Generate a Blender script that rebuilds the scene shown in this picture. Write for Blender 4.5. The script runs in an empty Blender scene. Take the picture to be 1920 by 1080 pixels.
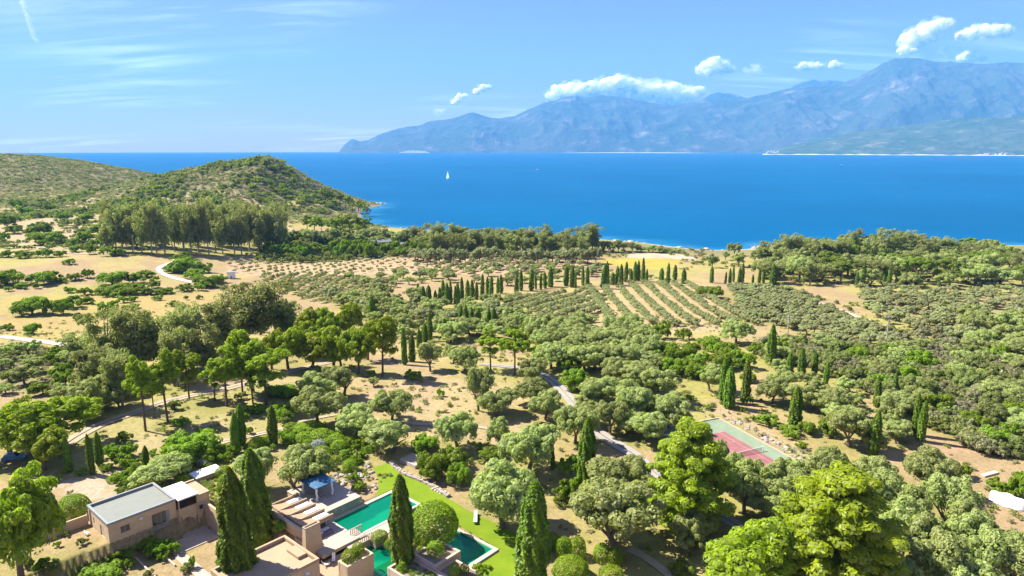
import bpy, bmesh, math, random
import numpy as np
from mathutils import Vector, Matrix
scene = bpy.context.scene
COL = scene.collection
# ---------------------------------------------------------------- camera (a drone 65 m above the villa lawn), light, exposure
cam = bpy.data.cameras.new("camera"); cam_ob = bpy.data.objects.new("camera", cam); COL.objects.link(cam_ob)
cam.sensor_width = 36; cam.lens = 24.0; cam.clip_start = 1.0; cam.clip_end = 120000
cam_ob.location = (0, 0, 65); cam_ob.rotation_euler = (math.radians(90-11.59), 0, 0)
scene.camera = cam_ob
HAZE = 3.9e-5
SUN_ELEV, SUN_AZ = math.radians(47), math.atan2(-.93, .37)       # azimuth measured from +Y towards +X
world = bpy.data.worlds.new("World"); scene.world = world; world.use_nodes = True
wn, wl = world.node_tree.nodes, world.node_tree.links; wn.clear()
w_out = wn.new("ShaderNodeOutputWorld"); w_bg = wn.new("ShaderNodeBackground")
sky = wn.new("ShaderNodeTexSky"); sky.sky_type = 'NISHITA'; sky.sun_disc = False
sky.sun_elevation = SUN_ELEV; sky.sun_rotation = SUN_AZ; sky.altitude = 100
sky.air_density = 1.0; sky.dust_density = 0.2; sky.ozone_density = 3.0
w_bg.inputs['Strength'].default_value = 0.06
# thin cirrus veils, high up over the whole sky
def wnode(t, **k):
    n = wn.new(t)
    for a, v in k.items(): setattr(n, a, v)
    return n
tc = wnode("ShaderNodeTexCoord"); sep = wnode("ShaderNodeSeparateXYZ"); wl.new(tc.outputs['Generated'], sep.inputs[0])
def wmath(op, a, b=None, clamp=False):
    n = wnode("ShaderNodeMath", operation=op, use_clamp=clamp)
    for i, v in enumerate((a, b)):
        if v is None: continue
        if isinstance(v, (int, float)): n.inputs[i].default_value = v
        else: wl.new(v, n.inputs[i])
    return n.outputs[0]
zz = wmath('ADD', wmath('MAXIMUM', sep.outputs[2], 0.0), 0.12)
comb = wnode("ShaderNodeCombineXYZ")
wl.new(wmath('DIVIDE', sep.outputs[0], zz), comb.inputs[0]); wl.new(wmath('DIVIDE', sep.outputs[1], zz), comb.inputs[1])
mp = wnode("ShaderNodeMapping"); mp.inputs['Rotation'].default_value = (0, 0, math.radians(8)); mp.inputs['Scale'].default_value = (0.55, 2.6, 1)
cshift = wnode("ShaderNodeVectorMath", operation='ADD'); cshift.inputs[1].default_value = (2.5, -.5, 0); wl.new(comb.outputs[0], cshift.inputs[0]); wl.new(cshift.outputs[0], mp.inputs[0])
n1 = wnode("ShaderNodeTexNoise"); n1.inputs['Scale'].default_value = 1.5; n1.inputs['Detail'].default_value = 7; n1.inputs['Roughness'].default_value = .62; n1.inputs['Distortion'].default_value = .5
wl.new(mp.outputs[0], n1.inputs['Vector'])
n2 = wnode("ShaderNodeTexNoise"); n2.inputs['Scale'].default_value = .42; n2.inputs['Detail'].default_value = 2
wl.new(cshift.outputs[0], n2.inputs['Vector'])
ra = wnode("ShaderNodeMapRange"); ra.inputs[1].default_value = .47; ra.inputs[2].default_value = .8; wl.new(n1.outputs['Fac'], ra.inputs[0])
rb = wnode("ShaderNodeMapRange"); rb.inputs[1].default_value = .46; rb.inputs[2].default_value = .66; wl.new(n2.outputs['Fac'], rb.inputs[0])
cm = wmath('MULTIPLY', wmath('MULTIPLY', ra.outputs[0], rb.outputs[0]), .75, True)
mixc = wnode("ShaderNodeMix", data_type='RGBA'); mixc.inputs[7].default_value = (11, 12, 13, 1)
wl.new(cm, mixc.inputs[0])
tint = wnode("ShaderNodeMix", data_type='RGBA', blend_type='MULTIPLY'); tint.inputs[0].default_value = 1.0; tint.inputs[7].default_value = (.51, .405, .73, 1)
wl.new(sky.outputs[0], tint.inputs[6]); wl.new(tint.outputs[2], mixc.inputs[6])
wl.new(mixc.outputs[2], w_bg.inputs['Color']); wl.new(w_bg.outputs[0], w_out.inputs['Surface'])
sun = bpy.data.lights.new("sun", 'SUN'); sun_ob = bpy.data.objects.new("sun", sun); COL.objects.link(sun_ob)
sun.energy = 3.8; sun.angle = math.radians(.5); sun.color = (1, .955, .87)
sdir = Vector((math.sin(SUN_AZ)*math.cos(SUN_ELEV), math.cos(SUN_AZ)*math.cos(SUN_ELEV), math.sin(SUN_ELEV)))
sun_ob.rotation_euler = sdir.to_track_quat('Z', 'Y').to_euler(); sun_ob.location = sdir*300
vs = scene.view_settings; vs.view_transform = 'Standard'; vs.look = 'None'; vs.exposure = 2.03; vs.gamma = 1; vs.use_curve_mapping = False
cy = scene.cycles; cy.max_bounces = 6; cy.diffuse_bounces = 4; cy.glossy_bounces = 2; cy.transmission_bounces = 3; cy.volume_bounces = 1
cy.transparent_max_bounces = 24; cy.sample_clamp_indirect = 6; cy.use_denoising = True; cy.caustics_reflective = False; cy.caustics_refractive = False
# ---------------------------------------------------------------- survey: positions in metres (x right, y away), width, height, label
LABELS = [["silver green tree in the shade right of the layered pine's foot", 'wood at the bottom right'],
 ["silver green tree in the wood right behind the yellowish pine's top", 'wood at the bottom right'],
 ["silver green tree of the wood touching the yellowish pine's lower right side", 'wood at the bottom right'],
 ['big bright green cypress on the lawn at the bottom centre of the view', None],
 ['big layered yellow green pine beside the pink tennis court', None],
 ['big round grey green tree overhanging the lawn beside the two grey loungers', None],
 ['biggest bright green domed shrub left of the cypress pair', None],
 ['bright bush cut by the bottom edge at the lower left', None],
 ['bright bush on dry grass left of the court corner', None],
 ['bright bush right of the stout rock garden cypress', None],
 ['bright green dense bush in the mass between orchard, grove and tennis court', 'bright bushes below the orchard'],
 ['bright green full pine at the bottom, left of the largest yellowish pine', None],
 ['bright green low shrub under the olive green tree', None],
 ['bright green round bush at the top right of the striped orchard', None],
 ['bright green round shrub beside the gravel track', None],
 ['bright green shrub at the lower end of the mass beside the lawn', None],
 ['bright green shrub at the top of the shrub mass beside the lawn', None],
 ['bright green shrub directly right of the curved lawn wall', None],
 ['bright green tree-like bush at the foot of the striped orchard', None],
 ['bright green twin-lobed bush in the rock garden', None],
 ['bright low bush at the back of the dry clearing', None],
 ['bright pine with a bare trunk behind the low dark hedges', None],
 ['bright round ball lowest in the bush garden', None],
 ['bright shrub at the right edge above the white cover', None],
 ['bright shrub under the front wall of the flat-roofed house', None],
 ['bright small shrub behind the grey gazebo tree', None],
 ['bright small shrub left of the lone slim cypress', None],
 ['bright spreading shrub at the right foot of the biggest domed shrub', None],
 ['bright yellow green pine in the dense grove left of the dry clearing', 'bright pine grove'],
 ['broad dark cypress just behind the nearest one, left of the stepped sunbeds', None],
 ['broad mound directly above the grey ball', None],
 ['broadest silver green tree at bottom centre with bare earth in front', None],
 ['clipped ball beside the short young cypress', None],
 ['clipped ball just right of the three by the court', None],
 ['clipped bush nearest the bottom centre cypress', None],
 ['clipped round hedge mass behind the flat-roofed house wall', None],
 ['cypress with two round bushes at its foot above the tennis court', None],
 ['dark bush cut by the bottom edge under the corner pine', None],
 ['dark clipped mound left of the grey ball', None],
 ['dark cypress in the broken row along the top of the striped olive orchard', 'cypress row behind the orchard'],
 ['dark cypress in the dense row left of the striped olive orchard', 'cypress row left of the orchard'],
 ['dark dense tree beside the slim cypress pair', None],
 ['dark green rounded bush scattered over the dry fields on the left', 'bushes in the left fields'],
 ['dark green rounded tree with a clear trunk behind the dry clearing', None],
 ['dark loose shrub behind the clipped mounds', None],
 ['dark pine on the point where the conical hill meets the bay', 'shore pines under the hill'],
 ['dark shaded shrub behind the slim cypress pair', None],
 ['dark shrub under the front wall of the flat-roofed house', None],
 ['dark slim cypress in the loose group behind the dry grass clearing', 'cypresses behind the dry clearing'],
 ['dark-shaded clipped bush at the bottom edge', None],
 ['darker shrub above the curved lawn wall', None],
 ['dense round tree on the left bank of the drive', None],
 ['dull bush above the court corner', None],
 ['dull bush beside the dirt track above the umbrella pine', None],
 ['dull green bush between heath and widest umbrella pine', 'bushes behind the umbrella pine'],
 ['dull round tree in the belt between pine grove and dark cypress row', 'trees between pine grove and cypress row'],
 ['flat mound at the upper right of the bush garden', None],
 ['flat-topped bush right of the gravel court cypress', None],
 ['flattest mound nearest the top of the lawn', None],
 ['fresh green climber beside the nearest cypress', None],
 ['fresh green garden bush on the bank behind the villa roofs', 'garden bushes behind the villa'],
 ['fresh green low spreading tree above the top of the lawn', None],
 ['fresh green round tree above the clipped bushes, left of its twin', None],
 ['fresh green shrub left of the tall drive cypress', None],
 ['fresh green small tree with a pale grey forked trunk', None],
 ['green bush in the thick hedgerow behind the pinkish field', 'hedgerow behind the young orchard'],
 ['green shrub in the bed beside the stepped sunbeds', None],
 ['grey green eucalyptus at the far right end of the stand', 'eucalyptus stand behind the pines'],
 ['grey green eucalyptus at the top right of the stand, above the bright pines', 'eucalyptus stand behind the pines'],
 ['grey green eucalyptus broadest of the stand', 'eucalyptus stand behind the pines'],
 ['grey green eucalyptus in front of the stand, behind the bare-trunked pines', 'eucalyptus stand behind the pines'],
 ['grey green eucalyptus in the front middle of the stand', 'eucalyptus stand behind the pines'],
 ['grey green eucalyptus in the middle of the stand', 'eucalyptus stand behind the pines'],
 ['grey green eucalyptus just left of the bright pine grove', 'eucalyptus stand behind the pines'],
 ['grey green eucalyptus left of the two broadest', 'eucalyptus stand behind the pines'],
 ['grey green eucalyptus low at the left front, above the umbrella pines', 'eucalyptus stand behind the pines'],
 ['grey green eucalyptus nearest the end of the white road', 'eucalyptus stand behind the pines'],
 ['grey green eucalyptus second broadest of the stand', 'eucalyptus stand behind the pines'],
 ['grey green eucalyptus second in from the white road', 'eucalyptus stand behind the pines'],
 ['grey green eucalyptus third in from the white road', 'eucalyptus stand behind the pines'],
 ['grey green pine with a pale straight trunk on the dry slope', None],
 ['grey green round tree in the solid grove right of the drive, above the layered pine', 'grove beside the drive'],
 ['grey green tree behind the broad cypress by the villa', None],
 ['grey green tree filling the gaps along the pale drive', 'trees along the drive'],
 ['grey green tree squeezed between the layered pine and bright pine', None],
 ['grey olive along the foot of the shore eucalyptus belt', 'olives in front of the eucalyptus belt'],
 ['grey olive in the slanting rows between cypress row and striped orchard', 'slanting olives left of the striped rows'],
 ['grey olive in the slanting rows left of the cypress row', 'slanting row olives'],
 ['grey olive in the unruled dense grove right of the striped orchard', 'dense olives right of the rows'],
 ['grey olive tree in the ruled rows of the striped orchard', 'striped orchard olives'],
 ['grey or dull green bush in the dense scrub covering the right slope', 'scrub slope on the right'],
 ['grey round tree just right of the two-toned tree', None],
 ['grey round tree on the red earth right of the tennis court', 'trees on the red earth'],
 ['greyish open-crowned tree left of the dark rounded tree at the clearing', None],
 ['huge clipped dome hedge between pool and lawn', None],
 ['huge dark round-topped pine at the lower left corner, in front of the wall', None],
 ['large tree at the right edge by the pale lane', 'large trees at the right edge'],
 ['large tree in the mixed wood on the right-hand shore', 'wood on the right shore'],
 ['largest yellowish pine at the bottom right with bare grey limbs', None],
 ['leafy bush at the bottom edge on bare earth', None],
 ['leafy shrub left of the stones', None],
 ['left bush of the pair by the earth path', None],
 ['left clipped ball in the tall left planter', None],
 ['left cypress of the pair in the scrub far right of the court', None],
 ['left half of the bright twin clipped bushes', None],
 ['left leafy bush in the right part of the front planter', None],
 ['left round bush at the foot of the court cypress', None],
 ['lightest green flowering shrub beside the archway path', None],
 ['lollipop shaped olive tree with bare trunk in the middle of the clearing', None],
 ['lone dark tree by the beach between the two shore woods', 'single shore trees'],
 ['lone dark-shaded grey tree below the right end of the striped orchard', None],
 ['lone slim cypress at the back of the clipped bush garden', None],
 ['long dark green hedge-like shrub at the back of the dry slope', None],
 ['long rounded bush at the top of the clipped bush garden', None],
 ['loose green shrub above the stone slope', None],
 ['low bush at the lower end of the rock garden', None],
 ['low clipped bush on the pool deck beside the posts', None],
 ['low dark bush at the foot of the pool cypress', None],
 ['low flat shrub left of the lone slim cypress', None],
 ['low flat shrub right of the lone slim cypress', None],
 ['low rounded tree on the shore line running towards the beach', 'low trees towards the beach'],
 ['low shrub at the lawn edge of the stones', None],
 ['lower clipped ball of the pair by the white garden roof', None],
 ['lower front mound right of the grey ball', None],
 ['lower left clipped ball of three beside the gravel court', None],
 ['lower right clipped ball of three beside the gravel court', None],
 ['mound at the left of the bush garden above the trees', None],
 ['mound directly below the grey ball', None],
 ['neat grey round tree on red earth above the bright bushes', None],
 ['neat round tree with a visible trunk on the left side of the clearing', None],
 ['olive toned pine with a bare leaning trunk beside the blue car', None],
 ['open grey tree shading the blue-roofed gazebo', None],
 ['pale grey olive on bare earth below the right shore wood', 'pale olives at the right edge'],
 ['pale rounded tree behind the widest umbrella pine', None],
 ['pale rounded tree in the middle of the clearing back edge', None],
 ['pale sage shrub at the foot of the drive cypress', None],
 ['pale tree beside the drive between two grey round trees', None],
 ['pale tree between two cypresses right of the court', None],
 ['pine with a bare trunk in the loose stand behind the dirt track', 'pines on the slope behind the dirt track'],
 ['right bush of the pair by the earth path', None],
 ['right clipped ball in the tall left planter', None],
 ['right cypress of the pair in the scrub far right of the court', None],
 ['right half of the bright twin clipped bushes', None],
 ['right leafy bush in the right part of the front planter', None],
 ['right round bush at the foot of the court cypress', None],
 ['round clipped bush in the square upper planter', None],
 ['round dull tree packed round the cypresses behind the clearing', 'trees round the middle cypresses'],
 ['round grey green tree in the loose belt between clearing and striped orchard', 'trees behind the clearing'],
 ['round grey green tree packed below the left end of the striped orchard', 'trees below the striped orchard'],
 ['round grey tree at the near right corner of the tennis court', None],
 ['round grey tree before the left part of the tennis net', None],
 ['round grey tree before the pink court near corner', None],
 ['round grey tree behind the yellowish one at the clearing left edge', None],
 ['round grey tree next to the tall cypress right of the court', None],
 ['round mound at the right of the bush garden', None],
 ['round olive green tree right of the clearing, directly behind the lawn tree', None],
 ['round tree at the start of the drive behind the clearing', None],
 ['round tree directly behind the broadest silver green tree', None],
 ['round tree in the green gardens between conical hill and bay', 'garden trees by the bay'],
 ['rounded bush along the top of the right scrub slope', 'bushes below the pale olives'],
 ['rounded dark grey green tree at the near edge of the dry clearing', None],
 ['rounded grey tree among the cypress rows at the back of the olive groves', 'olives behind the cypress row'],
 ['rounded grey tree left of the straight pale drive', None],
 ['rounded mound right of the grey ball', None],
 ['rusty yellow shrub at the edge of the bottom right wood', None],
 ['short young cypress among the round bushes by the gravel track', None],
 ['shrub among the stones above the terrace', None],
 ['shrub below the large window of the house', None],
 ['silver green big front tree of the wood right of the yellowish pine', 'wood at the bottom right'],
 ['silver green broad front tree of the wood below the white boat', 'wood at the bottom right'],
 ['silver green front tree of the wood cut by the right edge', 'wood at the bottom right'],
 ['silver green tree at the bottom edge between yellowish pine and front trees', 'wood at the bottom right'],
 ['silver green tree at the bottom edge under the broad front tree', 'wood at the bottom right'],
 ['silver green tree at the inner corner of the bottom right wood below the court', 'wood at the bottom right'],
 ['silver green tree hiding the near end of the pink court', 'wood at the bottom right'],
 ['silver green tree in the back row of the wood left of the rusty shrub', 'wood at the bottom right'],
 ['silver green tree in the back row of the wood under the tall cypress', 'wood at the bottom right'],
 ['silver green tree in the middle of the wood, between back row and front row', 'wood at the bottom right'],
 ['silver green tree in the wood nearest the rusty yellow shrub', 'wood at the bottom right'],
 ['silver green tree of the wood directly left of the white boat', 'wood at the bottom right'],
 ['silver green tree pressed against the right flank of the yellowish pine', 'wood at the bottom right'],
 ['silver grey clipped ball among the green mounds', None],
 ['silver grey low tree on red earth below the cypress pair', None],
 ['silvery grey loose plant beside the biggest domed shrub', None],
 ['single dark cypress rising behind the bright green pine grove', None],
 ['single small green bush alone in the dry clearing', None],
 ['single tapered cypress standing between the long pool and the lower pool', None],
 ['slim cypress at the edge of the parking court, nearest the parked car', None],
 ['slim cypress just behind another at the gravel court edge', None],
 ['slim cypress rising from the scrub slope between tennis court and utility poles', 'cypresses on the scrub slope above the tennis court'],
 ['slim cypress standing beside the gravel court, left of a close pair', None],
 ['slim left cypress of the pair above the tennis court corner', None],
 ['slimmer pine just left of the bright pine behind the low hedges', None],
 ['small ball in the front planter corner', None],
 ['small bright bush at the foot of the striped orchard', None],
 ['small bush on the dry grass slope between dirt track and villa garden', 'bushes on the dry slope'],
 ['small clipped ball among the pale stones', None],
 ['small clipped ball touching the grey ball', None],
 ['small green bush in the earth forecourt in front of the house', 'forecourt bushes'],
 ['small grey tree at the layered pine right flank, before the pink court', None],
 ['small grey tree behind the stout cypress above the court', None],
 ['small grey tree left of the stout cypress above the court', None],
 ['small low bush at the left corner of the square upper planter', None],
 ['small pine on the ridge running down to the rocky point', 'ridge pines on the point'],
 ['small round bush at the foot of the gravel court cypress', None],
 ['small round mound in the middle of the lower bush garden', None],
 ['small round tree with clear trunk at the back of the clearing', None],
 ['small shrub at the top of the bed by the sunbeds', None],
 ['small shrub on the stone slope', None],
 ['small young olive in spaced rows on the pinkish ploughed field', 'young orchard olives'],
 ['smaller clipped bush next to the twin clipped bushes', None],
 ['smallest bush on bare earth under the leaning pine', None],
 ['stout dark cypress in the rock garden beside the tennis court', None],
 ['stout right cypress of the pair above the tennis court corner', None],
 ['tall bright bush under the neat grey round tree', None],
 ['tall bright pine at the right end of the pine grove', None],
 ['tall cypress among grey green trees beside the pale drive, above the lawn', None],
 ['tall cypress on bare earth right of the tennis court', None],
 ['tall eucalyptus in the belt of trees along the middle of the shore', 'eucalyptus belt on the shore'],
 ['tall eucalyptus with bare trunks in the dark row below the conical hill', 'eucalyptus row below the hill'],
 ['tall pale-trunked tree on the skyline of the right shore wood', 'tall trees along the right shore'],
 ['tall pine with bare dark trunk standing nearest the curving dirt track', None],
 ['tall pine with bare trunk, second along the dirt track', None],
 ['tall slim cypress beside the left utility pole', None],
 ['tall two-toned tree with yellowish top on the right of the clearing', None],
 ['taller right cypress of the close pair above the villa roofs', None],
 ['tallest dark cypress in front of the low tan roof, nearest of the pair', None],
 ['tan tipped shrub at the terrace end of the stones', None],
 ['thin cypress along the front edge of the wood on the right shore', 'cypresses at the right wood'],
 ['thin young cypress below the big round grey green tree by the lawn', None],
 ['thin young plant in the forecourt bed', None],
 ['thin-crowned tree with forked trunk near the lollipop shaped tree', None],
 ['thinner left cypress of the close pair above the villa roofs', None],
 ['tiny bush beside the court fence', None],
 ['tiny bush in the upper rock garden', None],
 ['tiny dark cypress in front of the big bright domed shrub', None],
 ['umbrella pine at the left edge beside the widest umbrella pine', None],
 ['upper clipped ball of the pair by the white garden roof', None],
 ['upper clipped ball of three beside the gravel court', None],
 ['wide dark umbrella pine above the parked car', None],
 ['wide grey olive behind the flat-roofed house', None],
 ['yellow green bush at the corner of the house roof', None],
 ['yellow green shrub at the right foot of the drive cypress', None],
 ['yellow green shrub right of the bottom right wood', None],
 ['yellowish bush below the stout rock garden cypress', None],
 ['yellowish bush on the lawn at the front planter corner', None],
 ['yellowish clipped dome at the bottom edge', None],
 ['yellowish grey tree with a short trunk at the back of the bush garden', None],
 ['yellowish loose bush behind the house roof', None],
 ['yellowish mound in the lower bush garden', None]]
PLANTS = {}
PLANTS['cypress'] = """-41.9 93.8 5 21.4 226; -44.2 108.4 4.7 17.8 29; -17.6 98.7 3.6 15.2 186 -0.8; 2.8 91.9 4.6 17.4 3; 14.6 124.4 3.7 13.9 216; -60.4 138.7 1.7 8.9 232;
-60.5 142.2 2.5 9.5 225; -53.5 142.8 2.2 9 111; -90.8 129.7 1.4 7.8 187; -85.5 128.7 1.5 8.4 190; -86.4 132.8 1.6 7.2 188; -75.9 131.3 1.4 4.9 165;
-69.6 134.3 0.9 3.4 235; 8.4 131 1 4.6 229; 55.2 169.4 2.1 11.4 191; 55.4 164.9 3 10.7 213; 61.8 171 2.4 10.6 36; 81.3 205.8 2.7 12.7 223;
67.3 152.6 3.2 9.8 212; 78 137.4 2.5 10 217; 92.6 144.8 1.9 9.5 141; 93.5 148 1.7 9.9 103; -64.6 307.1 3.7 11.1 184; 81.1 190.3 2.2 7.6 189;
86.1 193.6 2.4 7.9 189; 89.9 193.6 1.9 7.1 189; 86.8 180.2 1.5 7.6 189; 93.6 165.6 1.8 8 189; 91 177.8 1.5 4.8 189; 102.8 174.1 1.3 6.3 189;
-33.7 205.6 2 11.5 48; -32.1 210.3 2.2 9.1 48; -32.7 232.9 2.1 6.8 48; -32.5 246.2 2.2 7 48; -31 248.7 2 10.8 48; -25.8 252.8 2.5 8 48;
-24.2 252.9 1.6 6.3 48; -21 270 2 11.4 48; -18.6 267.1 2.6 11.7 48; -16.6 274.4 2.2 10 48; -14 274.4 2.7 9.8 48; -9.9 284.5 2.1 8.5 48;
-7.5 281.4 2.5 8.9 48; -51.4 365 2 9.2 40; -47.5 357 3.4 9 40; -44.4 355.3 3.4 9.6 40; -40.7 355.1 2 7 40; -38.4 355 2.3 8.4 40;
-36.7 354.9 2.6 12.2 40; -34.2 352.9 2.8 11.2 40; -32.4 354.5 2 12.2 40; -30.1 350.7 1.7 9.8 40; -28.4 350.5 2.5 11.5 40; -26.4 353.9 2.3 13.6 40;
-24.6 370 2.7 10.6 40; -22.2 374.7 2.4 10.1 40; -19.4 367.9 2.1 9.6 40; -16.4 365.7 2.6 14.3 40; -14.3 388.7 2.2 10.4 40; -11.7 375.5 2.4 12.2 40;
-8.5 393.6 1.9 10.2 40; -6.3 396 2.5 10.9 40; 2.5 394.3 2.5 11.5 39; 5.5 406.8 2.9 12.5 39; 11.7 406.4 2.9 13.2 39; 14.7 410.1 1.6 11 39;
17.7 409.8 1.6 10.3 39; 20.4 413.3 2.3 10 39; 24 418.6 4 12.5 39; 33.9 421 3.7 12.3 39; 37 414.9 3 13.1 39; 39.2 412.8 1.6 10 39;
44.5 419.8 2.3 12.6 39; 46.1 410.3 2.6 13.3 39; 55.8 409.4 3.9 14.9 39; 60.6 425.3 2.7 14.1 39; 63.7 423.1 2.7 7.9 39; 66.7 423.1 2.7 11.6 39;
68.1 418.6 3 13.2 39; 73.9 435.6 2.8 13 39; 76.5 430.6 2.4 9.1 39; 80.9 442 2.8 12.5 39; 83.4 442.3 2.8 13.2 39; 85.5 436.8 2.4 15.5 39;
88.8 442.9 1.8 7.9 39; 98.8 443.3 3.2 8.6 39; 99 425.7 2.7 13.4 39; 108.9 448.7 2.9 9.8 39; 110.1 429.1 3.1 9.4 39; 129.8 435.9 2.8 10.6 39;
137.8 432.5 1.7 7.7 39; 140.7 432.8 2.1 9.8 39; 145.1 439.2 1.7 10.6 39; 147.4 435.4 2.4 10.2 39; 150.1 437.5 2.4 12.4 39; 155.8 433.6 1.7 6 39;
159.9 433.5 2.1 9.5 39; 163.3 435.3 2.1 8.8 39; 161.5 414.8 4.3 14.8 39; 213.8 415 2.3 9.4 228; 217.3 414.9 2.6 15.1 228; 236.3 425.5 1.7 6.2 228;
234.6 416.2 2.3 12.5 228; 246.1 428 2.7 8.7 228; 249.9 413.6 2.3 9.4 228; 264.6 414.9 2 8.7 228; 244.6 420.5 1.7 7.8 228;"""
PLANTS['eucalyptus'] = """-132.6 200.3 13.1 13.9 76; -120.8 195.4 13.6 18.4 78; -111.2 192.5 14.2 20.7 79; -103.9 195.3 13.6 19.7 72; -98.8 201.5 13.2 20.8 74; -96.2 216.7 17.7 22.9 77;
-94.9 236.2 21.5 24.8 69; -87.7 245.7 16.9 21.7 68; -112.5 175 11.2 12.7 75; -100.6 166.7 11 17.2 70; -94.8 184.6 10.6 15.7 71; -91.1 195.3 11.2 14.9 73;
-84.2 247.4 12 19.5 67; -307.6 513.7 13.3 32.6 219; -306.7 524.6 15.8 30.5 219; -301.9 524.6 13.7 30.1 219; -294.1 524.4 14.3 31.9 219; -283.6 518 15 31.9 219;
-275.1 516.1 14.5 37.9 219; -276.5 525.9 17.3 36.8 219; -268.7 523.5 15.1 34.7 219; -267.4 536.3 14.6 37.3 219; -260.2 536.1 16.5 35.6 219; -252.6 531.9 17 37.4 219;
-250.4 540 18.1 35.5 219; -241.3 538 14.2 38.3 219; -243.5 556.1 16.6 34.4 219; -235.1 549.2 16.9 36.1 219; -228.7 557.1 17.2 38.8 219; -223.4 558.3 19.1 38.3 219;
-223.7 576.4 18.4 36 219; -212.6 566.9 15.9 35.3 219; -212.9 584.7 17.3 36.4 219; -207.4 587.3 19.1 40.4 219; -199.4 584.3 19.6 40.3 219; -323.7 548.5 16.8 34.2 219;
-315.6 553.8 14.9 31.2 219; -305.8 546.3 13.6 32.4 219; -305 558 15.3 35.4 219; -298.8 564.7 15.2 35 219; -286.4 553.9 16.1 34.9 219; -282.3 562.6 13.5 34.3 219;
-273.7 564.8 16.9 33.9 219; -275.8 581.8 16.6 35.4 219; -270.5 584.8 14.6 38.1 219; -265.6 595.4 14.8 38.3 219; -260.4 600.2 18.3 36.6 219; -250.7 603 15.9 38.9 219;
-240.7 596.3 18.8 40.3 219; -238.6 614.4 15 36.7 219; -227.3 605.3 15.1 39.9 219; -223.2 613.7 15.2 34.7 219; -213.9 619.1 19.4 41.6 219; -84.4 611 17.5 20.3 218;
-77.7 603.4 19.7 20.6 218; -68 596.2 20.6 25.6 218; -57.9 596.3 19.2 21.4 218; -53 607.1 15.5 22.7 218; -45.6 609.5 19.4 24.4 218; -32.8 593.4 20.5 25 218;
-25.3 610.4 16.7 24.1 218; -19.5 600.9 20.3 26.4 218; -8.8 600.2 19.7 24.6 218; -3.4 594.2 19.4 23.7 218; 7.4 611.4 20 23.1 218; 13.8 594.4 17.2 22.5 218;
22.5 601.1 16.1 20.6 218; 29.5 596.7 19.6 26.8 218; 37.6 593.9 18.7 21.7 218; 48.2 615.9 15.6 21.6 218; 57.9 604 20.6 21.5 218; 63.1 594.1 16.2 20.3 218;
72.5 610.3 18.8 23.1 218; -78.8 576.9 16.9 19.6 218; -65.9 567.9 16.6 20.3 218; -54.5 569.9 15 17.7 218; -42.7 571.2 13.5 22.4 218; -34.6 577 14.9 17.6 218;
-19.2 574.5 15.1 19.3 218; -8.9 579.8 15.4 17.6 218; 0.9 568.3 14.9 21.8 218; 13.7 565.6 14.5 19.5 218; 25.5 572.2 15.8 20 218; 35.8 570.4 16.9 19.7 218;
47.4 558.1 13.5 18.7 218; 57.8 559.2 13 18.1 218; 185.8 457.9 14.1 11.8 97; 260.1 546.7 17 14.9 97; 378.9 512.9 16.7 13.5 97; 207.4 498.3 15.2 13.6 97;
313.9 466.8 17.3 13.8 97; 188.3 423 15.7 14.4 97; 255.8 578.3 13.5 11.2 97; 292.7 556.9 13.9 12.4 97; 168.4 434.9 19.8 14 97; 256.8 497.6 15.5 12.7 97;
238.1 536.4 17.8 15.7 97; 373.1 534.7 18.4 14.1 97; 362.8 618.1 19.3 16.9 97; 281.9 591.4 14.6 13 97; 204.8 459.5 17.6 13.1 97; 392.4 603 14.7 12.2 97;
288.8 483.5 18.5 14.8 97; 224.1 483.2 16.9 12.1 97; 341.3 453.2 19.4 17.6 97; 317.6 492 15.2 14.4 97; 316.2 447.9 14.3 12.7 97; 194.3 487.7 13.1 10 97;
204.4 510.1 18.2 12.9 97; 358.2 593.7 15.7 13.9 97; 303.6 544.7 18.4 13.5 97; 240.6 451.9 16.9 14 97; 239.3 435 18.5 14.5 97; 300.3 528.9 16.8 12.2 97;
299.9 576.2 14.7 11.3 97; 201 540.8 14.8 14.2 220; 207.1 543.4 21.1 16.4 220; 212.4 532.8 19.5 17.1 220; 218.1 529.3 19.9 21.7 220; 226.4 531.5 14.8 19.1 220;
239.6 543 16.7 19.7 220; 240.4 527.8 21.5 22.2 220; 248.8 532.4 19.5 21 220; 255.2 527.9 14.8 20.6 220; 258.7 525.3 16.4 23.1 220; 276.8 543.5 16.7 23.2 220;
276.3 527 16.4 21 220; 286.4 533.6 15.3 21.9 220; 288 519.8 20.9 24.5 220; 294 524.2 21.3 22.7 220; 314.1 543.8 22 22.3 220; 321.5 545.3 18.7 20.1 220;
319.9 524.7 17.9 23.7 220; 337 541.3 21.5 18.7 220; 346 546.4 18.5 18 220; 351.4 543.2 17.3 16.2 220; 360.3 546.4 20.5 12.1 220; 357.3 526.9 19.5 18.1 220;
373 539 17.5 14.9 220; 380.9 539 17.8 12.5 220; 388.9 544.2 21.1 14 220;"""
PLANTS['fullpine'] = """-75.6 94.1 12.3 20.5 95; -99.9 138.4 18.6 15 239; -109.4 138.4 12.8 13.7 236; -96.4 130.4 10.5 10.8 130; 35.1 88.6 14.8 15.2 11; -46 195.2 9.9 16.5 28;
-55.1 201.3 11.5 16.9 28; -61.3 199.9 12.3 13 28; -74.6 235.8 11.5 17.3 28; -65 235.4 11.1 17.2 28; -60.2 243.5 11.8 17.6 28; -68.6 200 10.8 16.3 28;
-65.5 217.4 11 14.6 28; -70.8 177.4 12.6 22.5 28; -73.6 200 10.1 15.5 28; -52.6 201.3 9.9 11.9 28; -46.9 213 8.7 16.1 28;"""
PLANTS['greyball'] = """-42.7 140.6 3.5 2.1 181; -64.5 132.7 2.9 1.8 183;"""
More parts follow.
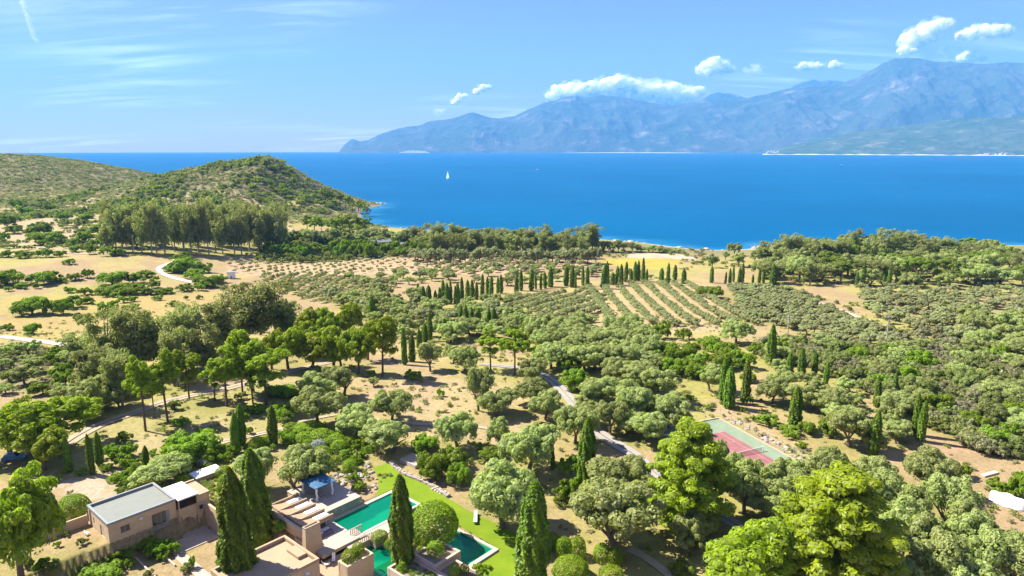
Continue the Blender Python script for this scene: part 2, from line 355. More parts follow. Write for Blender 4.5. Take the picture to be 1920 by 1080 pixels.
PLANTS['greymaquis'] = """132.8 205.2 6.6 5.2 90; 147.7 222 8.6 6.8 90; 103.1 222.9 5.9 3.9 90; 111.1 165.2 5.7 3.6 90; 99.2 215.5 6.7 4.6 90; 88.8 214.9 6.8 4.5 90;
120.1 168.9 8.5 5.5 90; 160.2 221.3 5.2 3.9 90; 123.1 189.4 6.4 4.2 90; 113 160 6.7 4.2 90; 113.1 212.9 6.2 4.9 90; 113.4 172.2 7.3 5 90;
136.9 201.3 5.6 3.6 90; 99 191.5 8.2 6.5 90; 137.2 210.9 8.1 6.6 90; 90.2 229.4 8.8 5.9 90; 86.1 219.8 6 3.7 90; 162.5 211.8 7 5.5 159;
159.5 221.3 5.2 3.4 159; 152 217.9 7 4 159; 148.4 238.6 6 4.1 159; 162.9 261.7 6.3 4 159; 166.8 237.4 7.3 5.6 159; 173.3 233.2 6.1 3.9 159;
141.8 223.1 7.4 4.9 159; 156.4 253.8 6.4 4.6 159; 146.7 210.3 5.8 3.7 159; 134.3 220 5.5 4.3 159; 159.4 246.8 5.9 4.2 159; 168.9 219.1 6.6 5.1 159;
140.1 237.9 7.6 6 159; 166.6 255.4 6.9 5.3 159; 149.4 258.2 5.6 4.5 159;"""
PLANTS['layered'] = """30.7 109.1 15.5 19 4; 47.2 90.4 18.7 19.3 98;"""
PLANTS['maquis'] = """124.4 178.9 8.6 6.7 90; 146.6 187.4 5.7 4.1 90; 103.7 150.4 5.9 4.5 90; 100.2 234.4 9.2 6 90; 116.7 191.7 8.1 5.4 90; 143.9 202.4 5.4 4.5 90;
121.7 161.5 8.4 5.9 90; 122.7 173.6 9.2 6.7 90; 90 206.6 6.8 4.2 90; 118.7 178.8 5.8 4.2 90; 114.5 153.7 8.6 6.7 90; 130 196.6 5.3 4.3 90;
141 197.2 9.3 6.3 90; 109.5 217 8.9 7.2 90; 126.9 207.4 8.6 6.6 90; 112.6 223.2 6.8 5.3 90; 115.8 207.2 7.1 6 90; 105 230.7 5.9 3.6 90;
97.5 197.3 9.2 7.3 90; 141.6 181.3 6.4 5.3 90; 94.3 213.2 8.5 5.2 90; 161.5 211.8 7.2 4.5 90; 165.4 220.2 9.4 6.5 90; 103.2 174.3 7.4 4.8 90;
131.5 211 8.8 5.3 90; 98.2 207.3 5.7 3.5 90; 95.1 219.1 6.2 4.8 90; 125.5 219.9 7.8 5.1 90; 140.2 190.1 8.3 5.2 90; 106.4 155.8 5.7 4.8 90;
147.6 213.2 9 6.2 90; 154.3 222.9 6.1 4.7 90; 100.2 227.3 6.7 4.8 90; 135.6 196.1 6.1 5.2 90; 136 181 6.1 4.5 90; 103.6 210.8 6.2 4.7 90;
108.5 202.8 6.9 4.5 90; 94.5 202.5 7.1 4.7 90; 138.1 217.3 8.5 7 90; 111.4 138.7 7.9 4.9 90; 122 184.1 8.1 5.3 90; 108.1 171.7 8.9 7.3 90;
96.7 185.7 8.2 6 90; 127 160.6 8.1 5.1 90; 130.5 180 8.1 6.8 90; 162.2 229.2 6.9 4.3 159; 177.7 242.9 7.8 4.3 159; 168.3 247.4 6 3.9 159;
151.2 265.9 6.8 4.2 159; 154.9 200.8 5.6 3.5 159; 139.9 213.2 6.1 4.7 159; 156 208.6 7.4 4.9 159; 150.2 229.7 6.2 4.4 159; 180.4 236.4 5.6 3.8 159;
137.3 231.2 6.2 4.3 159; 146.7 250 6.7 4.9 159; 158.7 235.4 5.8 4.3 159; 174.1 223.9 6.6 4.5 159; 148.2 203.4 6.6 5.1 159; -58.8 185 2.3 1.4 195;
-54 153.9 3.9 2.6 195; -86 164.2 3.7 3 195; -71.9 171.7 3.4 2.3 195; -49 161.9 3 2.1 195; -72.6 97.3 1.9 1.4 198; -79.3 99.8 2.1 1.6 198;
-71.8 103.3 1.8 1.5 198; -53.6 101.1 2.3 1.5 198; -79.6 105.6 1.4 1 198; -59 99.5 1.9 1.4 198; -67.4 102 1.2 0.8 198; -76.8 97.6 2.5 2.1 198;
-82.4 103.3 2.5 2.1 198; -76.3 106.1 1.4 1.2 198;"""
PLANTS['oak'] = """-1.5 110.3 12.5 13.9 5; 3.4 129.6 11.8 11.7 155; 17.1 102.9 16 12.5 31; 20.5 119.2 11 9.3 157; 14.2 143.4 9.1 10.4 162; -46.5 153.9 10.5 9.3 247;
-51 169.8 10.1 7.6 152; -45.2 174.2 9.5 9.6 129; -29.1 155.5 9.3 9.2 160; -36 147.7 9.9 8.1 62; -26 139 11.2 7.8 61; -12.1 141.1 9 9.5 108;
-8.5 163.1 7.8 12.3 224; -3.7 159.6 9.3 8.1 91; -24.7 197.4 7.8 9.7 206; -14.1 198.1 8.1 8.4 134; -3 141.1 5.9 8.2 231; 5.8 186.3 9.2 7 156;
4.8 166.7 8.5 7.8 136; 8.1 157.2 8.4 8.5 51; 29.2 102.4 5.7 6.2 64; 42.3 113.6 8.5 11.1 84; -50.4 123.2 8.8 9.2 82; -41.2 119.8 10.6 10.3 131;
-68.8 124.5 9.7 5.9 240; -105.1 161.7 10.7 10.8 133; 67.7 168.2 7.8 7.7 201; 73.8 165.3 7.7 6.3 200; 79.4 159.6 8.2 7.9 128; 75 141.7 9.3 9.2 153;
88.1 150.4 6 6.1 137; 86.4 143.4 5.5 5.1 182; 54.3 178.3 9.1 8.1 41; 40.1 124.5 5.5 9 199; 41.6 119.8 6.1 9.6 150; 45.5 114.9 6.1 9.2 151;
52 119.8 7.1 8.5 149; 27.6 183.6 9.4 8.2 81; 26.8 208.2 7.8 7.4 81; 35.3 181.1 10.4 8.1 81; 38.3 169.8 10.7 9.1 81; 21.7 164.2 8.2 8.1 81;
27.5 166 9.6 8.9 81; 30.6 155.5 9.8 10.5 81; 37.2 152.3 9.4 9 81; 22.8 149.2 8.2 8.8 81; 30.3 144.8 9.2 7.9 81; 27.9 152.3 7.9 7 81;
38.4 148.3 6.2 7.2 81; 12 200.3 11.1 8.8 147; 7 246.5 11.2 10.7 147; 15.7 241.9 9 9.1 147; 24.5 232.1 10.6 9.2 147; 22.5 196 7.4 7.3 147;
34 232.2 8.7 7.6 147; 30.6 208.1 7.1 7.4 147; 39.7 216.7 7.4 7.7 147; 47.4 233.5 7.6 7.8 147; 17.1 210.1 6.9 7.1 147; 0 286.5 9.2 8.8 147;
-18.7 208.9 6.8 7.1 147; 42.7 250.8 7.7 8.4 147; 49.9 114.5 8 10.4 173; 59.6 119.4 8.7 10.9 1; 67.5 116.4 9.5 10 176; 79.6 120.4 10.9 10.6 175;
67 108.3 8.9 10.8 177; 74.8 106.9 9.6 11 178; 61.1 109.5 7.7 11.2 180; 63.8 93.6 10.8 10.8 168; 70.6 93.6 8.8 11.5 169; 74.5 91 8 10.5 170;
62.8 99.1 7.7 10.3 2; 75.3 101.4 6.5 9.1 179; 55.3 89.8 7.1 7.9 171; 65.5 88.6 8.6 7.8 172; 31.8 105.4 7.3 7.9 0; 45.4 110.3 6.6 8.2 174;
-71.1 370.4 10.5 9 55; -52.5 358.1 10.7 8.6 55; -66.6 337.7 11.8 9.9 55; -41.6 334.6 11.7 8.2 55; -61 328.8 8.5 8.3 55; -53.7 321.1 9.8 8.4 55;
-67 313.1 8.1 8.3 55; -61.4 310.7 9.2 7.4 55; -87.2 343.2 9.8 7.9 55; -71.6 349.5 10.7 9.3 55; -21.3 293.7 9.6 8.1 55; -11.3 288.9 8.4 7.5 55;
-3.4 283.6 9.3 6.9 55; -27.9 278.1 9.4 6.6 55; -9.3 257.1 8.5 7.1 55; -17.9 317.2 9.8 7.6 55; -40.4 296.9 10 8.5 55; -14 264.7 9.1 7.2 55;
82.2 241.3 11.7 9.7 110; 28 479.6 8 5.5 161; -44.7 472.7 6.2 4.1 161; -16.1 461.2 7.8 5.5 161; -75.9 444.3 7.1 5.6 161; 29.8 461.7 8.8 6.7 161;
-74.5 457.7 8.3 6.1 161; 2.3 463.3 7.2 5.5 161; -87.9 449 6.9 4.7 161; -65.2 425.5 7.4 5.7 161; 42.9 452 9.1 7.1 161; 28.1 494.6 8.6 5.7 161;
-3.1 427 8 6.2 161; -92 419.1 8.7 6.7 161; -29.2 489.7 7 5.1 161; 48.5 490.8 7.6 5.4 161; -61.4 465.2 6.3 4.5 161; -14.6 432.5 6.1 4 161;
-58.5 433.5 6.2 4.1 161; 16.1 485.1 7.9 5.4 161; 39.5 473.9 9.2 7.7 161; -86.4 426.7 7 5.3 161; -42.8 449.6 9.2 7.4 161; -76 430.5 8.2 6.3 161;
-79 395.8 7.2 5.7 161; -106 441.4 8.7 5.8 161; 62.8 498.9 8.8 6.6 161; 8.1 434.7 6.4 4.6 161; -54.2 458.7 9.3 7.9 161; -78.6 386.4 9.4 7.9 161;
-52.8 442.8 7.9 6.6 161; -78.7 418.5 7.2 5.4 161; 267.9 598.5 15.7 13.7 97; 290.8 544.3 14.8 11.2 97; 311.5 561.3 16.9 11.9 97; 342.9 608.8 14.1 12.1 97;
298.7 514.2 19 16.8 97; 358.7 478.2 14.6 12.7 97; 409.8 567.9 15 12.9 97; 276 560.6 19.7 14.9 97; 264.4 482.2 16.5 14.2 97; 348.7 556.9 14.1 12.4 97;
356.5 512.7 18.2 14.9 97; 222.5 517.7 17.3 15.7 97; 395.5 564.4 19.1 18.1 97; 303.5 614.6 16.9 15.9 97; 378.6 551.7 18.3 13.9 97; 233.9 467.4 18.4 16.5 97;
362.9 575.2 14 10.1 97; 245.6 413 14.8 10.6 97; 375 579.8 15.4 11.8 97; 296.5 429.2 19.9 14.1 97; 197.9 474.9 16.5 13.9 97; 264.4 412.2 13.7 10.6 97;
211.1 529.3 19.4 16.1 97; 317.2 545.6 17 13.2 97; 252.3 484.6 18.4 15.1 97; 172.4 454.7 18.6 17 97; 328.8 573.6 13.6 11.2 97; 326 459.2 19 17.8 97;
201.7 436.1 18.4 13.3 97; 185.1 479 13.6 9.8 97; 283.5 452.2 14.3 10.5 97; 339.2 525.7 17 12.6 97; 224.4 532.3 15.4 13.1 97; 377.9 602.7 13.7 12.2 97;
303.5 447.3 17.9 15.9 97; 255 518.4 13.2 11.7 97; 191.2 446.2 18.8 17.7 97; 315.5 573.4 19.3 15.7 97; 311.5 426.5 19.9 14 97; 347.8 575.2 17 15.9 97;
312.4 591.1 16.2 12.9 97; 263.8 460.9 17.8 15.7 97; 223.6 418.1 15.2 12.5 97; 326.5 595.7 18.1 13.6 97; 296.7 469.3 19.8 18.8 97; 301 488.7 17.9 16.2 97;
190.3 577.7 11 13.8 109; 149.7 502.4 8 11.3 109; 171.9 510.5 12.1 11.4 109; 174.9 552.7 6.1 7.9 109; 193.6 537.6 9.4 9.4 109; 69.5 613.3 9.7 10.9 120;
75.1 610.1 12.3 13 120; 80.9 605.5 12.1 10.7 120; 86.1 604 8.8 11.1 120; 90.6 603.3 11 10.9 120; 94.2 600.9 9 11.9 120; 101.3 609.1 11.5 9.2 120;
107.3 604.5 9.7 9.5 120; 112.4 610.6 9.3 7.5 120; 115.8 605.9 9.4 5.8 120; 123.2 606.6 9.1 4.7 120; 126.7 607.9 9 7 120; 131.4 604.4 12 6.2 120;
138.7 607 10.6 4.8 120; 144.3 613.3 9.8 3.7 120; 149.5 605.8 11 4.6 120; -221.4 645.1 15.3 13.9 158; -220.8 659.9 13.9 10.7 158; -215.5 657.1 13.3 7.4 158;
-206.1 653.4 15.5 15.8 158; -205.7 671 11.9 14.1 158; -192 647.5 15.8 15.5 158; -186.7 641.9 14.2 16.3 158; -187.7 666.8 13 9.8 158; -177.4 647.6 14.5 12.3 158;
-173.9 673.2 14.2 15.4 158; -166.5 669 12.9 8.2 158; -158.1 650.7 12.2 14.6 158; -151.2 654.1 15.3 12.1 158; -149.5 671.2 13.5 13.2 158; -143.1 674.6 15.7 14.7 158;
-140.1 679.9 14.7 14.1 158; -127.4 648.7 16.3 10.3 158; -126.3 675.3 14.3 14.2 158; -117.1 669.5 13.8 11.7 158; -108.5 653.1 15.7 12.2 158; -101.8 650.7 12.8 17.2 158;
-96.6 654.6 12.4 14.7 158; 94.6 232.3 8.9 5.9 90; 136.2 222.3 9 6.3 90; 143.9 217 7.8 5.6 90; 107.7 226.1 7.9 6.4 90; 103.6 204.6 5.3 3.9 90;
97.7 241 6 3.8 90; 149 206.1 7.4 5.4 90; 103.6 166.2 8 5 90; 107.3 188.4 9.4 6.8 90; 131.7 174.8 9.4 5.8 90; 111.3 180.1 5.1 4.2 90;
130.8 219.4 7.8 6.1 90; 141.5 225 7.3 5.5 90; 153.4 216.8 9.4 7 90; 128.9 186.3 8.2 6.1 90; 125.7 166.6 9.4 7.1 90; 150.5 195 8.5 5.9 90;
132.4 167.4 5.8 3.7 90; 114.7 198.5 7.3 5.8 90; 141.9 207.4 7.3 5.6 90; 106.8 196.2 6.2 4.7 90; 138 174.9 5.6 4.7 90; 167.4 215.3 8.6 5.7 90;
170.6 221.2 6.3 4.6 90; 84.5 208.8 8.2 6.3 90; 120.9 203.5 8.8 6.5 90; 153.3 199.5 8.2 5.1 90; 118.5 149.9 8.6 5.8 90; 185.3 262.8 10.9 9.6 96;
198.3 284.8 11.9 10.6 96; 200 268.1 11.7 9.5 96; 163.9 211.4 13.1 9.9 96; 166.3 232.8 11.2 7.9 96; 190.2 270.4 13 9.4 96; 213.6 276.8 12.8 9 96;
175.4 231.6 13.2 9.7 96; 222.1 290 11.8 8.7 96; 29.3 248.9 7.8 6 148; 37.5 207 9.2 7.7 148; 20.7 261.3 10.1 8.2 148; 38.6 244.4 9.8 7.1 148;
15.2 231.2 10.1 8.4 148; 15.9 269.1 9.8 8.2 148; 11.5 262 7.9 6.1 148; 12.1 251.3 9.5 7.1 148; 23.4 228.4 10.6 7.7 148; 30.8 202.8 10.7 8.4 148;
34.5 234.2 9.3 7.4 148; 24.5 237 10.4 8.4 148; 43.7 236.1 10.7 8.4 148; 13.3 240.2 10 7.5 148; 17.9 218.4 10 7.2 148; 29.4 273.4 10.2 8.4 148;
24.6 210.8 7 5.9 148; 41 269.6 7.8 6.1 148; 42 223.2 8.4 7.1 148; 38.2 251.9 7.2 5.7 148; 47.7 260.3 10 7.8 148; 31.9 259.6 7.3 5.8 148;
49 251.5 10.7 8.3 148; 22.3 252 8.7 6.7 148; 50.6 240.5 7.6 6 148; 30.4 224.8 10.8 8.6 148; 35.4 216.9 8.1 6.8 148; 22.1 197.5 10.9 8.5 148;
31.3 241.1 9.6 7 148; 9.4 273.6 8.8 7.3 148; 39.5 259.5 10.8 9.1 148; 43.5 215.2 10.9 8.7 148; 37.5 198.8 10.1 7.8 148; 49.1 230.1 7.2 5.7 148;
27.6 266 8.8 7.3 148; 22.7 244.5 10.2 8.4 148; 48.5 268.1 10.2 8.5 148; -21.3 254.9 9.9 7.6 146; -43.7 266.6 9.9 8.3 146; -86.1 358.3 9.5 7.6 146;
-11.1 340.6 10.5 8.7 146; -62.1 296.7 8.6 6.7 146; 3 291.1 8.1 6.7 146; -31.8 259.1 7.4 5.8 146; -61 336.7 9.9 8.1 146; -35.7 337.6 8.1 6.6 146;
-38.2 319.2 10.8 8.6 146; -45.3 302.9 7.1 5.5 146; -28.4 278.1 7.6 6.3 146; -1.8 339.7 7.1 5.9 146; -8.6 272.8 7.4 5.7 146; -16.9 263.3 10 7.8 146;
-7 252.4 9 6.5 146; -42.1 254.3 7.3 5.7 146; -49.5 288.6 10.4 8.7 146; -55.5 323.5 9.3 6.8 146; -48.9 273.2 9 6.6 146; -78.7 340.7 8.8 6.6 146;
-30.7 296.5 9.7 7.5 146; -0.1 272.7 8.9 6.8 146; -22.8 329.8 7.1 5.3 146; -37.1 272.6 7.2 5.4 146; 5.2 249.2 7.5 6.4 146; -24.6 317 8.5 6.3 146;
-15.9 298.2 10.1 8.1 146; -22.6 340.5 8.2 6.7 146; -4 314.6 7.8 5.7 146; -28.8 305.7 7.2 5.4 146; -22.8 246 10.2 8.1 146; 74.4 178.3 7.4 6.1 92;
78.6 152.9 7.6 6.2 92; 90.4 175.8 6.7 4.8 92; 94.7 158.7 8.3 6.6 92; 87.8 146.9 7.8 5.8 92; 76.6 164.1 7.1 5.8 92; 78.8 140 6.7 5.5 92;
87.7 165 5.7 4.4 92; 78.9 191.5 6.8 5.5 92; 83.2 182.9 6.3 4.8 92; 81.5 172.6 6.2 5.1 92; 31.7 186.8 8.8 7 83; 35.7 177.5 10 8.3 83;
18.8 154 7.1 5.9 83; 28.9 207.1 8.1 6.9 83; 22.4 170.3 7.7 6.1 83; 42.4 198.7 7.9 6 83; 1.8 286.7 9.9 7.6 83; 2.8 278.5 9.7 7.1 83;
14.9 246.7 6.8 5 83; 17.6 269.5 8 6.2 83; 0.2 268.6 6.6 4.6 83; 10.4 231.9 9.8 8.3 83; 20.9 238.2 6.7 4.8 83; 38.6 214.4 7.9 6.6 83;
29.7 156.8 6.9 5.2 83; 25 227.6 7.6 5.7 83; 27.9 148.3 8.3 7 83; 21.5 253.5 7.6 5.7 83; 28.2 242.9 7.6 6.4 83; 19.4 162.8 6.5 4.9 83;
-102.3 173.9 7.3 4.8 54; -118.7 171.2 7 5.1 54; -137.4 175.9 4.5 3.4 54; -108.8 163.9 7.9 4.8 54; -121.8 193.4 7.4 5.1 54; -165 211.7 6.5 4.9 54;
-155.4 209.8 4.7 3.1 54; -155 198.7 5.1 3.8 54; -132.6 202.6 7.8 6.1 54; -117.2 185.4 7 5.5 54; -140 207.3 7.9 6.1 54; -101.1 182.3 4.4 2.9 54;
-144.7 197.5 7.6 5.3 54; -138.1 184.1 7.6 5.6 54; -105.2 190.1 4.5 3.5 54; -160.7 205.1 6.3 4.4 54; -102.4 155.9 5.9 4.7 54; -162.5 220.4 7.5 5.9 54;
-112 180.1 5.1 3.2 54; -100.2 164.5 7.9 6.1 54; -109.3 172 6.1 4.6 54; -49 182.7 2.2 1.4 195; -71.2 184.1 3.1 2 195; -58.8 194.5 4.2 2.9 195;
-35.2 164.3 3.7 2.5 195; -38.8 182 3.7 2.8 195; -58 173.9 3.6 2.9 195;"""
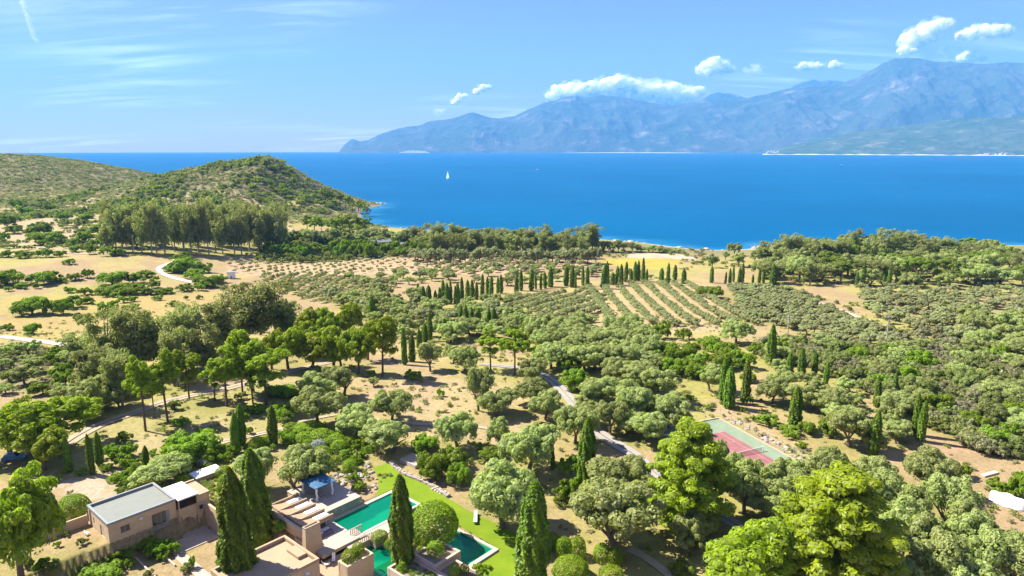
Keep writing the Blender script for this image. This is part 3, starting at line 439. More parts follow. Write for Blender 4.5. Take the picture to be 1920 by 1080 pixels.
PLANTS['olive'] = """44 296 4.8 3.7 89; 44.4 300 4.4 3.3 89; 44.2 304.2 4.5 4.3 89; 44.8 308 4.8 3.9 89; 44.8 311.6 5.2 3.8 89; 44.9 315.7 4.4 4.1 89;
44.7 319.7 4.3 4.2 89; 45.2 323.6 5.2 4 89; 45 327.8 5.1 3.7 89; 45.5 332.1 4.4 3.4 89; 45.7 335.8 4.7 3.9 89; 45.4 339.5 4.7 3.7 89;
45.6 343.5 5.2 4 89; 45.9 347.7 5.3 4 89; 46 351.3 5.3 4.2 89; 46 355.3 4.5 4.1 89; 45.8 359.2 4.4 4.2 89; 45.8 363.5 5.1 3.7 89;
46 367.2 5.1 4.2 89; 46.4 370.7 4.3 4 89; 46.7 374.5 5.3 3.8 89; 46.4 378.8 4.4 3.9 89; 46.4 382.3 4.7 3.9 89; 46.4 385.9 5.2 3.6 89;
47.2 390.2 4.7 3.8 89; 47.1 394.1 4.9 3.9 89; 47.4 398.1 4.8 3.7 89; 47 402.2 4.6 4.3 89; 47.3 406.1 4.3 3.7 89; 47 410 4.9 3.9 89;
53.3 296 4.8 4 89; 53.5 299.8 5 3.3 89; 53.6 303.3 5.3 3.6 89; 53.6 307.2 4.6 3.7 89; 53.5 310.9 4.9 3.6 89; 54 314.7 4.3 3.9 89;
53.7 318.8 4.5 4.1 89; 53.7 322.5 4.7 4 89; 53.9 326.1 4.6 4.1 89; 54.4 330 4.5 3.6 89; 54.6 334 4.8 3.5 89; 54.4 337.6 4.5 4.1 89;
54.2 341.7 4.6 4.1 89; 54.8 345.8 4.6 3.4 89; 54.9 349.5 4.6 3.6 89; 54.7 353.3 4.7 4.2 89; 54.5 357 5.2 4.2 89; 55 361.2 5.3 4.2 89;
55.3 364.9 5.1 4 89; 55.1 368.8 4.6 3.5 89; 55.4 372.4 4.6 4.1 89; 55.8 375.9 5 4.2 89; 55.9 380.1 4.9 3.3 89; 55.4 384.2 4.6 4 89;
55.7 388.2 5.2 3.9 89; 55.7 391.9 5.2 3.8 89; 55.9 396.1 4.5 3.8 89; 55.9 400.2 5.1 4.2 89; 56.5 404.4 4.3 3.9 89; 56 408.5 4.6 3.6 89;
61.9 288 4.8 4.1 89; 61.7 291.5 4.4 3.4 89; 62.6 295.1 5.2 3.4 89; 62.1 299 4.6 3.7 89; 62.5 303 4.7 3.5 89; 62.2 306.7 4.9 4 89;
62.3 310.5 4.5 3.7 89; 63 314.5 4.7 4.1 89; 62.8 318.5 4.7 3.8 89; 62.9 322.6 5 3.8 89; 63.1 326.3 5 3.4 89; 63.1 330.1 5.2 4.2 89;
63.6 333.9 5.1 3.6 89; 63.1 337.8 5.1 4 89; 63.7 342 5 4 89; 63.3 346 4.9 3.3 89; 63.9 349.6 4.3 3.4 89; 64.1 353.1 4.5 3.3 89;
63.6 357.3 5.1 4 89; 64.4 361.5 4.9 4.1 89; 64.4 365 4.8 4 89; 64.4 368.6 5.2 3.4 89; 64.4 372.4 5.1 3.5 89; 64.2 376 4.9 4.1 89;
64.4 379.8 4.7 3.7 89; 64.3 383.7 4.8 4.3 89; 65 387.5 4.5 4 89; 65 391.6 4.8 3.8 89; 65.3 395.6 4.4 3.4 89; 65.4 399.7 4.8 3.7 89;
65 403.8 4.6 3.5 89; 65.2 407.7 4.5 4 89; 70.8 288 5 3.7 89; 71.2 292.2 4.6 3.5 89; 71.2 295.7 4.7 3.5 89; 71.2 299.5 5.1 3.4 89;
71.4 303.8 4.9 3.8 89; 71.8 308 4.9 3.8 89; 71.9 312 4.7 4 89; 71.8 316.3 4.5 3.5 89; 72 320.4 5.3 4.2 89; 71.7 324.1 4.6 3.5 89;
72.4 328.1 5.2 3.6 89; 72.1 332.3 4.7 4 89; 72 335.9 5.1 3.6 89; 72.5 339.7 5 3.3 89; 72.5 343.4 4.8 3.5 89; 73 347.4 4.7 3.8 89;
72.6 351 5 3.4 89; 73.2 355.2 4.4 4.2 89; 73.2 359 5.1 3.6 89; 73.2 363.1 5.1 3.6 89; 73.6 367.2 5 3.8 89; 73.3 370.7 4.7 4 89;
73.5 374.8 4.5 3.9 89; 73.3 378.8 5.2 4 89; 74 382.4 4.4 3.6 89; 73.8 386.5 4.9 3.9 89; 73.7 390.3 4.5 3.4 89; 74.2 394.4 4.8 4 89;
73.9 398.2 4.7 4.2 89; 74.2 401.7 4.5 4.1 89; 74.1 405.5 4.7 3.8 89; 74.3 409.6 5.1 3.4 89; 74.2 413.3 4.4 4.1 89; 74.4 417.4 4.5 3.7 89;
75 421.5 5 3.9 89; 79.9 288 4.5 3.8 89; 79.9 292 4.6 4.1 89; 80.4 295.5 5.2 4.2 89; 80.3 299.3 4.9 3.9 89; 80.6 303.6 4.6 4.2 89;
80.6 307.5 5 3.3 89; 80.8 311.6 4.8 3.8 89; 80.5 315.4 4.8 3.3 89; 81 319.3 4.7 3.9 89; 81.3 323.6 4.4 4.1 89; 80.7 327.6 4.7 3.5 89;
81.2 331.2 5.2 3.6 89; 81.5 335.4 4.4 4.2 89; 81.8 339.3 5 4 89; 81.8 343.1 5.2 4.2 89; 81.8 347 4.8 3.4 89; 81.4 350.5 4.5 3.5 89;
82 354.4 4.8 3.7 89; 81.8 358.4 4.8 4.1 89; 81.8 362.2 5.2 4 89; 82.1 366 4.8 3.9 89; 81.9 369.7 4.5 4.1 89; 82.3 373.3 4.5 3.5 89;
82.4 377 4.5 3.3 89; 82.3 380.6 4.8 3.4 89; 82.6 384.1 4.7 4 89; 82.7 387.6 4.7 3.3 89; 82.7 391.9 4.4 3.8 89; 83.1 395.5 4.6 3.4 89;
83.3 399.1 4.6 4.1 89; 83.5 402.9 4.6 3.5 89; 83.6 406.6 4.9 3.6 89; 83.6 410.2 5.3 3.9 89; 83.1 413.7 4.4 3.5 89; 83.2 417.3 5 4.2 89;
84.1 420.9 4.8 4.1 89; 89.3 288 4.3 3.6 89; 89.5 292 4.4 3.6 89; 88.9 296.2 4.7 3.6 89; 89.7 300.2 4.5 4 89; 89.7 304.3 4.9 4.2 89;
89.5 308.1 4.5 4.1 89; 89.5 312 4.5 4 89; 89.9 316 4.7 3.8 89; 90 319.6 4.3 3.8 89; 90.1 323.7 4.4 3.5 89; 90.2 327.9 5.2 4.2 89;
90.5 331.7 5 3.6 89; 90 335.5 4.7 4.3 89; 90.5 339.1 4.4 3.4 89; 90.3 343.1 4.3 3.5 89; 90.7 347.1 4.3 3.5 89; 90.5 351.4 4.9 3.7 89;
91 355.5 5.1 3.8 89; 90.7 359.2 4.4 4.1 89; 90.7 362.8 5.3 3.5 89; 90.9 367 4.8 3.5 89; 91.4 371.2 4.9 4.1 89; 91.3 375.4 4.9 3.7 89;
91.8 378.9 4.9 4.1 89; 91.7 382.6 4.8 4 89; 91.6 386.2 4.8 3.4 89; 92 390.1 4.7 3.9 89; 91.7 394.1 4.7 4.3 89; 92 397.9 4.4 3.5 89;
92.5 401.5 5 4.2 89; 92.4 405.8 5.2 3.8 89; 92.7 409.6 5.2 4.2 89; 92.7 413.5 4.7 4.3 89; 92.5 417.7 5.2 3.5 89; 92.9 421.3 4.6 3.8 89;
97.6 288 5 3.6 89; 98 291.8 5 4 89; 97.9 295.6 4.6 3.7 89; 98 299.1 5.1 4 89; 98.8 303.4 5.2 3.7 89; 98.4 307 4.8 3.8 89;
98.5 311 5.2 3.6 89; 99 314.9 5.1 3.6 89; 99.1 318.5 4.3 3.4 89; 99 322.5 4.5 3.4 89; 99.3 326.1 4.8 4.3 89; 99.6 330.3 4.3 3.5 89;
99.2 333.8 4.6 3.4 89; 99.1 337.7 4.6 3.5 89; 99.4 341.9 4.6 3.3 89; 99.7 345.7 5 4.2 89; 99.5 349.8 4.4 4.1 89; 99.8 354 5.1 3.9 89;
99.7 357.7 4.3 3.9 89; 100.4 361.9 4.8 4 89; 100.4 366.2 4.9 3.7 89; 100 370.1 4.5 4 89; 100.4 374.4 4.7 3.7 89; 100.8 378.2 4.8 4.3 89;
100.5 381.9 4.8 3.7 89; 101 386 5.2 3.9 89; 100.9 389.6 4.8 3.8 89; 101.1 393.3 5.2 3.4 89; 100.9 397.3 4.8 4.2 89; 101.3 401.6 4.5 4.2 89;
101.2 405.2 5.1 3.6 89; 101.7 408.9 5.2 3.6 89; 101.3 412.8 4.4 3.6 89; 101.3 417 4.5 3.5 89; 101.7 420.6 5 4.1 89; 107.2 288 4.3 3.6 89;
106.8 292.3 4.6 3.8 89; 107.2 296 4.3 3.5 89; 107 300.2 5.2 3.5 89; 107.6 304.5 4.9 3.4 89; 107.8 308.1 4.5 3.5 89; 108 312.2 4.3 4.3 89;
107.7 316.2 4.4 3.7 89; 107.7 320.5 4.4 3.4 89; 107.9 324.1 5.2 3.4 89; 108.4 327.7 5.3 4.3 89; 108.1 331.4 5.3 3.8 89; 108.2 335.5 4.3 3.6 89;
108.7 339.6 4.9 3.8 89; 108.5 343.5 4.8 4.1 89; 108.7 347.2 5.2 4.1 89; 109.1 350.8 5.1 3.5 89; 108.6 354.5 4.4 4.3 89; 109.3 358.4 4.4 3.3 89;
109.3 362.5 5.3 4 89; 109.4 366.5 4.4 3.8 89; 109 370.3 4.9 3.6 89; 109.3 374.2 4.6 3.7 89; 109.9 378.2 5.2 4.2 89; 109.5 382.4 5.3 3.6 89;
109.7 386 5 3.6 89; 109.7 390 5.3 3.8 89; 110 393.9 5.2 4.3 89; 110 397.8 4.9 3.4 89; 110.4 401.6 5.1 3.4 89; 110.2 405.8 5.3 3.7 89;
110.4 409.5 5.2 3.7 89; 110.7 413.7 4.7 3.6 89; 110.5 417.6 4.7 4 89; 110.8 421.8 4.4 3.5 89; 166.5 405.9 5.8 3.9 88; 159.2 364.9 5.7 3.9 88;
149.1 282.3 7 4.9 88; 145.2 340 7.3 4.6 88; 134.5 298.8 5.7 3.6 88; 152.3 414.9 6.2 4.3 88; 135.4 274.6 7 4.5 88; 136.6 284.3 7.4 4.8 88;
131.4 395 7.9 5.8 88; 140.3 331.1 6.6 4.5 88; 122.7 227.4 5.9 3.7 88; 128.1 249.2 6.4 4.8 88; 162.7 376.7 7.7 5 88; 153 397.9 6.7 4.2 88;
154.7 375.3 7.2 4.7 88; 154.2 360.9 5.9 4.1 88; 136.4 325.2 6.4 4 88; 138.1 401.4 7.3 5.2 88; 138.8 383.4 7.9 5.7 88; 152.4 316.8 6.7 4.4 88;
121.8 285.5 6.9 4.9 88; 127.3 262.9 7.2 4.7 88; 148.1 275.5 6.8 4.9 88; 114.8 323.7 6.5 4.2 88; 134.1 361.3 6.8 4.1 88; 131.8 231.1 7.3 4.8 88;
145.8 366.2 7.4 4.6 88; 115.2 287.9 5.6 3.4 88; 110.2 309.4 6.3 4.2 88; 137.1 266.3 6.9 4.8 88; 143.9 298.7 7.9 5.2 88; 139.6 250.6 5.7 3.4 88;
116.9 233.8 8 5.9 88; 139.3 412.7 7.2 4.5 88; 165.2 414.9 6.4 4.6 88; 122.5 308.7 6.1 4 88; 123.6 337 6.8 4.7 88; 146.3 377.3 7.3 5.4 88;
133.2 244.3 6.7 5 88; 140 312.5 6.4 4.3 88; 127.2 346.7 5.7 3.5 88; 119.4 240.9 6 4 88; 159.5 352.7 7.8 5.4 88; 133.3 316.6 7 4.4 88;
115.7 246.3 6.6 4.3 88; 147.3 408.1 7.1 4.9 88; 130.1 311.1 5.6 4.2 88; 134.3 354 6.2 4 88; 117.2 303.3 6.1 4.5 88; 149.1 354.3 7.6 4.8 88;
151.1 300.9 6.6 4 88; 144.5 393.1 7.6 4.6 88; 153.7 350 7.8 5.2 88; 154.7 387.4 7.7 5.6 88; 152.7 339.9 6.4 4.6 88; 163.4 393.7 7.7 4.7 88;
116.7 341.1 6 4 88; 128.7 274.3 7.4 4.8 88; 118.2 296.5 8 5.6 88; 131.4 293.2 6.4 4.6 88; 127.7 237.7 7.7 5.3 88; 162.8 400.8 6.2 4.5 88;
135.2 346.3 7.3 5.3 88; 119.9 353.8 6.2 4.5 88; 157.5 345 6.8 4.5 88; 132.7 381.9 7.2 4.4 88; 153.5 367.8 6.8 4.2 88; 149.1 293.8 5.9 4.1 88;
132.4 256.5 6.8 4.9 88; 117 262.3 6.7 4.5 88; 123.3 269.2 5.6 4.1 88; 145.5 287.8 6.2 4.5 88; 131 371.1 6.2 4.4 88; 123 315.8 5.9 3.6 88;
131.3 280.2 6.2 4.2 88; 134.5 305.4 7.6 5.1 88; 157.7 331.4 6.3 4.2 88; 143.6 347.4 7.9 5.2 88; 147 327.9 6.9 5.1 88; 128.6 326.7 7 4.4 88;
144.1 399.4 5.8 4.1 88; 117.5 280.6 7.5 5.5 88; 139.6 242.3 7.1 5.2 88; 114.5 330.6 7.2 4.4 88; 143 271.2 7.6 5.4 88; 142.9 355.4 6.6 4.9 88;
123.4 360.3 7.4 4.6 88; 164.6 385.8 5.7 3.6 88; 147.6 386.9 6.9 4.2 88; 118.8 252 5.7 3.5 88; 122.5 322.7 5.9 3.6 88; 155.5 408.4 7.3 4.8 88;
116.4 311.9 7.4 4.8 88; 126.2 375.2 5.8 3.8 88; 151.8 323.1 6.6 4.5 88; 110.7 301.6 7 5.1 88; 136.6 374.5 7.8 5.2 88; 142.8 323 5.6 3.8 88;
140.6 258.1 5.9 3.9 88; 143.8 306.3 6.4 4.2 88; 137.8 391.3 7 5.1 88; 132.4 338.5 6.7 4.8 88; 146.1 313.7 6.2 4.3 88; 116.9 274.4 7.5 5.4 88;
133.2 407.4 7.3 4.6 88; 116.7 224.9 7.9 5.8 88; 141.8 278 7.6 5.1 88; 130.7 387.8 7.2 5.1 88; 125.4 256.4 6 4.1 88; 124.2 294.3 6.9 5.1 88;
125.5 368.1 7.7 5.3 88; 121.5 329 7.9 5.9 88; 135 238 6.7 4.1 88; 144.9 263.5 7.1 5.3 88; 136.8 367.3 7.6 4.6 88; 120.6 346.8 7.9 5.3 88;
126.1 353.1 7 4.2 88; 125.9 300.7 5.7 3.8 88; 153.5 309.7 5.9 3.7 88; 111.1 315.6 7.4 4.6 88; 127.9 286.9 5.7 3.6 88; 125.1 280.1 5.9 4 88;
138.2 293.5 6.4 4 88; 152 381 7.6 5.1 88; 141.4 361.5 6.7 4.6 88; 133.2 331.6 7.8 5.7 88; 29.1 284.2 4.5 4.1 86; 32 287.8 4.6 4.4 86;
33.3 293.2 5 3.5 86; 36.3 296.6 5.4 3.7 86; 19.3 283.8 4.6 4.3 86; 21.6 288.3 4.5 3.8 86; 23.7 291.8 4.9 3.8 86; 26.6 296.3 4.6 3.7 86;
29.3 300.5 4.8 4.3 86; 31.3 305.2 5.6 3.5 86; 33.1 309.3 4.8 4.3 86; 35.6 314 5.3 3.5 86; 37.7 318.9 4.3 3.9 86; 40.2 323.2 5.4 3.9 86;
42.7 327.7 5.2 3.5 86; 14.3 291.7 4.8 3.8 86; 16.7 295.7 4.9 4 86; 18.8 300.6 4.6 4.4 86; 22.1 304.4 5.2 3.7 86; 23.5 309.7 5.5 4.2 86;
26.5 314.3 5 4.1 86; 28.8 318.6 5.4 3.7 86; 30.7 322.6 5 3.8 86; 33.8 327.4 5.2 3.9 86; 35.9 331 5.3 3.5 86; 38.5 335.9 4.6 3.6 86;
40.5 340.2 5.2 3.5 86; 43.2 344.5 4.8 4.1 86; 45.2 349 4.6 3.9 86; 46.9 353.2 5.4 3.5 86; 49.3 358.3 4.7 3.9 86; 12.5 304.1 5.1 3.8 86;
14.7 308.5 4.6 3.6 86; 17 313.1 4.4 3.8 86; 19.2 317.4 5 4.2 86; 21.6 322.3 4.6 4.3 86; 24.3 326.4 4.2 3.5 86; 26.4 331.2 5.2 3.9 86;
28.5 334.8 5 4.4 86; 30.4 339.8 5.4 4.1 86; 33 343.7 5.2 4.3 86; 35.9 348.3 5.2 4.2 86; 37.7 353.2 4.7 3.6 86; 39.6 357.6 5.3 3.4 86;
42 361.5 4.5 4.1 86; 44.5 366.2 5 3.7 86; 47.6 370.5 4.9 4.1 86; 49.5 374.6 5.5 4.2 86; 52 379.4 5.1 3.7 86; 4.3 307.8 4.4 3.9 86;
7.2 312.1 5.1 3.5 86; 9.3 316.4 4.9 3.5 86; 12.4 321.2 5.4 3.8 86; 14 326.2 4.6 3.9 86; 16.7 330.8 5.2 3.5 86; 18.8 335.2 5.4 3.8 86;
20.8 338.8 5.3 3.6 86; 24 343.2 5.2 4.1 86; 25.6 347.9 5.1 3.7 86; 28.3 352.5 5.5 3.7 86; 30.2 356.7 5 3.9 86; 33.4 360.8 4.9 3.9 86;
34.9 365.5 4.8 3.8 86; 38 370.6 5.6 3.6 86; 39.8 374.9 4.3 3.5 86; 41.8 379.4 4.9 3.8 86; 44.2 383.7 5.6 4.1 86; 47.5 387.7 4.6 3.6 86;
49.1 391.6 4.7 3.4 86; -2.7 311.7 4.6 3.7 86; -0.1 316.3 5.3 4.3 86; 2.8 320.7 5.2 4.1 86; 4.9 325.1 4.5 4.2 86; 7.1 329.5 5.1 3.5 86;
9.6 334.6 5.6 3.5 86; 11.9 338.8 4.4 4 86; 13.6 342.6 4.2 3.7 86; 16.7 347.4 5.3 4.4 86; 18.2 352.2 5.5 4 86; 20.8 355.8 4.8 3.8 86;
23.1 360.8 5.1 3.7 86; 25.3 365 5.2 4.1 86; 28.2 369.9 5.3 3.8 86; 30.7 374 4.7 3.6 86; 32.6 378.5 5.3 3.7 86; 35.1 382.1 5 3.8 86;
37.8 387.5 4.3 4.4 86; 39.4 392 5.6 3.6 86; 41.9 395.5 5.5 4.2 86; -3.1 329 5.3 3.9 86; -0 333.2 5.6 4.1 86; 2.1 337.3 4.7 3.4 86;
4.3 342 4.5 3.7 86; 6.3 346.5 4.9 3.5 86; 9.2 351.7 5.2 4.4 86; 11 355.8 4.5 4.3 86; 13.8 360.3 5.3 3.5 86; 15.6 364.8 5.3 3.8 86;
17.9 368.3 5.3 4.1 86; 20.7 373.5 5.3 3.4 86; 23.4 378.2 5.4 4.3 86; 25.4 382.2 4.4 4.2 86; 28 386.4 4.3 3.6 86; 30.1 391.4 4.9 4.3 86;
-1 351.1 5 3.9 86; 1.7 355 4.8 4.1 86; 4.1 359.9 5.4 4.3 86; 6.8 363.5 4.8 4.2 86; 8.7 368.4 4.5 4.2 86; 11 372.5 5.3 3.5 86;
13 377 4.8 3.5 86; 15.8 381.8 5.4 4.3 86; 18.6 385.4 4.7 3.8 86; -2.5 363.1 4.5 3.7 86; -0.9 367.3 5.5 3.9 86; 1.9 371.9 5.1 4.3 86;
3.7 377.1 4.6 4.1 86; -219.8 533.7 3.9 3.7 209; -216.4 551.2 3.4 3.4 209; -214.4 515.1 3.4 3.1 209; -212.8 524.7 3 2.8 209; -211.4 533.2 4 3.2 209;
-209.7 541.5 4.2 4.2 209; -206.9 551.1 3.1 2.9 209; -205.7 560.7 4.3 4.2 209; -204.9 568.4 3.3 2.5 209; -208.5 497.3 3.7 3.1 209; -206.1 505.7 4.1 3.5 209;
-203.7 514.2 2.7 2.5 209; -202.4 523.8 2.6 2.4 209; -201.8 533.7 2.7 2.1 209; -199 541.8 4.3 3.6 209; -198.7 551.4 4 3.8 209; -195.8 559.3 2.7 2.2 209;
-195.2 569.7 4.3 3.8 209; -200.3 487.3 3.2 2.5 209; -198.7 496.3 4.4 4.4 209; -197 506.2 3.3 3.2 209; -195.7 515.7 3.4 2.5 209; -194 524.4 4.1 4.1 209;
-192.4 532.9 4 3.2 209; -190.3 542.8 3.1 3 209; -186.6 560 3.5 2.9 209; -185.6 569.8 2.9 2.8 209; -193.8 469.3 3.5 2.9 209; -192.1 479.5 4.2 3.9 209;
-189.9 487.8 3.8 3.5 209; -188.3 497.3 3.5 2.9 209; -186.3 515.1 3.6 3 209; -183.4 524.2 3.4 3.3 209; -181.9 533.5 3.8 3.1 209; -180.4 542.8 4.2 4.1 209;
-179.6 551.5 3.6 3.5 209; -177.1 560.4 3.8 3 209; -175.6 568.9 3.6 3.3 209; -173.9 577.2 3.7 3 209; -184.4 470.3 3.8 3.4 209; -182.8 478.3 3.4 2.7 209;
-181.3 487.3 2.9 2.5 209; -179.1 496.6 3.7 3.6 209; -178 505.9 3.3 2.6 209; -176.7 515.2 3.3 2.5 209; -174.3 524.7 3.2 3.1 209; -172.6 532.8 4.1 3.2 209;
-170.5 542.7 3.6 3.3 209; -170.4 550.4 4.2 3.8 209; -167.8 560.6 2.9 2.4 209; -166.7 569.8 3 2.5 209; -173.7 470 3.1 2.6 209; -172.9 478.7 4.4 3.8 209;
-171.4 487.7 3.7 3.5 209; -169.6 496.6 2.6 2.6 209; -168.5 505.4 3 3 209; -166.5 515.2 3.7 3.3 209; -164.5 523.7 2.8 2.5 209; -163.3 532.9 3.1 2.6 209;
-162.4 541.6 3.7 3.2 209; -159.3 560.4 3.6 3.1 209; -156.7 569 3.9 3.8 209; -154.7 577.5 3.3 2.7 209; -166.1 461.3 2.7 2.3 209; -164.3 469.4 4 3.5 209;
-163.7 478.4 3.5 3.1 209; -162.2 488.5 2.7 2.6 209; -159.8 497.8 2.6 2.6 209; -158.1 505.6 2.7 2.4 209; -155.7 524.7 2.8 2.2 209; -154.3 533.2 3.3 2.5 209;
-152.9 541.3 3.3 2.9 209; -151.2 550.9 4.2 3.5 209; -148.3 559.8 3.5 2.7 209; -147.2 569 2.9 2.8 209; -146.2 578.1 3.7 3 209; -157.7 460.6 3.5 3 209;
-155.2 470.2 2.9 2.3 209; -154.5 479.2 2.8 2.2 209; -152.6 488.5 3.5 2.6 209; -151.3 497.7 2.7 2.5 209; -148.3 506.3 2.8 2.7 209; -147.7 514.6 3.7 3.1 209;
-146.1 523.4 3.2 3.1 209; -144.4 533.6 4 3.6 209; -142.3 541.8 3.6 2.8 209; -141.8 551.6 3 2.6 209; -139.5 560.6 2.6 2.4 209; -138.5 568.4 3.4 2.7 209;
-135.7 577.4 3.3 2.7 209; -135 586.6 2.9 2.5 209; -149.4 452.7 4.3 3.9 209; -146.9 460.4 3.4 3.2 209; -145.6 469.5 3.8 3.1 209; -145.1 478.8 3 3 209;
-142.9 487.7 3.2 2.9 209; -141.6 497.3 2.9 2.9 209; -138.8 505.2 3.4 2.6 209; -138.7 515.1 3.3 3.3 209; -137 523.3 3.2 3.1 209; -135.5 532.6 4.3 3.3 209;
-133.6 541.9 2.7 2.2 209; -130.8 550.5 2.7 2.3 209; -130.7 559.7 3.6 2.8 209; -128.2 569.6 4.3 3.4 209; -126.8 578.1 3.6 3 209; -124.5 586.7 3.9 3.4 209;
-140.3 451.7 3 2.3 209; -138.4 460.4 4.1 3.1 209; -136.6 470.1 2.8 2.2 209; -135.6 478.5 3.9 3.2 209; -133.4 487.7 2.8 2.6 209; -131.5 497.4 4.2 3.8 209;
-129.9 506.7 4.1 3.8 209; -128 514.8 3.1 2.4 209; -127.3 524.3 2.9 2.4 209; -125.2 532.2 4 3 209; -123.1 542.7 3.2 2.9 209; -122.3 550.7 3.4 2.5 209;
-120.1 559.4 4.1 3.6 209; -119 569.7 3.9 3.7 209; -116.6 577.9 3.2 2.7 209; -115 587.1 4 4 209; -128.1 460.9 2.8 2.1 209; -125.4 479.6 3.6 3.1 209;
-124.3 488.1 3.1 2.6 209; -122.4 496.6 3 3 209; -120.4 505.8 4.1 3.2 209; -119.7 514.5 3.5 2.7 209; -117.9 524.5 4.2 3.5 209; -115.6 533.5 4.2 3.5 209;
-114.1 541.5 3.5 3 209; -112.9 550.8 2.6 2.3 209; -110.2 560.5 3.3 3.3 209; -109.3 569.5 3.8 3.2 209; -107.8 577.7 3.8 2.9 209; -106.1 587.4 3.2 3 209;
-117.9 470.3 4.3 3.3 209; -115.2 479.6 3.8 3.5 209; -114.1 487.5 3.9 3.5 209; -111.9 497.1 3 2.6 209; -111.6 506.2 3.3 3.2 209; -108.5 524.3 3.3 2.9 209;
-105.7 532.5 3.3 2.7 209; -104.1 541.5 3.7 3.4 209; -103.8 551.1 3 2.9 209; -101.6 559.9 3.9 3.4 209; -98.1 578.7 3.1 2.5 209; -96.6 587.2 2.8 2.2 209;
-94.9 596.3 3.7 3.4 209; -105.9 479.7 3.5 2.9 209; -104.1 487.6 3.8 3.5 209; -103.8 496.5 3.5 2.7 209; -101.4 505.4 2.9 2.7 209; -99.5 515.3 4.1 4 209;
-97.4 532.4 4.3 3.3 209; -95.3 542.3 3.3 3.1 209; -93.5 550.8 3.3 2.6 209; -91.7 560 3.3 3.2 209; -88.4 577.7 4 3.1 209; -86.8 587.7 3.2 2.7 209;
-85.3 596.5 3.5 3.1 209; -94.7 488 3.2 2.4 209; -93.4 496.3 3 2.5 209; -91.3 506.1 3.5 2.9 209; -88.4 523.2 3.2 3.1 209; -87.7 532.9 2.6 2.2 209;
-86.2 542.8 2.7 2.3 209; -84.5 551.7 2.8 2.5 209; -82.7 560.4 2.7 2.3 209; -80.7 569.2 4.2 3.2 209; -79.4 578.6 4 3.8 209; -75.7 596.6 4.4 3.5 209;
-85 488.8 3.4 2.7 209; -84.2 496.7 3.1 2.8 209; -82.7 505.3 2.9 2.5 209; -81.5 514.2 4.2 4 209; -78.2 533.7 2.8 2.8 209; -76.3 541.6 2.9 2.8 209;
-75.2 551 4 4 209; -73.6 560.2 2.8 2.3 209; -71.3 569.7 3.5 2.8 209; -69.7 578.4 3.1 2.4 209; -69 587.4 3.9 3.3 209; -66.1 595.3 3.7 3.2 209;
-76.5 487.2 3.3 2.7 209; -74 496.8 3.8 3.3 209; -72.4 506.8 4.3 3.5 209; -72.2 514.9 4.3 4 209; -69.2 523.7 3.3 2.9 209; -68.5 533 2.8 2.5 209;
-67.4 541.3 3.4 2.9 209; -65.5 550.6 4.3 4.1 209; -63 560.2 3.1 2.6 209; -62.3 569.6 3 2.6 209; -60.9 577.3 2.9 2.7 209; -59.4 587.5 4.5 3.9 209;
-57 595.4 4.6 4.3 209; -67.2 488.7 3.7 2.9 209; -65.9 496.3 3.8 3.3 209; -63.2 505.3 4.2 3.8 209; -61.6 514.6 2.8 2.3 209; -60.4 524.6 4 3.4 209;
-59.2 533.7 4.9 4 209; -57.9 541.9 5.2 4.7 209; -56.2 551 4.8 4.5 209; -53.3 559.4 5.6 4.6 209; -51.8 569.1 5.6 5.1 209; -50.3 577.7 6.1 4.7 209;
-48.6 586.6 5.2 4.7 209; -48.2 596.4 6.4 5.3 209; -58.3 479.1 5.8 4.4 209; -55.3 496.6 5.8 4.9 209; -54.8 506.3 4.7 4 209; -52.8 514.5 4.6 4.6 209;
-50.9 523.4 6.3 5.4 209; -49.2 532.7 4.6 3.5 209; -47 541.9 6.4 4.9 209; -46 550.3 4.7 4.7 209; -44.9 560.1 5.4 5.3 209; -42.9 569.7 4.9 4.2 209;
-41.6 578.5 6.3 5.6 209; -39 586.9 4.6 4 209; -49.7 479.4 5.5 4.5 209; -47.6 487.4 6 4.8 209; -46.8 497.8 6 4.7 209; -44.7 506.2 4.7 4.5 209;
-43.6 515.1 5.9 4.8 209; -41 523.4 4.6 4.3 209; -39.6 533 5.7 5.5 209; -36 550.4 5.2 4.4 209; -35.6 560.2 6.5 6.1 209; -32.7 568.7 4.5 4.3 209;
-31.3 578.3 5.3 4.5 209; -29.9 587.2 5.5 5.2 209; -29.4 596.5 5.5 5.2 209; -39.8 479 4.6 3.6 209; -37.7 487.6 6.4 6.2 209; -36.5 496.6 5.3 4.3 209;
-35 506.4 5.8 5.1 209; -33.1 514.8 5.1 4.6 209; -31.6 523.3 5.4 4.4 209; -31 532.2 4.8 4.5 209; -28.8 542.5 5.4 4.7 209; -26.6 551.4 4.5 4.1 209;
-25.2 560.6 5.7 5.2 209; -23.1 568.5 6.3 4.8 209; -22.5 577.3 4.7 3.8 209; -21 587.4 5.4 4.5 209; -18.5 596.3 6.4 5.2 209; -30.5 478.2 5.4 4.7 209;
-28.2 488.3 5.9 5.5 209; -26.7 496.9 6.3 5.8 209; -25.3 505.9 6.3 5 209; -23.7 515.4 5 4 209; -22.6 523.4 6.2 5.6 209; -21.1 532.2 4.8 3.8 209;
-20 542.1 4.7 4.7 209; -16.9 550.3 5.2 4.1 209; -15.8 560.4 4.6 4 209; -13.7 569.2 5.4 4.8 209; -12.9 578.5 5.4 4.3 209; -11.9 587.1 6.1 4.9 209;
-10.2 596.4 5.7 4.8 209; -20.5 478.7 6.2 5.7 209; -20 488.2 5.5 5.4 209; -17.7 497 4.6 3.9 209; -16.2 505.3 5.1 4.6 209; -15.2 514.7 5.1 5 209;
-13.1 524.7 4.7 3.6 209; -11 532.9 4.9 3.8 209; -9.4 541.9 5.2 5 209; -8.4 550.6 5 4.7 209; -6.5 560.6 5.2 4.6 209; -4.7 568.8 5.8 5 209;
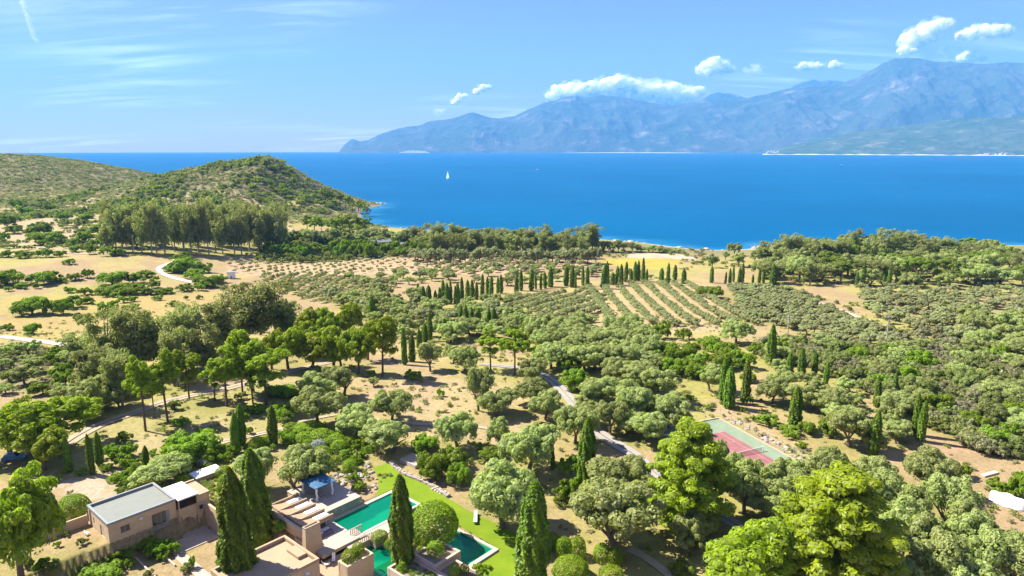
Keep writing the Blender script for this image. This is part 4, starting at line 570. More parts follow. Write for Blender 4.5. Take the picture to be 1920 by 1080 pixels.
-2.7 577.7 5.4 4.5 209; -2.2 586.9 5.7 5.3 209; 0.3 596.6 4.7 3.6 209; -11.7 479.3 5.8 4.4 209; -10.1 488.3 4.8 4.2 209; -8 497.6 6.2 4.9 209;
-6.4 505.4 5.1 5 209; -4.3 515.7 6.1 5.1 209; -4 524.4 6.5 6.1 209; -2.3 532.9 5.1 5 209; -0 541.9 5 4.5 209; 0.7 551.5 5.1 4.6 209;
3.1 560 5.5 5.4 209; 4.3 569.2 5.1 4 209; 7.4 587 5.5 4.2 209; -1.4 478.6 6.5 5.6 209; -0.8 488.8 4.7 3.9 209; 0.7 497.8 4.6 4.3 209;
4.1 514.5 6.1 5 209; 6.5 524 4.9 3.7 209; 8.3 533.4 6.2 5.8 209; 11 550.7 5.3 4 209; 11.9 559.3 5.4 4.4 209; 14.1 569.5 6.4 6 209;
15.5 577.7 5.1 4.7 209; 17 586.4 6.1 4.6 209; 8.4 487.7 5 4 209; 10.9 496.7 5.8 5.4 209; 11.8 506.1 6.3 5.9 209; 14.6 515.2 5.5 5.1 209;
15.5 524.1 4.9 3.8 209; 17.2 533 5.2 5 209; 19 542.2 5.6 4.7 209; 20.6 551.2 5.4 4.3 209; 21.5 559.4 5.6 5.5 209; 23.3 568.2 5.5 4.5 209;
25.9 577.3 5.3 4.4 209; 19.5 496.6 5.7 4.7 209; 21.5 506 5.4 4.7 209; 23.9 515 5.8 5.2 209; 25.3 523.3 6.4 5.6 209; 27 532.8 5.2 4.7 209;
29 542.3 5.8 5.4 209; 30.1 551.2 5 3.8 209; 31.5 560 5 4.6 209; 33.8 568.9 5.4 4.8 209; 32.1 505.3 5.9 5.6 209; 33.5 515.6 5.6 4.4 209;
34.9 524.7 5.7 5.4 209; 36.1 533.7 4.6 4.6 209; 38.2 542.1 5.2 4.7 209; 39.7 551.8 6.2 5.4 209; 41.1 559.3 5.8 5.8 209; 41.9 568.5 5.5 5.4 209;
41.4 505.6 5.1 4.7 209; 42.5 514.7 6.3 5.1 209; 43.5 523.4 4.5 3.7 209; 45.5 532.6 6.4 5.3 209; 46.7 542 5.5 4.5 209; 48.3 550.9 6.1 5.7 209;
50.2 560.7 6.2 4.8 209; 51.2 514.6 5.3 5.3 209; 54.1 523.2 6 4.9 209; 55.9 532.4 6.3 6.3 209; 56.1 541.9 5.1 4.5 209; 59.1 551 5.1 4.2 209;
-164.7 443.2 4.7 3.1 87; -165.3 449.5 5 3.7 87; -164.8 454.7 4.8 3.5 87; -156.4 428.5 4.2 3.6 87; -156.5 434.7 4.5 3.3 87; -156.2 440 4.3 4.2 87;
-156 445.1 4.1 4.2 87; -155.9 450.8 5.1 3.1 87; -155.6 456.9 5.1 3.1 87; -147.1 420.3 4.9 3.3 87; -147.3 425.1 4.8 3.3 87; -147.1 431.4 5.4 3.7 87;
-146.7 436.1 5.5 4.2 87; -147 442.4 4.5 4.4 87; -147.2 447.9 5.3 4.3 87; -146.8 452.6 4.4 3.9 87; -146.6 458.7 4.1 3.5 87; -138.2 405.2 4.4 3.7 87;
-138.1 410.8 4.7 4.3 87; -137.9 416.8 5.5 3 87; -137.6 421.6 4.3 4 87; -137.7 427.6 4.8 4 87; -138.1 432.7 4.4 3.2 87; -138.5 439 5.5 3.5 87;
-138.1 443.8 5.3 3.7 87; -138.3 449.9 5.5 3.1 87; -138 454.7 5 3.5 87; -138.2 460.3 5 3.7 87; -129 391.2 4.8 4.3 87; -129.1 396.8 5.5 3.9 87;
-128.9 402.3 5.1 3.3 87; -129.1 407.2 4 4 87; -129.2 412.8 4 3 87; -128.8 418.4 4.7 3.9 87; -128.6 424.2 4.4 4.4 87; -129.3 429.6 5 3.4 87;
-128.6 435.1 5.1 3.2 87; -128.7 440.3 5 4 87; -129.2 445.8 4.5 4.4 87; -128.8 451.5 4.9 3.9 87; -129.2 456.6 4.2 3.8 87; -128.9 463 5 4.2 87;
-119.5 376.5 4.7 3.7 87; -120.1 382.3 4.9 3.2 87; -119.5 387.5 5.2 3.8 87; -119.9 393.1 4.2 3.2 87; -119.8 398.3 4.2 4.1 87; -119.8 404.3 4.6 3.2 87;
-119.7 409.2 5.1 4 87; -120.2 414.5 4.9 4.1 87; -119.9 421 4.4 4 87; -120.1 426.1 4.5 3.3 87; -120 431.6 5.5 3.8 87; -120 437.2 5 3.6 87;
-120.2 442.7 4.6 3.1 87; -120.3 447.9 5.1 3.9 87; -120 453.8 4.5 3.5 87; -119.7 459.2 4.7 4.2 87; -120.5 464.5 5.4 4.2 87; -111.3 367.8 4.9 4.3 87;
-111.2 373.2 5 4.4 87; -111.2 378.4 4.2 4 87; -111.4 384.3 4.2 3.3 87; -110.6 389.5 5.2 3.5 87; -111.3 394.9 5.6 3.3 87; -110.6 400.9 5.1 3.4 87;
-110.8 406.4 4.9 3.3 87; -110.9 412 4.9 3.2 87; -111.3 417.1 4.1 3 87; -111.1 422.3 4.8 3.1 87; -110.9 428.2 4.5 3.8 87; -111 433.8 4.9 3.9 87;
-110.9 439.3 4.2 3.2 87; -110.6 444.8 4 4.3 87; -110.9 450.4 5.1 3.5 87; -111.4 455.8 5.1 3.7 87; -111.2 460.9 5.5 3.6 87; -111.3 467 5.6 3.2 87;
-102.3 358.7 4.6 3.7 87; -101.8 363.8 5 3.3 87; -102.3 369.5 4.7 4.3 87; -102.4 375.4 4.4 3.5 87; -102.4 380.3 5.6 3.5 87; -101.7 386.5 5.1 3.3 87;
-102.1 391.2 4.4 3.5 87; -102.3 397.2 4.8 3.4 87; -102.2 402.1 4.2 3.6 87; -102.4 408 4.4 4.1 87; -102.2 413.9 5.5 4.3 87; -102.3 419.4 4.8 4.2 87;
-102 424.5 4.4 4.1 87; -102.1 430.4 5.1 3.6 87; -102.5 435.3 4.7 3.5 87; -101.9 440.5 4.7 4.2 87; -101.5 446.7 5.1 3.8 87; -92.5 349.8 4.7 3.7 87;
-92.6 355.1 5 3.4 87; -92.8 360.5 5.5 4.4 87; -92.5 366.5 4.1 3.1 87; -93.2 371.8 4.9 3.4 87; -93.4 376.8 4.2 3.2 87; -92.8 382.2 4.3 3.9 87;
-93.4 388.3 5 4.2 87; -92.8 393.7 4.4 3.6 87; -93.1 398.9 5.5 3.6 87; -92.7 404.6 4.1 3.3 87; -92.9 410.3 4.4 3.3 87; -93.1 415.5 4.7 4.3 87;
-92.9 420.8 4.6 3.7 87; -93.3 426.4 4.1 3.9 87; -92.6 432.4 5 3.5 87; -83.9 357.1 4.3 3.8 87; -84 362.2 4.7 4.2 87; -83.9 367.8 4.4 3.9 87;
-83.9 373.3 4.8 3.6 87; -83.9 379.4 4.6 3.8 87; -83.9 384.7 4.4 3.3 87; -83.6 389.6 5.1 3.4 87; -84 395.5 4.4 3.2 87; -83.5 400.5 4.2 4 87;
-84.1 406.2 5.2 4.4 87; -84.3 412.2 4.6 4.4 87; -83.9 417.9 5.1 3.2 87; -27.9 471.4 6.4 5.2 161; -62.1 476.9 7.3 5.4 161; -93.2 476.7 6.2 4.9 161;
-89.1 458.6 6.4 4.2 161; -100 427.1 6.7 5.3 161; 60.2 488.8 8.7 5.7 161; 6.7 488.4 8.9 5.9 161; -31.9 480.8 7 5.2 161; 28.5 439.5 6.7 4.6 161;
-79.5 374.5 7.7 6 161; -40.4 435.7 9.2 7.2 161; -24.2 433.2 8 5.6 161; 10.8 475.5 8.1 6.6 161; 1.2 441.9 6.3 5.2 161; 55.1 463.6 9 7.3 161;
-96.5 439.9 6 4.1 161; -83.3 408.6 9 7.5 161; 14.7 456.3 8.7 6.6 161; -11.4 492.7 8.4 6 161; 54.8 477.9 8.2 5.8 161; -45.1 483.9 6 4.3 161;
-1.5 472.5 8.2 6.3 161; 18.6 431.7 8.9 6.9 161; -73 411.5 6 5 161; -2.1 451.6 6.6 4.3 161; -62.7 455.4 8.8 6.3 161; -20.1 486.2 7 5.5 161;
-82.8 474.5 6.8 4.8 161; -79 483 6.8 4.6 161; 170.7 257.9 6.4 4.7 132; 221.9 371.7 8.5 5.9 132; 178.5 278.4 6.8 5 132; 251.1 390.4 6.1 4.1 132;
181.5 262.1 7.6 5.5 132; 205.1 370 6.7 4.5 132; 186.7 333.8 8.1 5.8 132; 169.2 275.7 8.8 6.3 132; 205.9 334.4 7.5 4.8 132; 195.8 332.7 7.8 5.2 132;
236.4 379.2 6.6 4.5 132; 220.9 360.9 8.3 5.4 132; 182.6 319.5 6.5 4.4 132; 281.7 389.9 6.2 3.8 132; 229 346.6 8.8 6.5 132; 216.3 347.3 6.8 4.8 132;
172.3 313.3 8.7 6.1 132; 278.8 377.4 6.1 3.8 132; 200.8 308.1 7.9 5.9 132; 212.4 380.6 8.4 5.4 132; 194.3 318.9 6 4.1 132; 235 339.4 7.6 4.6 132;
217.2 305.6 6.4 4.3 132; 190.8 269 7.7 5.3 132; 175.3 300.1 8.2 5.7 132; 197 297.6 6.8 4.6 132; 227.8 318.7 6 4.4 132; 210.1 284.8 8.1 5.9 132;
236.8 395.1 6.4 4.5 132; 237.4 364.3 8.3 6.1 132; 198 350.9 7.6 4.6 132; 295.7 396.6 8 5.2 132; 192.4 279 8.4 6.2 132; 254.8 367.5 8.8 6 132;
218.5 390.2 7.4 5 132; 179.5 246.1 6.6 4.2 132; 211.7 314.7 8 5.1 132; 244.8 383.7 6.8 5 132; 233 326.1 6.7 4.9 132; 207.6 324 7 5 132;
196.5 286.7 7.3 5 132; 229.6 389.4 8.5 5.6 132; 261.5 379.4 7.4 5.3 132; 183.9 310.6 8.7 6 132; 188.9 293.1 8.2 5.5 132; 274.3 394.1 6.5 4.7 132;
199.6 263.9 8.6 5.3 132; 242.9 352.2 7.3 4.9 132; 226.1 296.3 6.8 5.1 132; 217.3 322.2 8.6 5.4 132; 259.8 395.7 7.6 5.3 132; 262.5 342.2 8 5.6 132;
166.7 247.4 7.9 5.8 132; 245.1 325.7 8 5.2 132; 216.8 294.3 7.5 4.8 132; 266.5 369.4 7.4 5.2 132; 259.1 351.1 8.3 5.5 132; 275.7 359.6 6.7 4.2 132;
171.4 285 7.6 4.9 132; 231.9 303 8.5 5.6 132; 203.6 358.1 7.3 4.6 132; 193.3 249.2 6.6 4.5 132; 192.6 361.4 8.7 5.3 132; 290.1 380.5 9 6 132;
206.7 299.8 7.4 5.3 132; 207.6 395.4 7.6 5.6 132; 246.6 339.7 8.6 5.6 132; 205.7 275.4 7.1 4.5 132; 285.2 397.9 8 4.9 132; 181.7 287.7 7 5 132;
192.1 305.7 6.7 4.8 132; 221.2 334 7 4.9 132; 165.5 267 8.2 5.1 132; 218.6 284.8 6.9 4.3 132; 282.9 369.4 8.8 6 132; 188.9 342.5 7.6 5.7 132;
223.9 380.3 7.6 4.7 132; 272.3 385.2 6.3 4.6 132; 245.9 361 7.4 5 132; 235.7 310.9 8.9 5.9 132; 204.7 344 7.4 4.7 132; 249.5 375.3 6.9 5.1 132;
267.2 358.8 6.3 4.1 132; 166.3 292 6.1 4.5 132; 203.8 380.6 8.9 5.8 132; 189.1 352.3 8.9 5.4 132; 188.8 257.1 6.6 4 132; 204.1 291.6 6.7 4.7 132;
212.1 363.6 8 5.2 132; 228.9 355.4 7.7 5 132; 197 373.5 6.3 4.4 132; 255.7 334.6 7.6 4.9 132; 223.9 397 8.7 6.2 132; 251.3 347.3 7.6 4.6 132;
178.6 330.3 8.9 5.7 132; 228.4 366.3 7.2 4.7 132; -78.9 547.8 12.5 10.8 85; -71.1 541.5 12.8 11.2 85; -64.3 530.9 11.2 12.8 85; -57.8 539 12 12.4 85;
-53.7 550.7 10 7.6 85; -48.2 526.7 10.8 13.4 85; -40.1 529.9 10.3 12.4 85; -36.6 528.3 8.8 10.9 85; -30.8 547.4 10.3 9.4 85; -26.6 547.2 11.3 11.3 85;
-19.2 554.7 10.2 10.6 85; -13 548.1 9.6 11.6 85; -6.9 555.3 9.2 9.3 85; -2.3 540.3 8.9 11 85; 2.7 546.7 9.9 9.7 85; 9.1 549 11.1 8.3 85;
14.7 532.3 12.6 12.2 85; 20.5 535.5 9.3 12.8 85; 25.4 543.1 12.1 8.8 85; 32.4 541.1 9.3 9 85; 36.6 536.4 12.4 11 85; 43 542.4 10.7 9.8 85;
48.7 538.9 12.5 11.8 85; 53.7 532.9 12.5 11.7 85; 59.4 530.2 12.5 13.7 85; 66.1 530.4 10 13.9 85; -73.7 332.3 9.8 7.3 146; -9.9 321.6 10.2 7.8 146;
-74 355.3 9.1 7.5 146; -48.6 342.1 10.2 8.2 146; -40.1 296.7 9.9 7.8 146; -102 375.9 9.2 7.5 146; -72.6 320.1 10.6 8.5 146; -61.9 353.1 7.5 5.7 146;
-37.4 286.4 10.1 8.3 146; -49.3 314.1 8.9 7.2 146; -88.1 348.8 8.4 6.8 146; -12.6 311.2 7.8 6 146; -70.3 343 8.2 6.4 146; -8.1 294.8 10.2 7.9 146;
-4.6 306.1 8.5 6.2 146; -18.5 284.2 7.5 6 146; -10.6 331.8 8.3 6.3 146; -26.9 289.1 10.2 7.4 146;"""
PLANTS['pine'] = """-86.1 150.4 9.8 19.3 221; -83.2 155.2 9 18.5 222; -73.4 166 10.4 16 80; -63.4 166.7 12.4 17.6 21; -67.5 168.2 7.8 15.3 192; 0.8 193.3 9.8 15 43;
-6.5 199.4 9 13.3 93; -38.1 191.9 11.9 19.9 215; -85.6 171.5 8.2 14.4 138; -88 158.2 6.3 12.9 138; -78.1 169.8 6.3 9.1 138; -73.2 176 9 17.7 138;
-216.1 718.9 13.5 20.5 45; -206.1 708.6 16.2 20.6 45; -199.7 713.1 13 19.9 45; -192 724.1 16.8 16.4 45; -183 708.8 16 22.9 45; -179.5 719.9 14 22.1 45;
-171.1 716 12.5 23.7 45; -166.6 735.7 14.2 20.8 45; -159 736.8 17.3 20.3 45; -279.2 1025.4 10 16.8 203; -277.4 1005.6 9.2 18.6 203; -269.1 1000.2 9.8 21.6 203;
-269.7 1006.2 11.9 19.5 203; -266.4 1004.4 10.6 25.4 203; -264.5 1009.9 12.4 19.3 203; -269.8 1045.5 13.2 15.6 203; -260.4 1036.2 13.4 22.3 203; -258.6 1036.1 10 23.1 203;
-264.6 1069.6 10.2 19.3 203; -249 1027.5 10.2 23 203; -252.6 1066 9.2 21 203; -242.2 1026.6 11.4 24 203; -234.6 1006.5 9.1 21.9 203; -233.7 1045.2 13 19.1 203;
-227.8 1016.2 13.4 19.3 203; -222.5 1006 11.6 16.9 203; -229 1056.2 9.7 15.2 203; -222.4 1026.7 9.6 13.6 203; -206.7 969.8 11.4 16.6 203;"""
PLANTS['shrub'] = """-69.4 136.9 11.7 6.1 6; -65.5 135.5 7.1 3.8 27; -82.7 136.7 4.6 3.6 14; -86.6 136.7 4.6 3 46; -87.6 128.4 2.5 1.6 204; -83.6 130.3 2.6 1.7 57;
-90.5 125.8 1.5 1.5 211; -114.4 177 4.4 2.4 53; -62.5 172.6 10.5 3.5 112; -64.6 162.4 5.6 2.1 118; -56.3 157.8 7.3 3.9 119; -19.2 173.7 2.4 2.3 185;
-28.9 189.4 4.7 3.1 20; -16.1 127.8 6.7 5.8 17; -12.6 130.6 6.8 5.1 16; -10.3 123.9 5.3 5 15; -19.3 140.3 6.1 3.9 50; -4.1 136.2 6.2 2.5 12;
9.4 119.6 4.7 4.3 63; 12 128.7 4.6 4.9 135; 13 122.7 3.5 3.9 242; 61.5 154.1 5.6 2.8 19; 47.1 170.4 3.1 2 8; 49.9 163.9 2.7 1.5 52;
59.9 167.7 1.9 2 106; 61.9 167.7 1.9 2.2 144; 64.1 147.8 4.9 2.5 244; 68 149.1 4.5 3.7 9; 72.9 148.1 4.2 4.5 214; 64.4 141 3 1.8 115;
58.3 162.5 1.6 1.4 234; 58.8 156.7 1.6 1.5 233; 93.6 120.6 5.1 3.3 243; 96.3 118.8 4.4 6 23; 90.9 127.5 4.1 3.3 164; 57.6 256.9 9.2 8.2 18;
65.3 252 6.5 5.3 194; 110.1 375.1 15.6 8.1 13; -67 103.6 4.7 2.7 47; -64.6 106.4 5.7 3.1 24; -61.5 105.8 3.1 2.7 167; -59.3 106.2 4.2 2.8 107;
-67.5 99 7.3 2.5 7; -73.1 96.7 3.9 2.2 37; -51.8 112.9 2.5 5.3 59; -39.7 108.1 4.3 2.9 66; -42.2 111.6 2.1 1.9 207; -53.2 102 1.2 2.5 230;
-75.5 121.5 2.7 1.6 241; -74.7 124 3.6 2.5 248; -4.6 95 3.1 1.9 245 0.1; 26.7 96 4 2.2 99; -35.2 136.4 3.6 2.4 114; -34.5 132.6 2.3 1.6 208;
-36.4 130.7 2.5 1.9 100; -33.4 134.6 2.6 1.6 121; -31.5 125.8 2.8 2 166; -29.6 121.9 2.7 2 227; -56.2 143.5 3.1 1.7 26; -50 142.7 3.3 1.8 25;
-50.2 150.7 6.5 2.3 44; -295.7 392.7 18.8 9.6 42; -280.1 395 17.6 9.1 42; -278.8 407.5 10.4 7.9 42; -271.1 401.4 8.9 4.3 42; -267.4 409.9 9.8 5 42;
-264.2 417.9 7.3 6.3 42; -283.7 376.5 4.5 3.4 42; -281.2 385.4 8.6 4.1 42; -273.3 385.8 4.6 4.1 42; -249.7 376.2 7.2 4.1 42; -236.5 369.9 8.9 4.8 42;
-240.6 402.6 17.6 9 42; -230 406.7 14.6 8.6 42; -234.4 430.4 12 5.2 42; -223.8 375.1 17.4 6.1 42; -214.3 375.1 15 6.3 42; -206.6 373.6 11.9 5.3 42;
-211.9 393.7 9.4 5.8 42; -222.1 419 4.7 3.8 42; -221.8 364.4 5.8 4.4 42; -215.9 364.8 5.3 3.5 42; -199.7 377.5 9 3.4 42; -194.6 380.7 9.1 4.3 42;
-191.1 390 8.7 4.8 42; -185.8 408.9 18.9 7.7 42; -184 392 7.8 4.9 42; -185 422.3 10.1 6.2 42; -219.7 347.2 8.9 4.8 42; -194.4 320.7 9.8 7.7 42;
-204.3 350.4 5.6 3.9 42; -200.9 354.9 5.1 3.7 42; -190.9 359.3 5.8 3.4 42; -174.2 340.5 6 3.2 42; -176.6 361.8 3.5 2.7 42; -171 364.8 3.8 2.7 42;
-191 333.8 9.4 3.1 42; -229.9 317.8 14.8 9.5 42; -231.6 313.8 8.8 7.1 42; -219.7 317.8 10.2 9.4 42; -216.8 320.3 9.3 8.2 42; -221.7 335.7 10.8 6.9 42;
-195.6 300.4 7.7 4.8 42; -209.7 274.4 6.2 3.1 42; -192.4 265.8 8.2 5.5 42; -342.3 495.6 11 7.7 42; -333.2 497.8 9.4 5.5 42; -354.9 492.4 13.6 6 42;
-369.1 494.3 11.7 6.1 42; -300.2 457.3 8.7 4.3 42; -336.4 522.5 10.7 6.5 42; -319.7 511.2 8.9 9.7 42; -399.2 543.5 5.6 4.1 42; -296.7 502.2 17.8 7.9 42;
-360.5 558.4 11 5.3 42; -332.6 546.9 12.9 8.9 42; -356.2 565.8 15.6 11.4 42; -390.7 569.3 26 12.3 42; -447 643.4 20.2 12.8 42; -481.1 657.8 15.5 9.2 42;
-451.3 601.5 11.8 9.9 42; -514.9 695.6 16.3 14.1 42; -223.2 461 20.5 10.6 42; -228 456 14.5 7.2 42; -207.7 436.8 13.9 6.6 42; -212.3 464.3 12.5 7.5 42;
-243.2 495.8 13.3 8 42; -371.6 615 16.4 11.4 42; -340.9 590.5 13.9 11 42; -471.9 718.6 16.9 10.6 42; -444.5 710.5 18.9 10.4 42; -588.3 828.6 19.4 10.4 42;
-581.5 862.4 17.5 10.2 42; -427.4 729.3 17.1 9.1 42; -424.4 766.2 17.9 9.6 42; -439.2 854.5 18.6 11.4 42; -651 899.3 18.2 10.6 42; 51.2 220.6 9.3 6 10;
53.4 211.3 8.6 5.7 10; 60.4 218.1 8.9 5.4 10; 68.9 229.2 9.7 5.6 10; 69.8 212.9 9 6.3 10; 70.7 201.2 8.5 5.9 10; 51.8 191.6 8.5 5.6 10;
55.9 189.3 7.8 5 10; 64.1 200.2 8.2 5.6 10; 45.1 204.5 7.3 5.3 10; 48.2 195 7.7 5.3 10; 67.7 187.5 5.5 3.9 10; 58.4 204.4 7.7 5.3 10;
69.8 222.8 8 4.5 10; 83.8 223.9 6.2 4.3 10; -206.7 579.4 11.4 12.5 65; -194.8 552.9 14.1 14.3 65; -202.8 595 14.3 12.6 65; -190.3 571.3 9.9 12.5 65;
-185.3 564 14.4 10.4 65; -189 596.9 11.2 11.6 65; -175.7 563.1 13.6 12.9 65; -177.1 584.4 13.2 9.6 65; -178.2 596.5 15.6 8.1 65; -172.9 602.4 11.9 11.3 65;
-168.7 604 10.9 8.3 65; -161.4 592.8 11.6 10.8 65; -157.9 598.7 13 14.6 65; -145.8 574.3 12.6 13.1 65; -143.2 571.4 13.8 16.3 65; -143.5 593 14.1 15.6 65;
-136.8 586 15.3 14.7 65; -136.2 601 12.8 14.7 65; -124.9 578 14.1 15.8 65; -118.4 565.5 11.5 16.6 65; -121 607.3 14.9 12.5 65; -115.2 591.8 11.3 8.7 65;
-109 581.9 15.3 13.4 65; -109.1 607.1 16.1 11.1 65; -105.3 612.5 12.9 13 65; -91.6 574.3 15.4 10.2 65; -91.4 604.8 15.9 11.4 65; -83.3 576.2 12.1 16.2 65;
-83.6 602.2 10.5 11.5 65; -74 561.5 10.4 15.4 65; 117.1 219.2 7.5 5 90; 106.4 161.2 7.1 5.7 90; 135.6 187.3 6.7 4.8 90; 91.3 223.4 7.9 6.2 90;
101 180.5 6.8 5.2 90; 123.4 214.7 7 5.7 90; 123.9 199 9.3 7.1 90; 102.1 186.9 7.7 4.7 90; 113.9 146.3 5.5 4.2 90; 112.6 187.5 8.9 5.5 90;
109.2 209.1 9.4 7.2 90; 107.2 142.2 6.6 5.2 90; 156.3 204.3 5.9 4 90; 154.7 210.7 8.4 6.7 90; 120.6 209.8 6.3 5 90; 122.9 155.2 8.8 5.6 90;
109.6 150.5 8 5.8 90; 32.9 166.9 7.4 5.2 83; 10.3 215.3 8 6.2 83; 25.2 199.7 9.3 6.6 83; 22.3 219.5 7.8 5.6 83; 17 197.7 7.2 5.1 83;
0.7 250.1 7.3 6 83; 33 230.3 8.9 6.8 83; 7 256.4 9.9 7.2 83; 18.7 209.5 9 6.9 83; 17.4 180.2 8.7 6.5 83; -63.7 135.7 2.4 1.6 60;
-60.9 134.6 2.9 2.3 60; -49.4 151.2 3 2 60; -67.1 121.3 2.4 1.8 60; -42 137.2 3.3 2.2 60; -35.5 135.6 3 1.8 60; -70.2 133.3 2.4 1.8 60;
-48.8 146.9 3.2 2.5 60; -76.7 124.7 3.7 2.7 60; -66.5 129.6 3.3 2.3 60; -56.7 137.5 2.5 1.9 60; -79.3 130.9 3.8 2.8 60; -42.5 145.4 2.9 1.9 60;
-39 134.6 2.2 1.6 60; -52.5 140.2 2 1.5 60; -32.8 133.5 2.9 1.9 60; -74.5 134 2 1.2 60; -77.8 133.7 2.7 1.9 60; -66 133.8 3.2 2.4 60;
-37.2 139.6 3.5 2.5 60; -62.7 139.9 3 2.2 60; -52.1 145.9 3.6 2.4 60; -63 131.7 2.5 1.6 60; -32.3 136.5 2.7 1.8 60; -46.8 143.7 2.7 1.7 60;
-77.5 137.3 2.1 1.6 60; -60.4 137.8 3.4 2.7 60; -63.3 128 2.2 1.4 60; -46.1 148.6 3.5 2.5 60; -33.5 140 3.6 2.8 60; -74.5 129.2 2.4 1.7 60;
-81.7 133.2 3.6 2.6 60; -126.9 175.3 6.6 4.6 54; -169.6 220.9 6.3 4.7 54; -147.1 208.9 7.9 4.9 54; -133.3 193 5.6 4.5 54; -150.4 218.7 6.8 5 54;
-145.8 188.1 5.7 4.1 54; -125.8 182.7 6.5 5.2 54; -71.5 147.6 3.2 2.1 195; -61.3 165.2 2.1 1.6 195; -45.1 170.1 3.9 2.4 195; -79.3 153.6 3.7 2.5 195;
-87.8 144.6 3.3 2.6 195; -75.5 139.5 2.2 1.4 195; -41.8 191.9 3.4 2.1 195; -66 157.5 3.1 2.3 195; -61.4 148.4 2.9 2.2 195; -32.3 174.4 2.2 1.5 195;
-64.1 102.5 2.2 2 198; -75.8 102.9 1.3 1.1 198; -68.9 97.2 1.7 1.5 198; -59.3 104.2 1.8 1.6 198; -49 103.3 1.8 1.1 198; -65.2 98.8 1.7 1.3 198;"""
PLANTS['topiary'] = """-79.5 113.1 5.6 3.6 35; -79.6 126.8 1.8 1.4 238; -79.7 125.5 1.8 1.3 124; -77.7 125.6 2.2 1.7 125; -77.8 128.6 1.7 1.5 33; -77.5 130.3 1.9 1.8 32;
-58.5 128 2.9 2.1 237; -55.8 122.1 2.8 3.2 122; -13.2 105.6 7.8 6.3 94 -0.3; -12.4 99.7 2.9 2.1 145 0.6; -15 100.5 1 0.9 202 0.6; -17.2 96.3 1.3 1.3 193 0.1;
-8.9 94.8 1.8 2 105 0.1; -7.4 95.3 1.5 1.7 143 0.1; -24.6 98.6 2.1 2 140 1.25; -25.5 96.8 2.4 1.9 102 1.25; -22.4 104.7 2.6 1.6 116 0; -20.5 103.2 1.7 1.6 117 -0.6;
6.8 103.9 2.8 3 34; 7.7 103.1 1.7 2.2 210; 8.6 101.6 2.7 3.4 104; 10.8 101.3 2.8 3.6 142; 14.7 99.9 2.7 3 101; 16.6 99.1 2.8 2.8 139;
9.2 95.9 5.2 3 246; 15.4 94.8 3.5 2.2 49; -47.4 149.7 7.2 2.3 113; -46.8 144.2 4.5 2.2 38; -45.2 141.3 2.2 2 197; -43.1 145.1 5.6 2.6 30;
-39.2 143.2 4.9 2.4 163; -37.8 139.7 4.2 2.4 123; -36.1 143.2 3.1 2.2 154; -33.2 142.2 3.6 1.5 56; -31.6 140.1 3.5 1.5 58; -41.1 138 3.6 1.7 127;
-43.5 137.3 3 1.5 126; -40.1 134 3.7 2.1 249; -39.6 130.8 2.9 1.9 22; -37.5 134 2.4 1.5 205; -33.6 129.4 1.5 1.4 196; -65 124.5 3.1 1.9 60;
-41.1 141.9 2.8 1.8 60; -70.6 130.1 2.3 1.8 60; -70.1 124.9 3 2.3 60; -70.7 136.5 3.4 2.2 60; -72.7 122.8 3.1 2.3 60; -50 143.7 2.8 2.3 60;
-75 139.3 3.3 2.2 60; -55.6 144.1 2.1 1.5 60; -66.8 137.2 3.4 2.2 60; -33.3 130.3 3.1 2.3 60; -52.2 149.7 2.1 1.3 60; -44.1 141.4 2.3 1.7 60;
-56.3 141 3.4 2.6 60;"""
PLANTS['umbrella'] = """327.5 503.4 14.1 13.1 97; 279.5 511.1 13.1 11.1 97; 260.6 429.2 18 16.5 97; 393.6 529.7 13.5 12.5 97; 254.9 593.4 16.4 15.4 97; 214.4 437 17.7 14.5 97;
220.1 457.1 19.2 14.9 97; 232.1 495.7 16.7 14.6 97; 265 440.4 18.7 16.5 97; 277.7 494.5 18 12.9 97; 262.5 528 18.6 13.2 97; 276.5 422.6 14.3 10.1 97;
318.2 511.5 14.3 11.1 97; 284.6 437.9 17.9 16.6 97; 346.3 506 18.3 13.5 97; 353.5 543.8 17.8 16.3 97; 323.3 610.3 19.8 16.2 97; 398.3 589.3 18.9 14.3 97;
330.5 483.4 15.3 12.8 97; 242.7 550.8 16.8 12 97; 328.9 431.4 16.8 12.1 97; 272.5 540.1 18.4 17.2 97; 228.5 553.8 16.7 15.6 97; 384.7 572.3 14.8 12.6 97;
265.7 569.9 18.2 16.5 97; 288.2 522.4 16 14.7 97; 243.8 509.4 13.6 10.8 97; 278.2 476.2 14.2 10.7 97; 277.1 464 18 13.9 97; 412.6 591.8 14.8 10.9 97;
387.4 541.2 15.3 11.9 97; 352.3 491.6 17.9 15.7 97; 221.8 471.3 18.2 17.2 97; 363 502.4 15.8 14.6 97; 346 480.5 14.4 13.2 97;"""
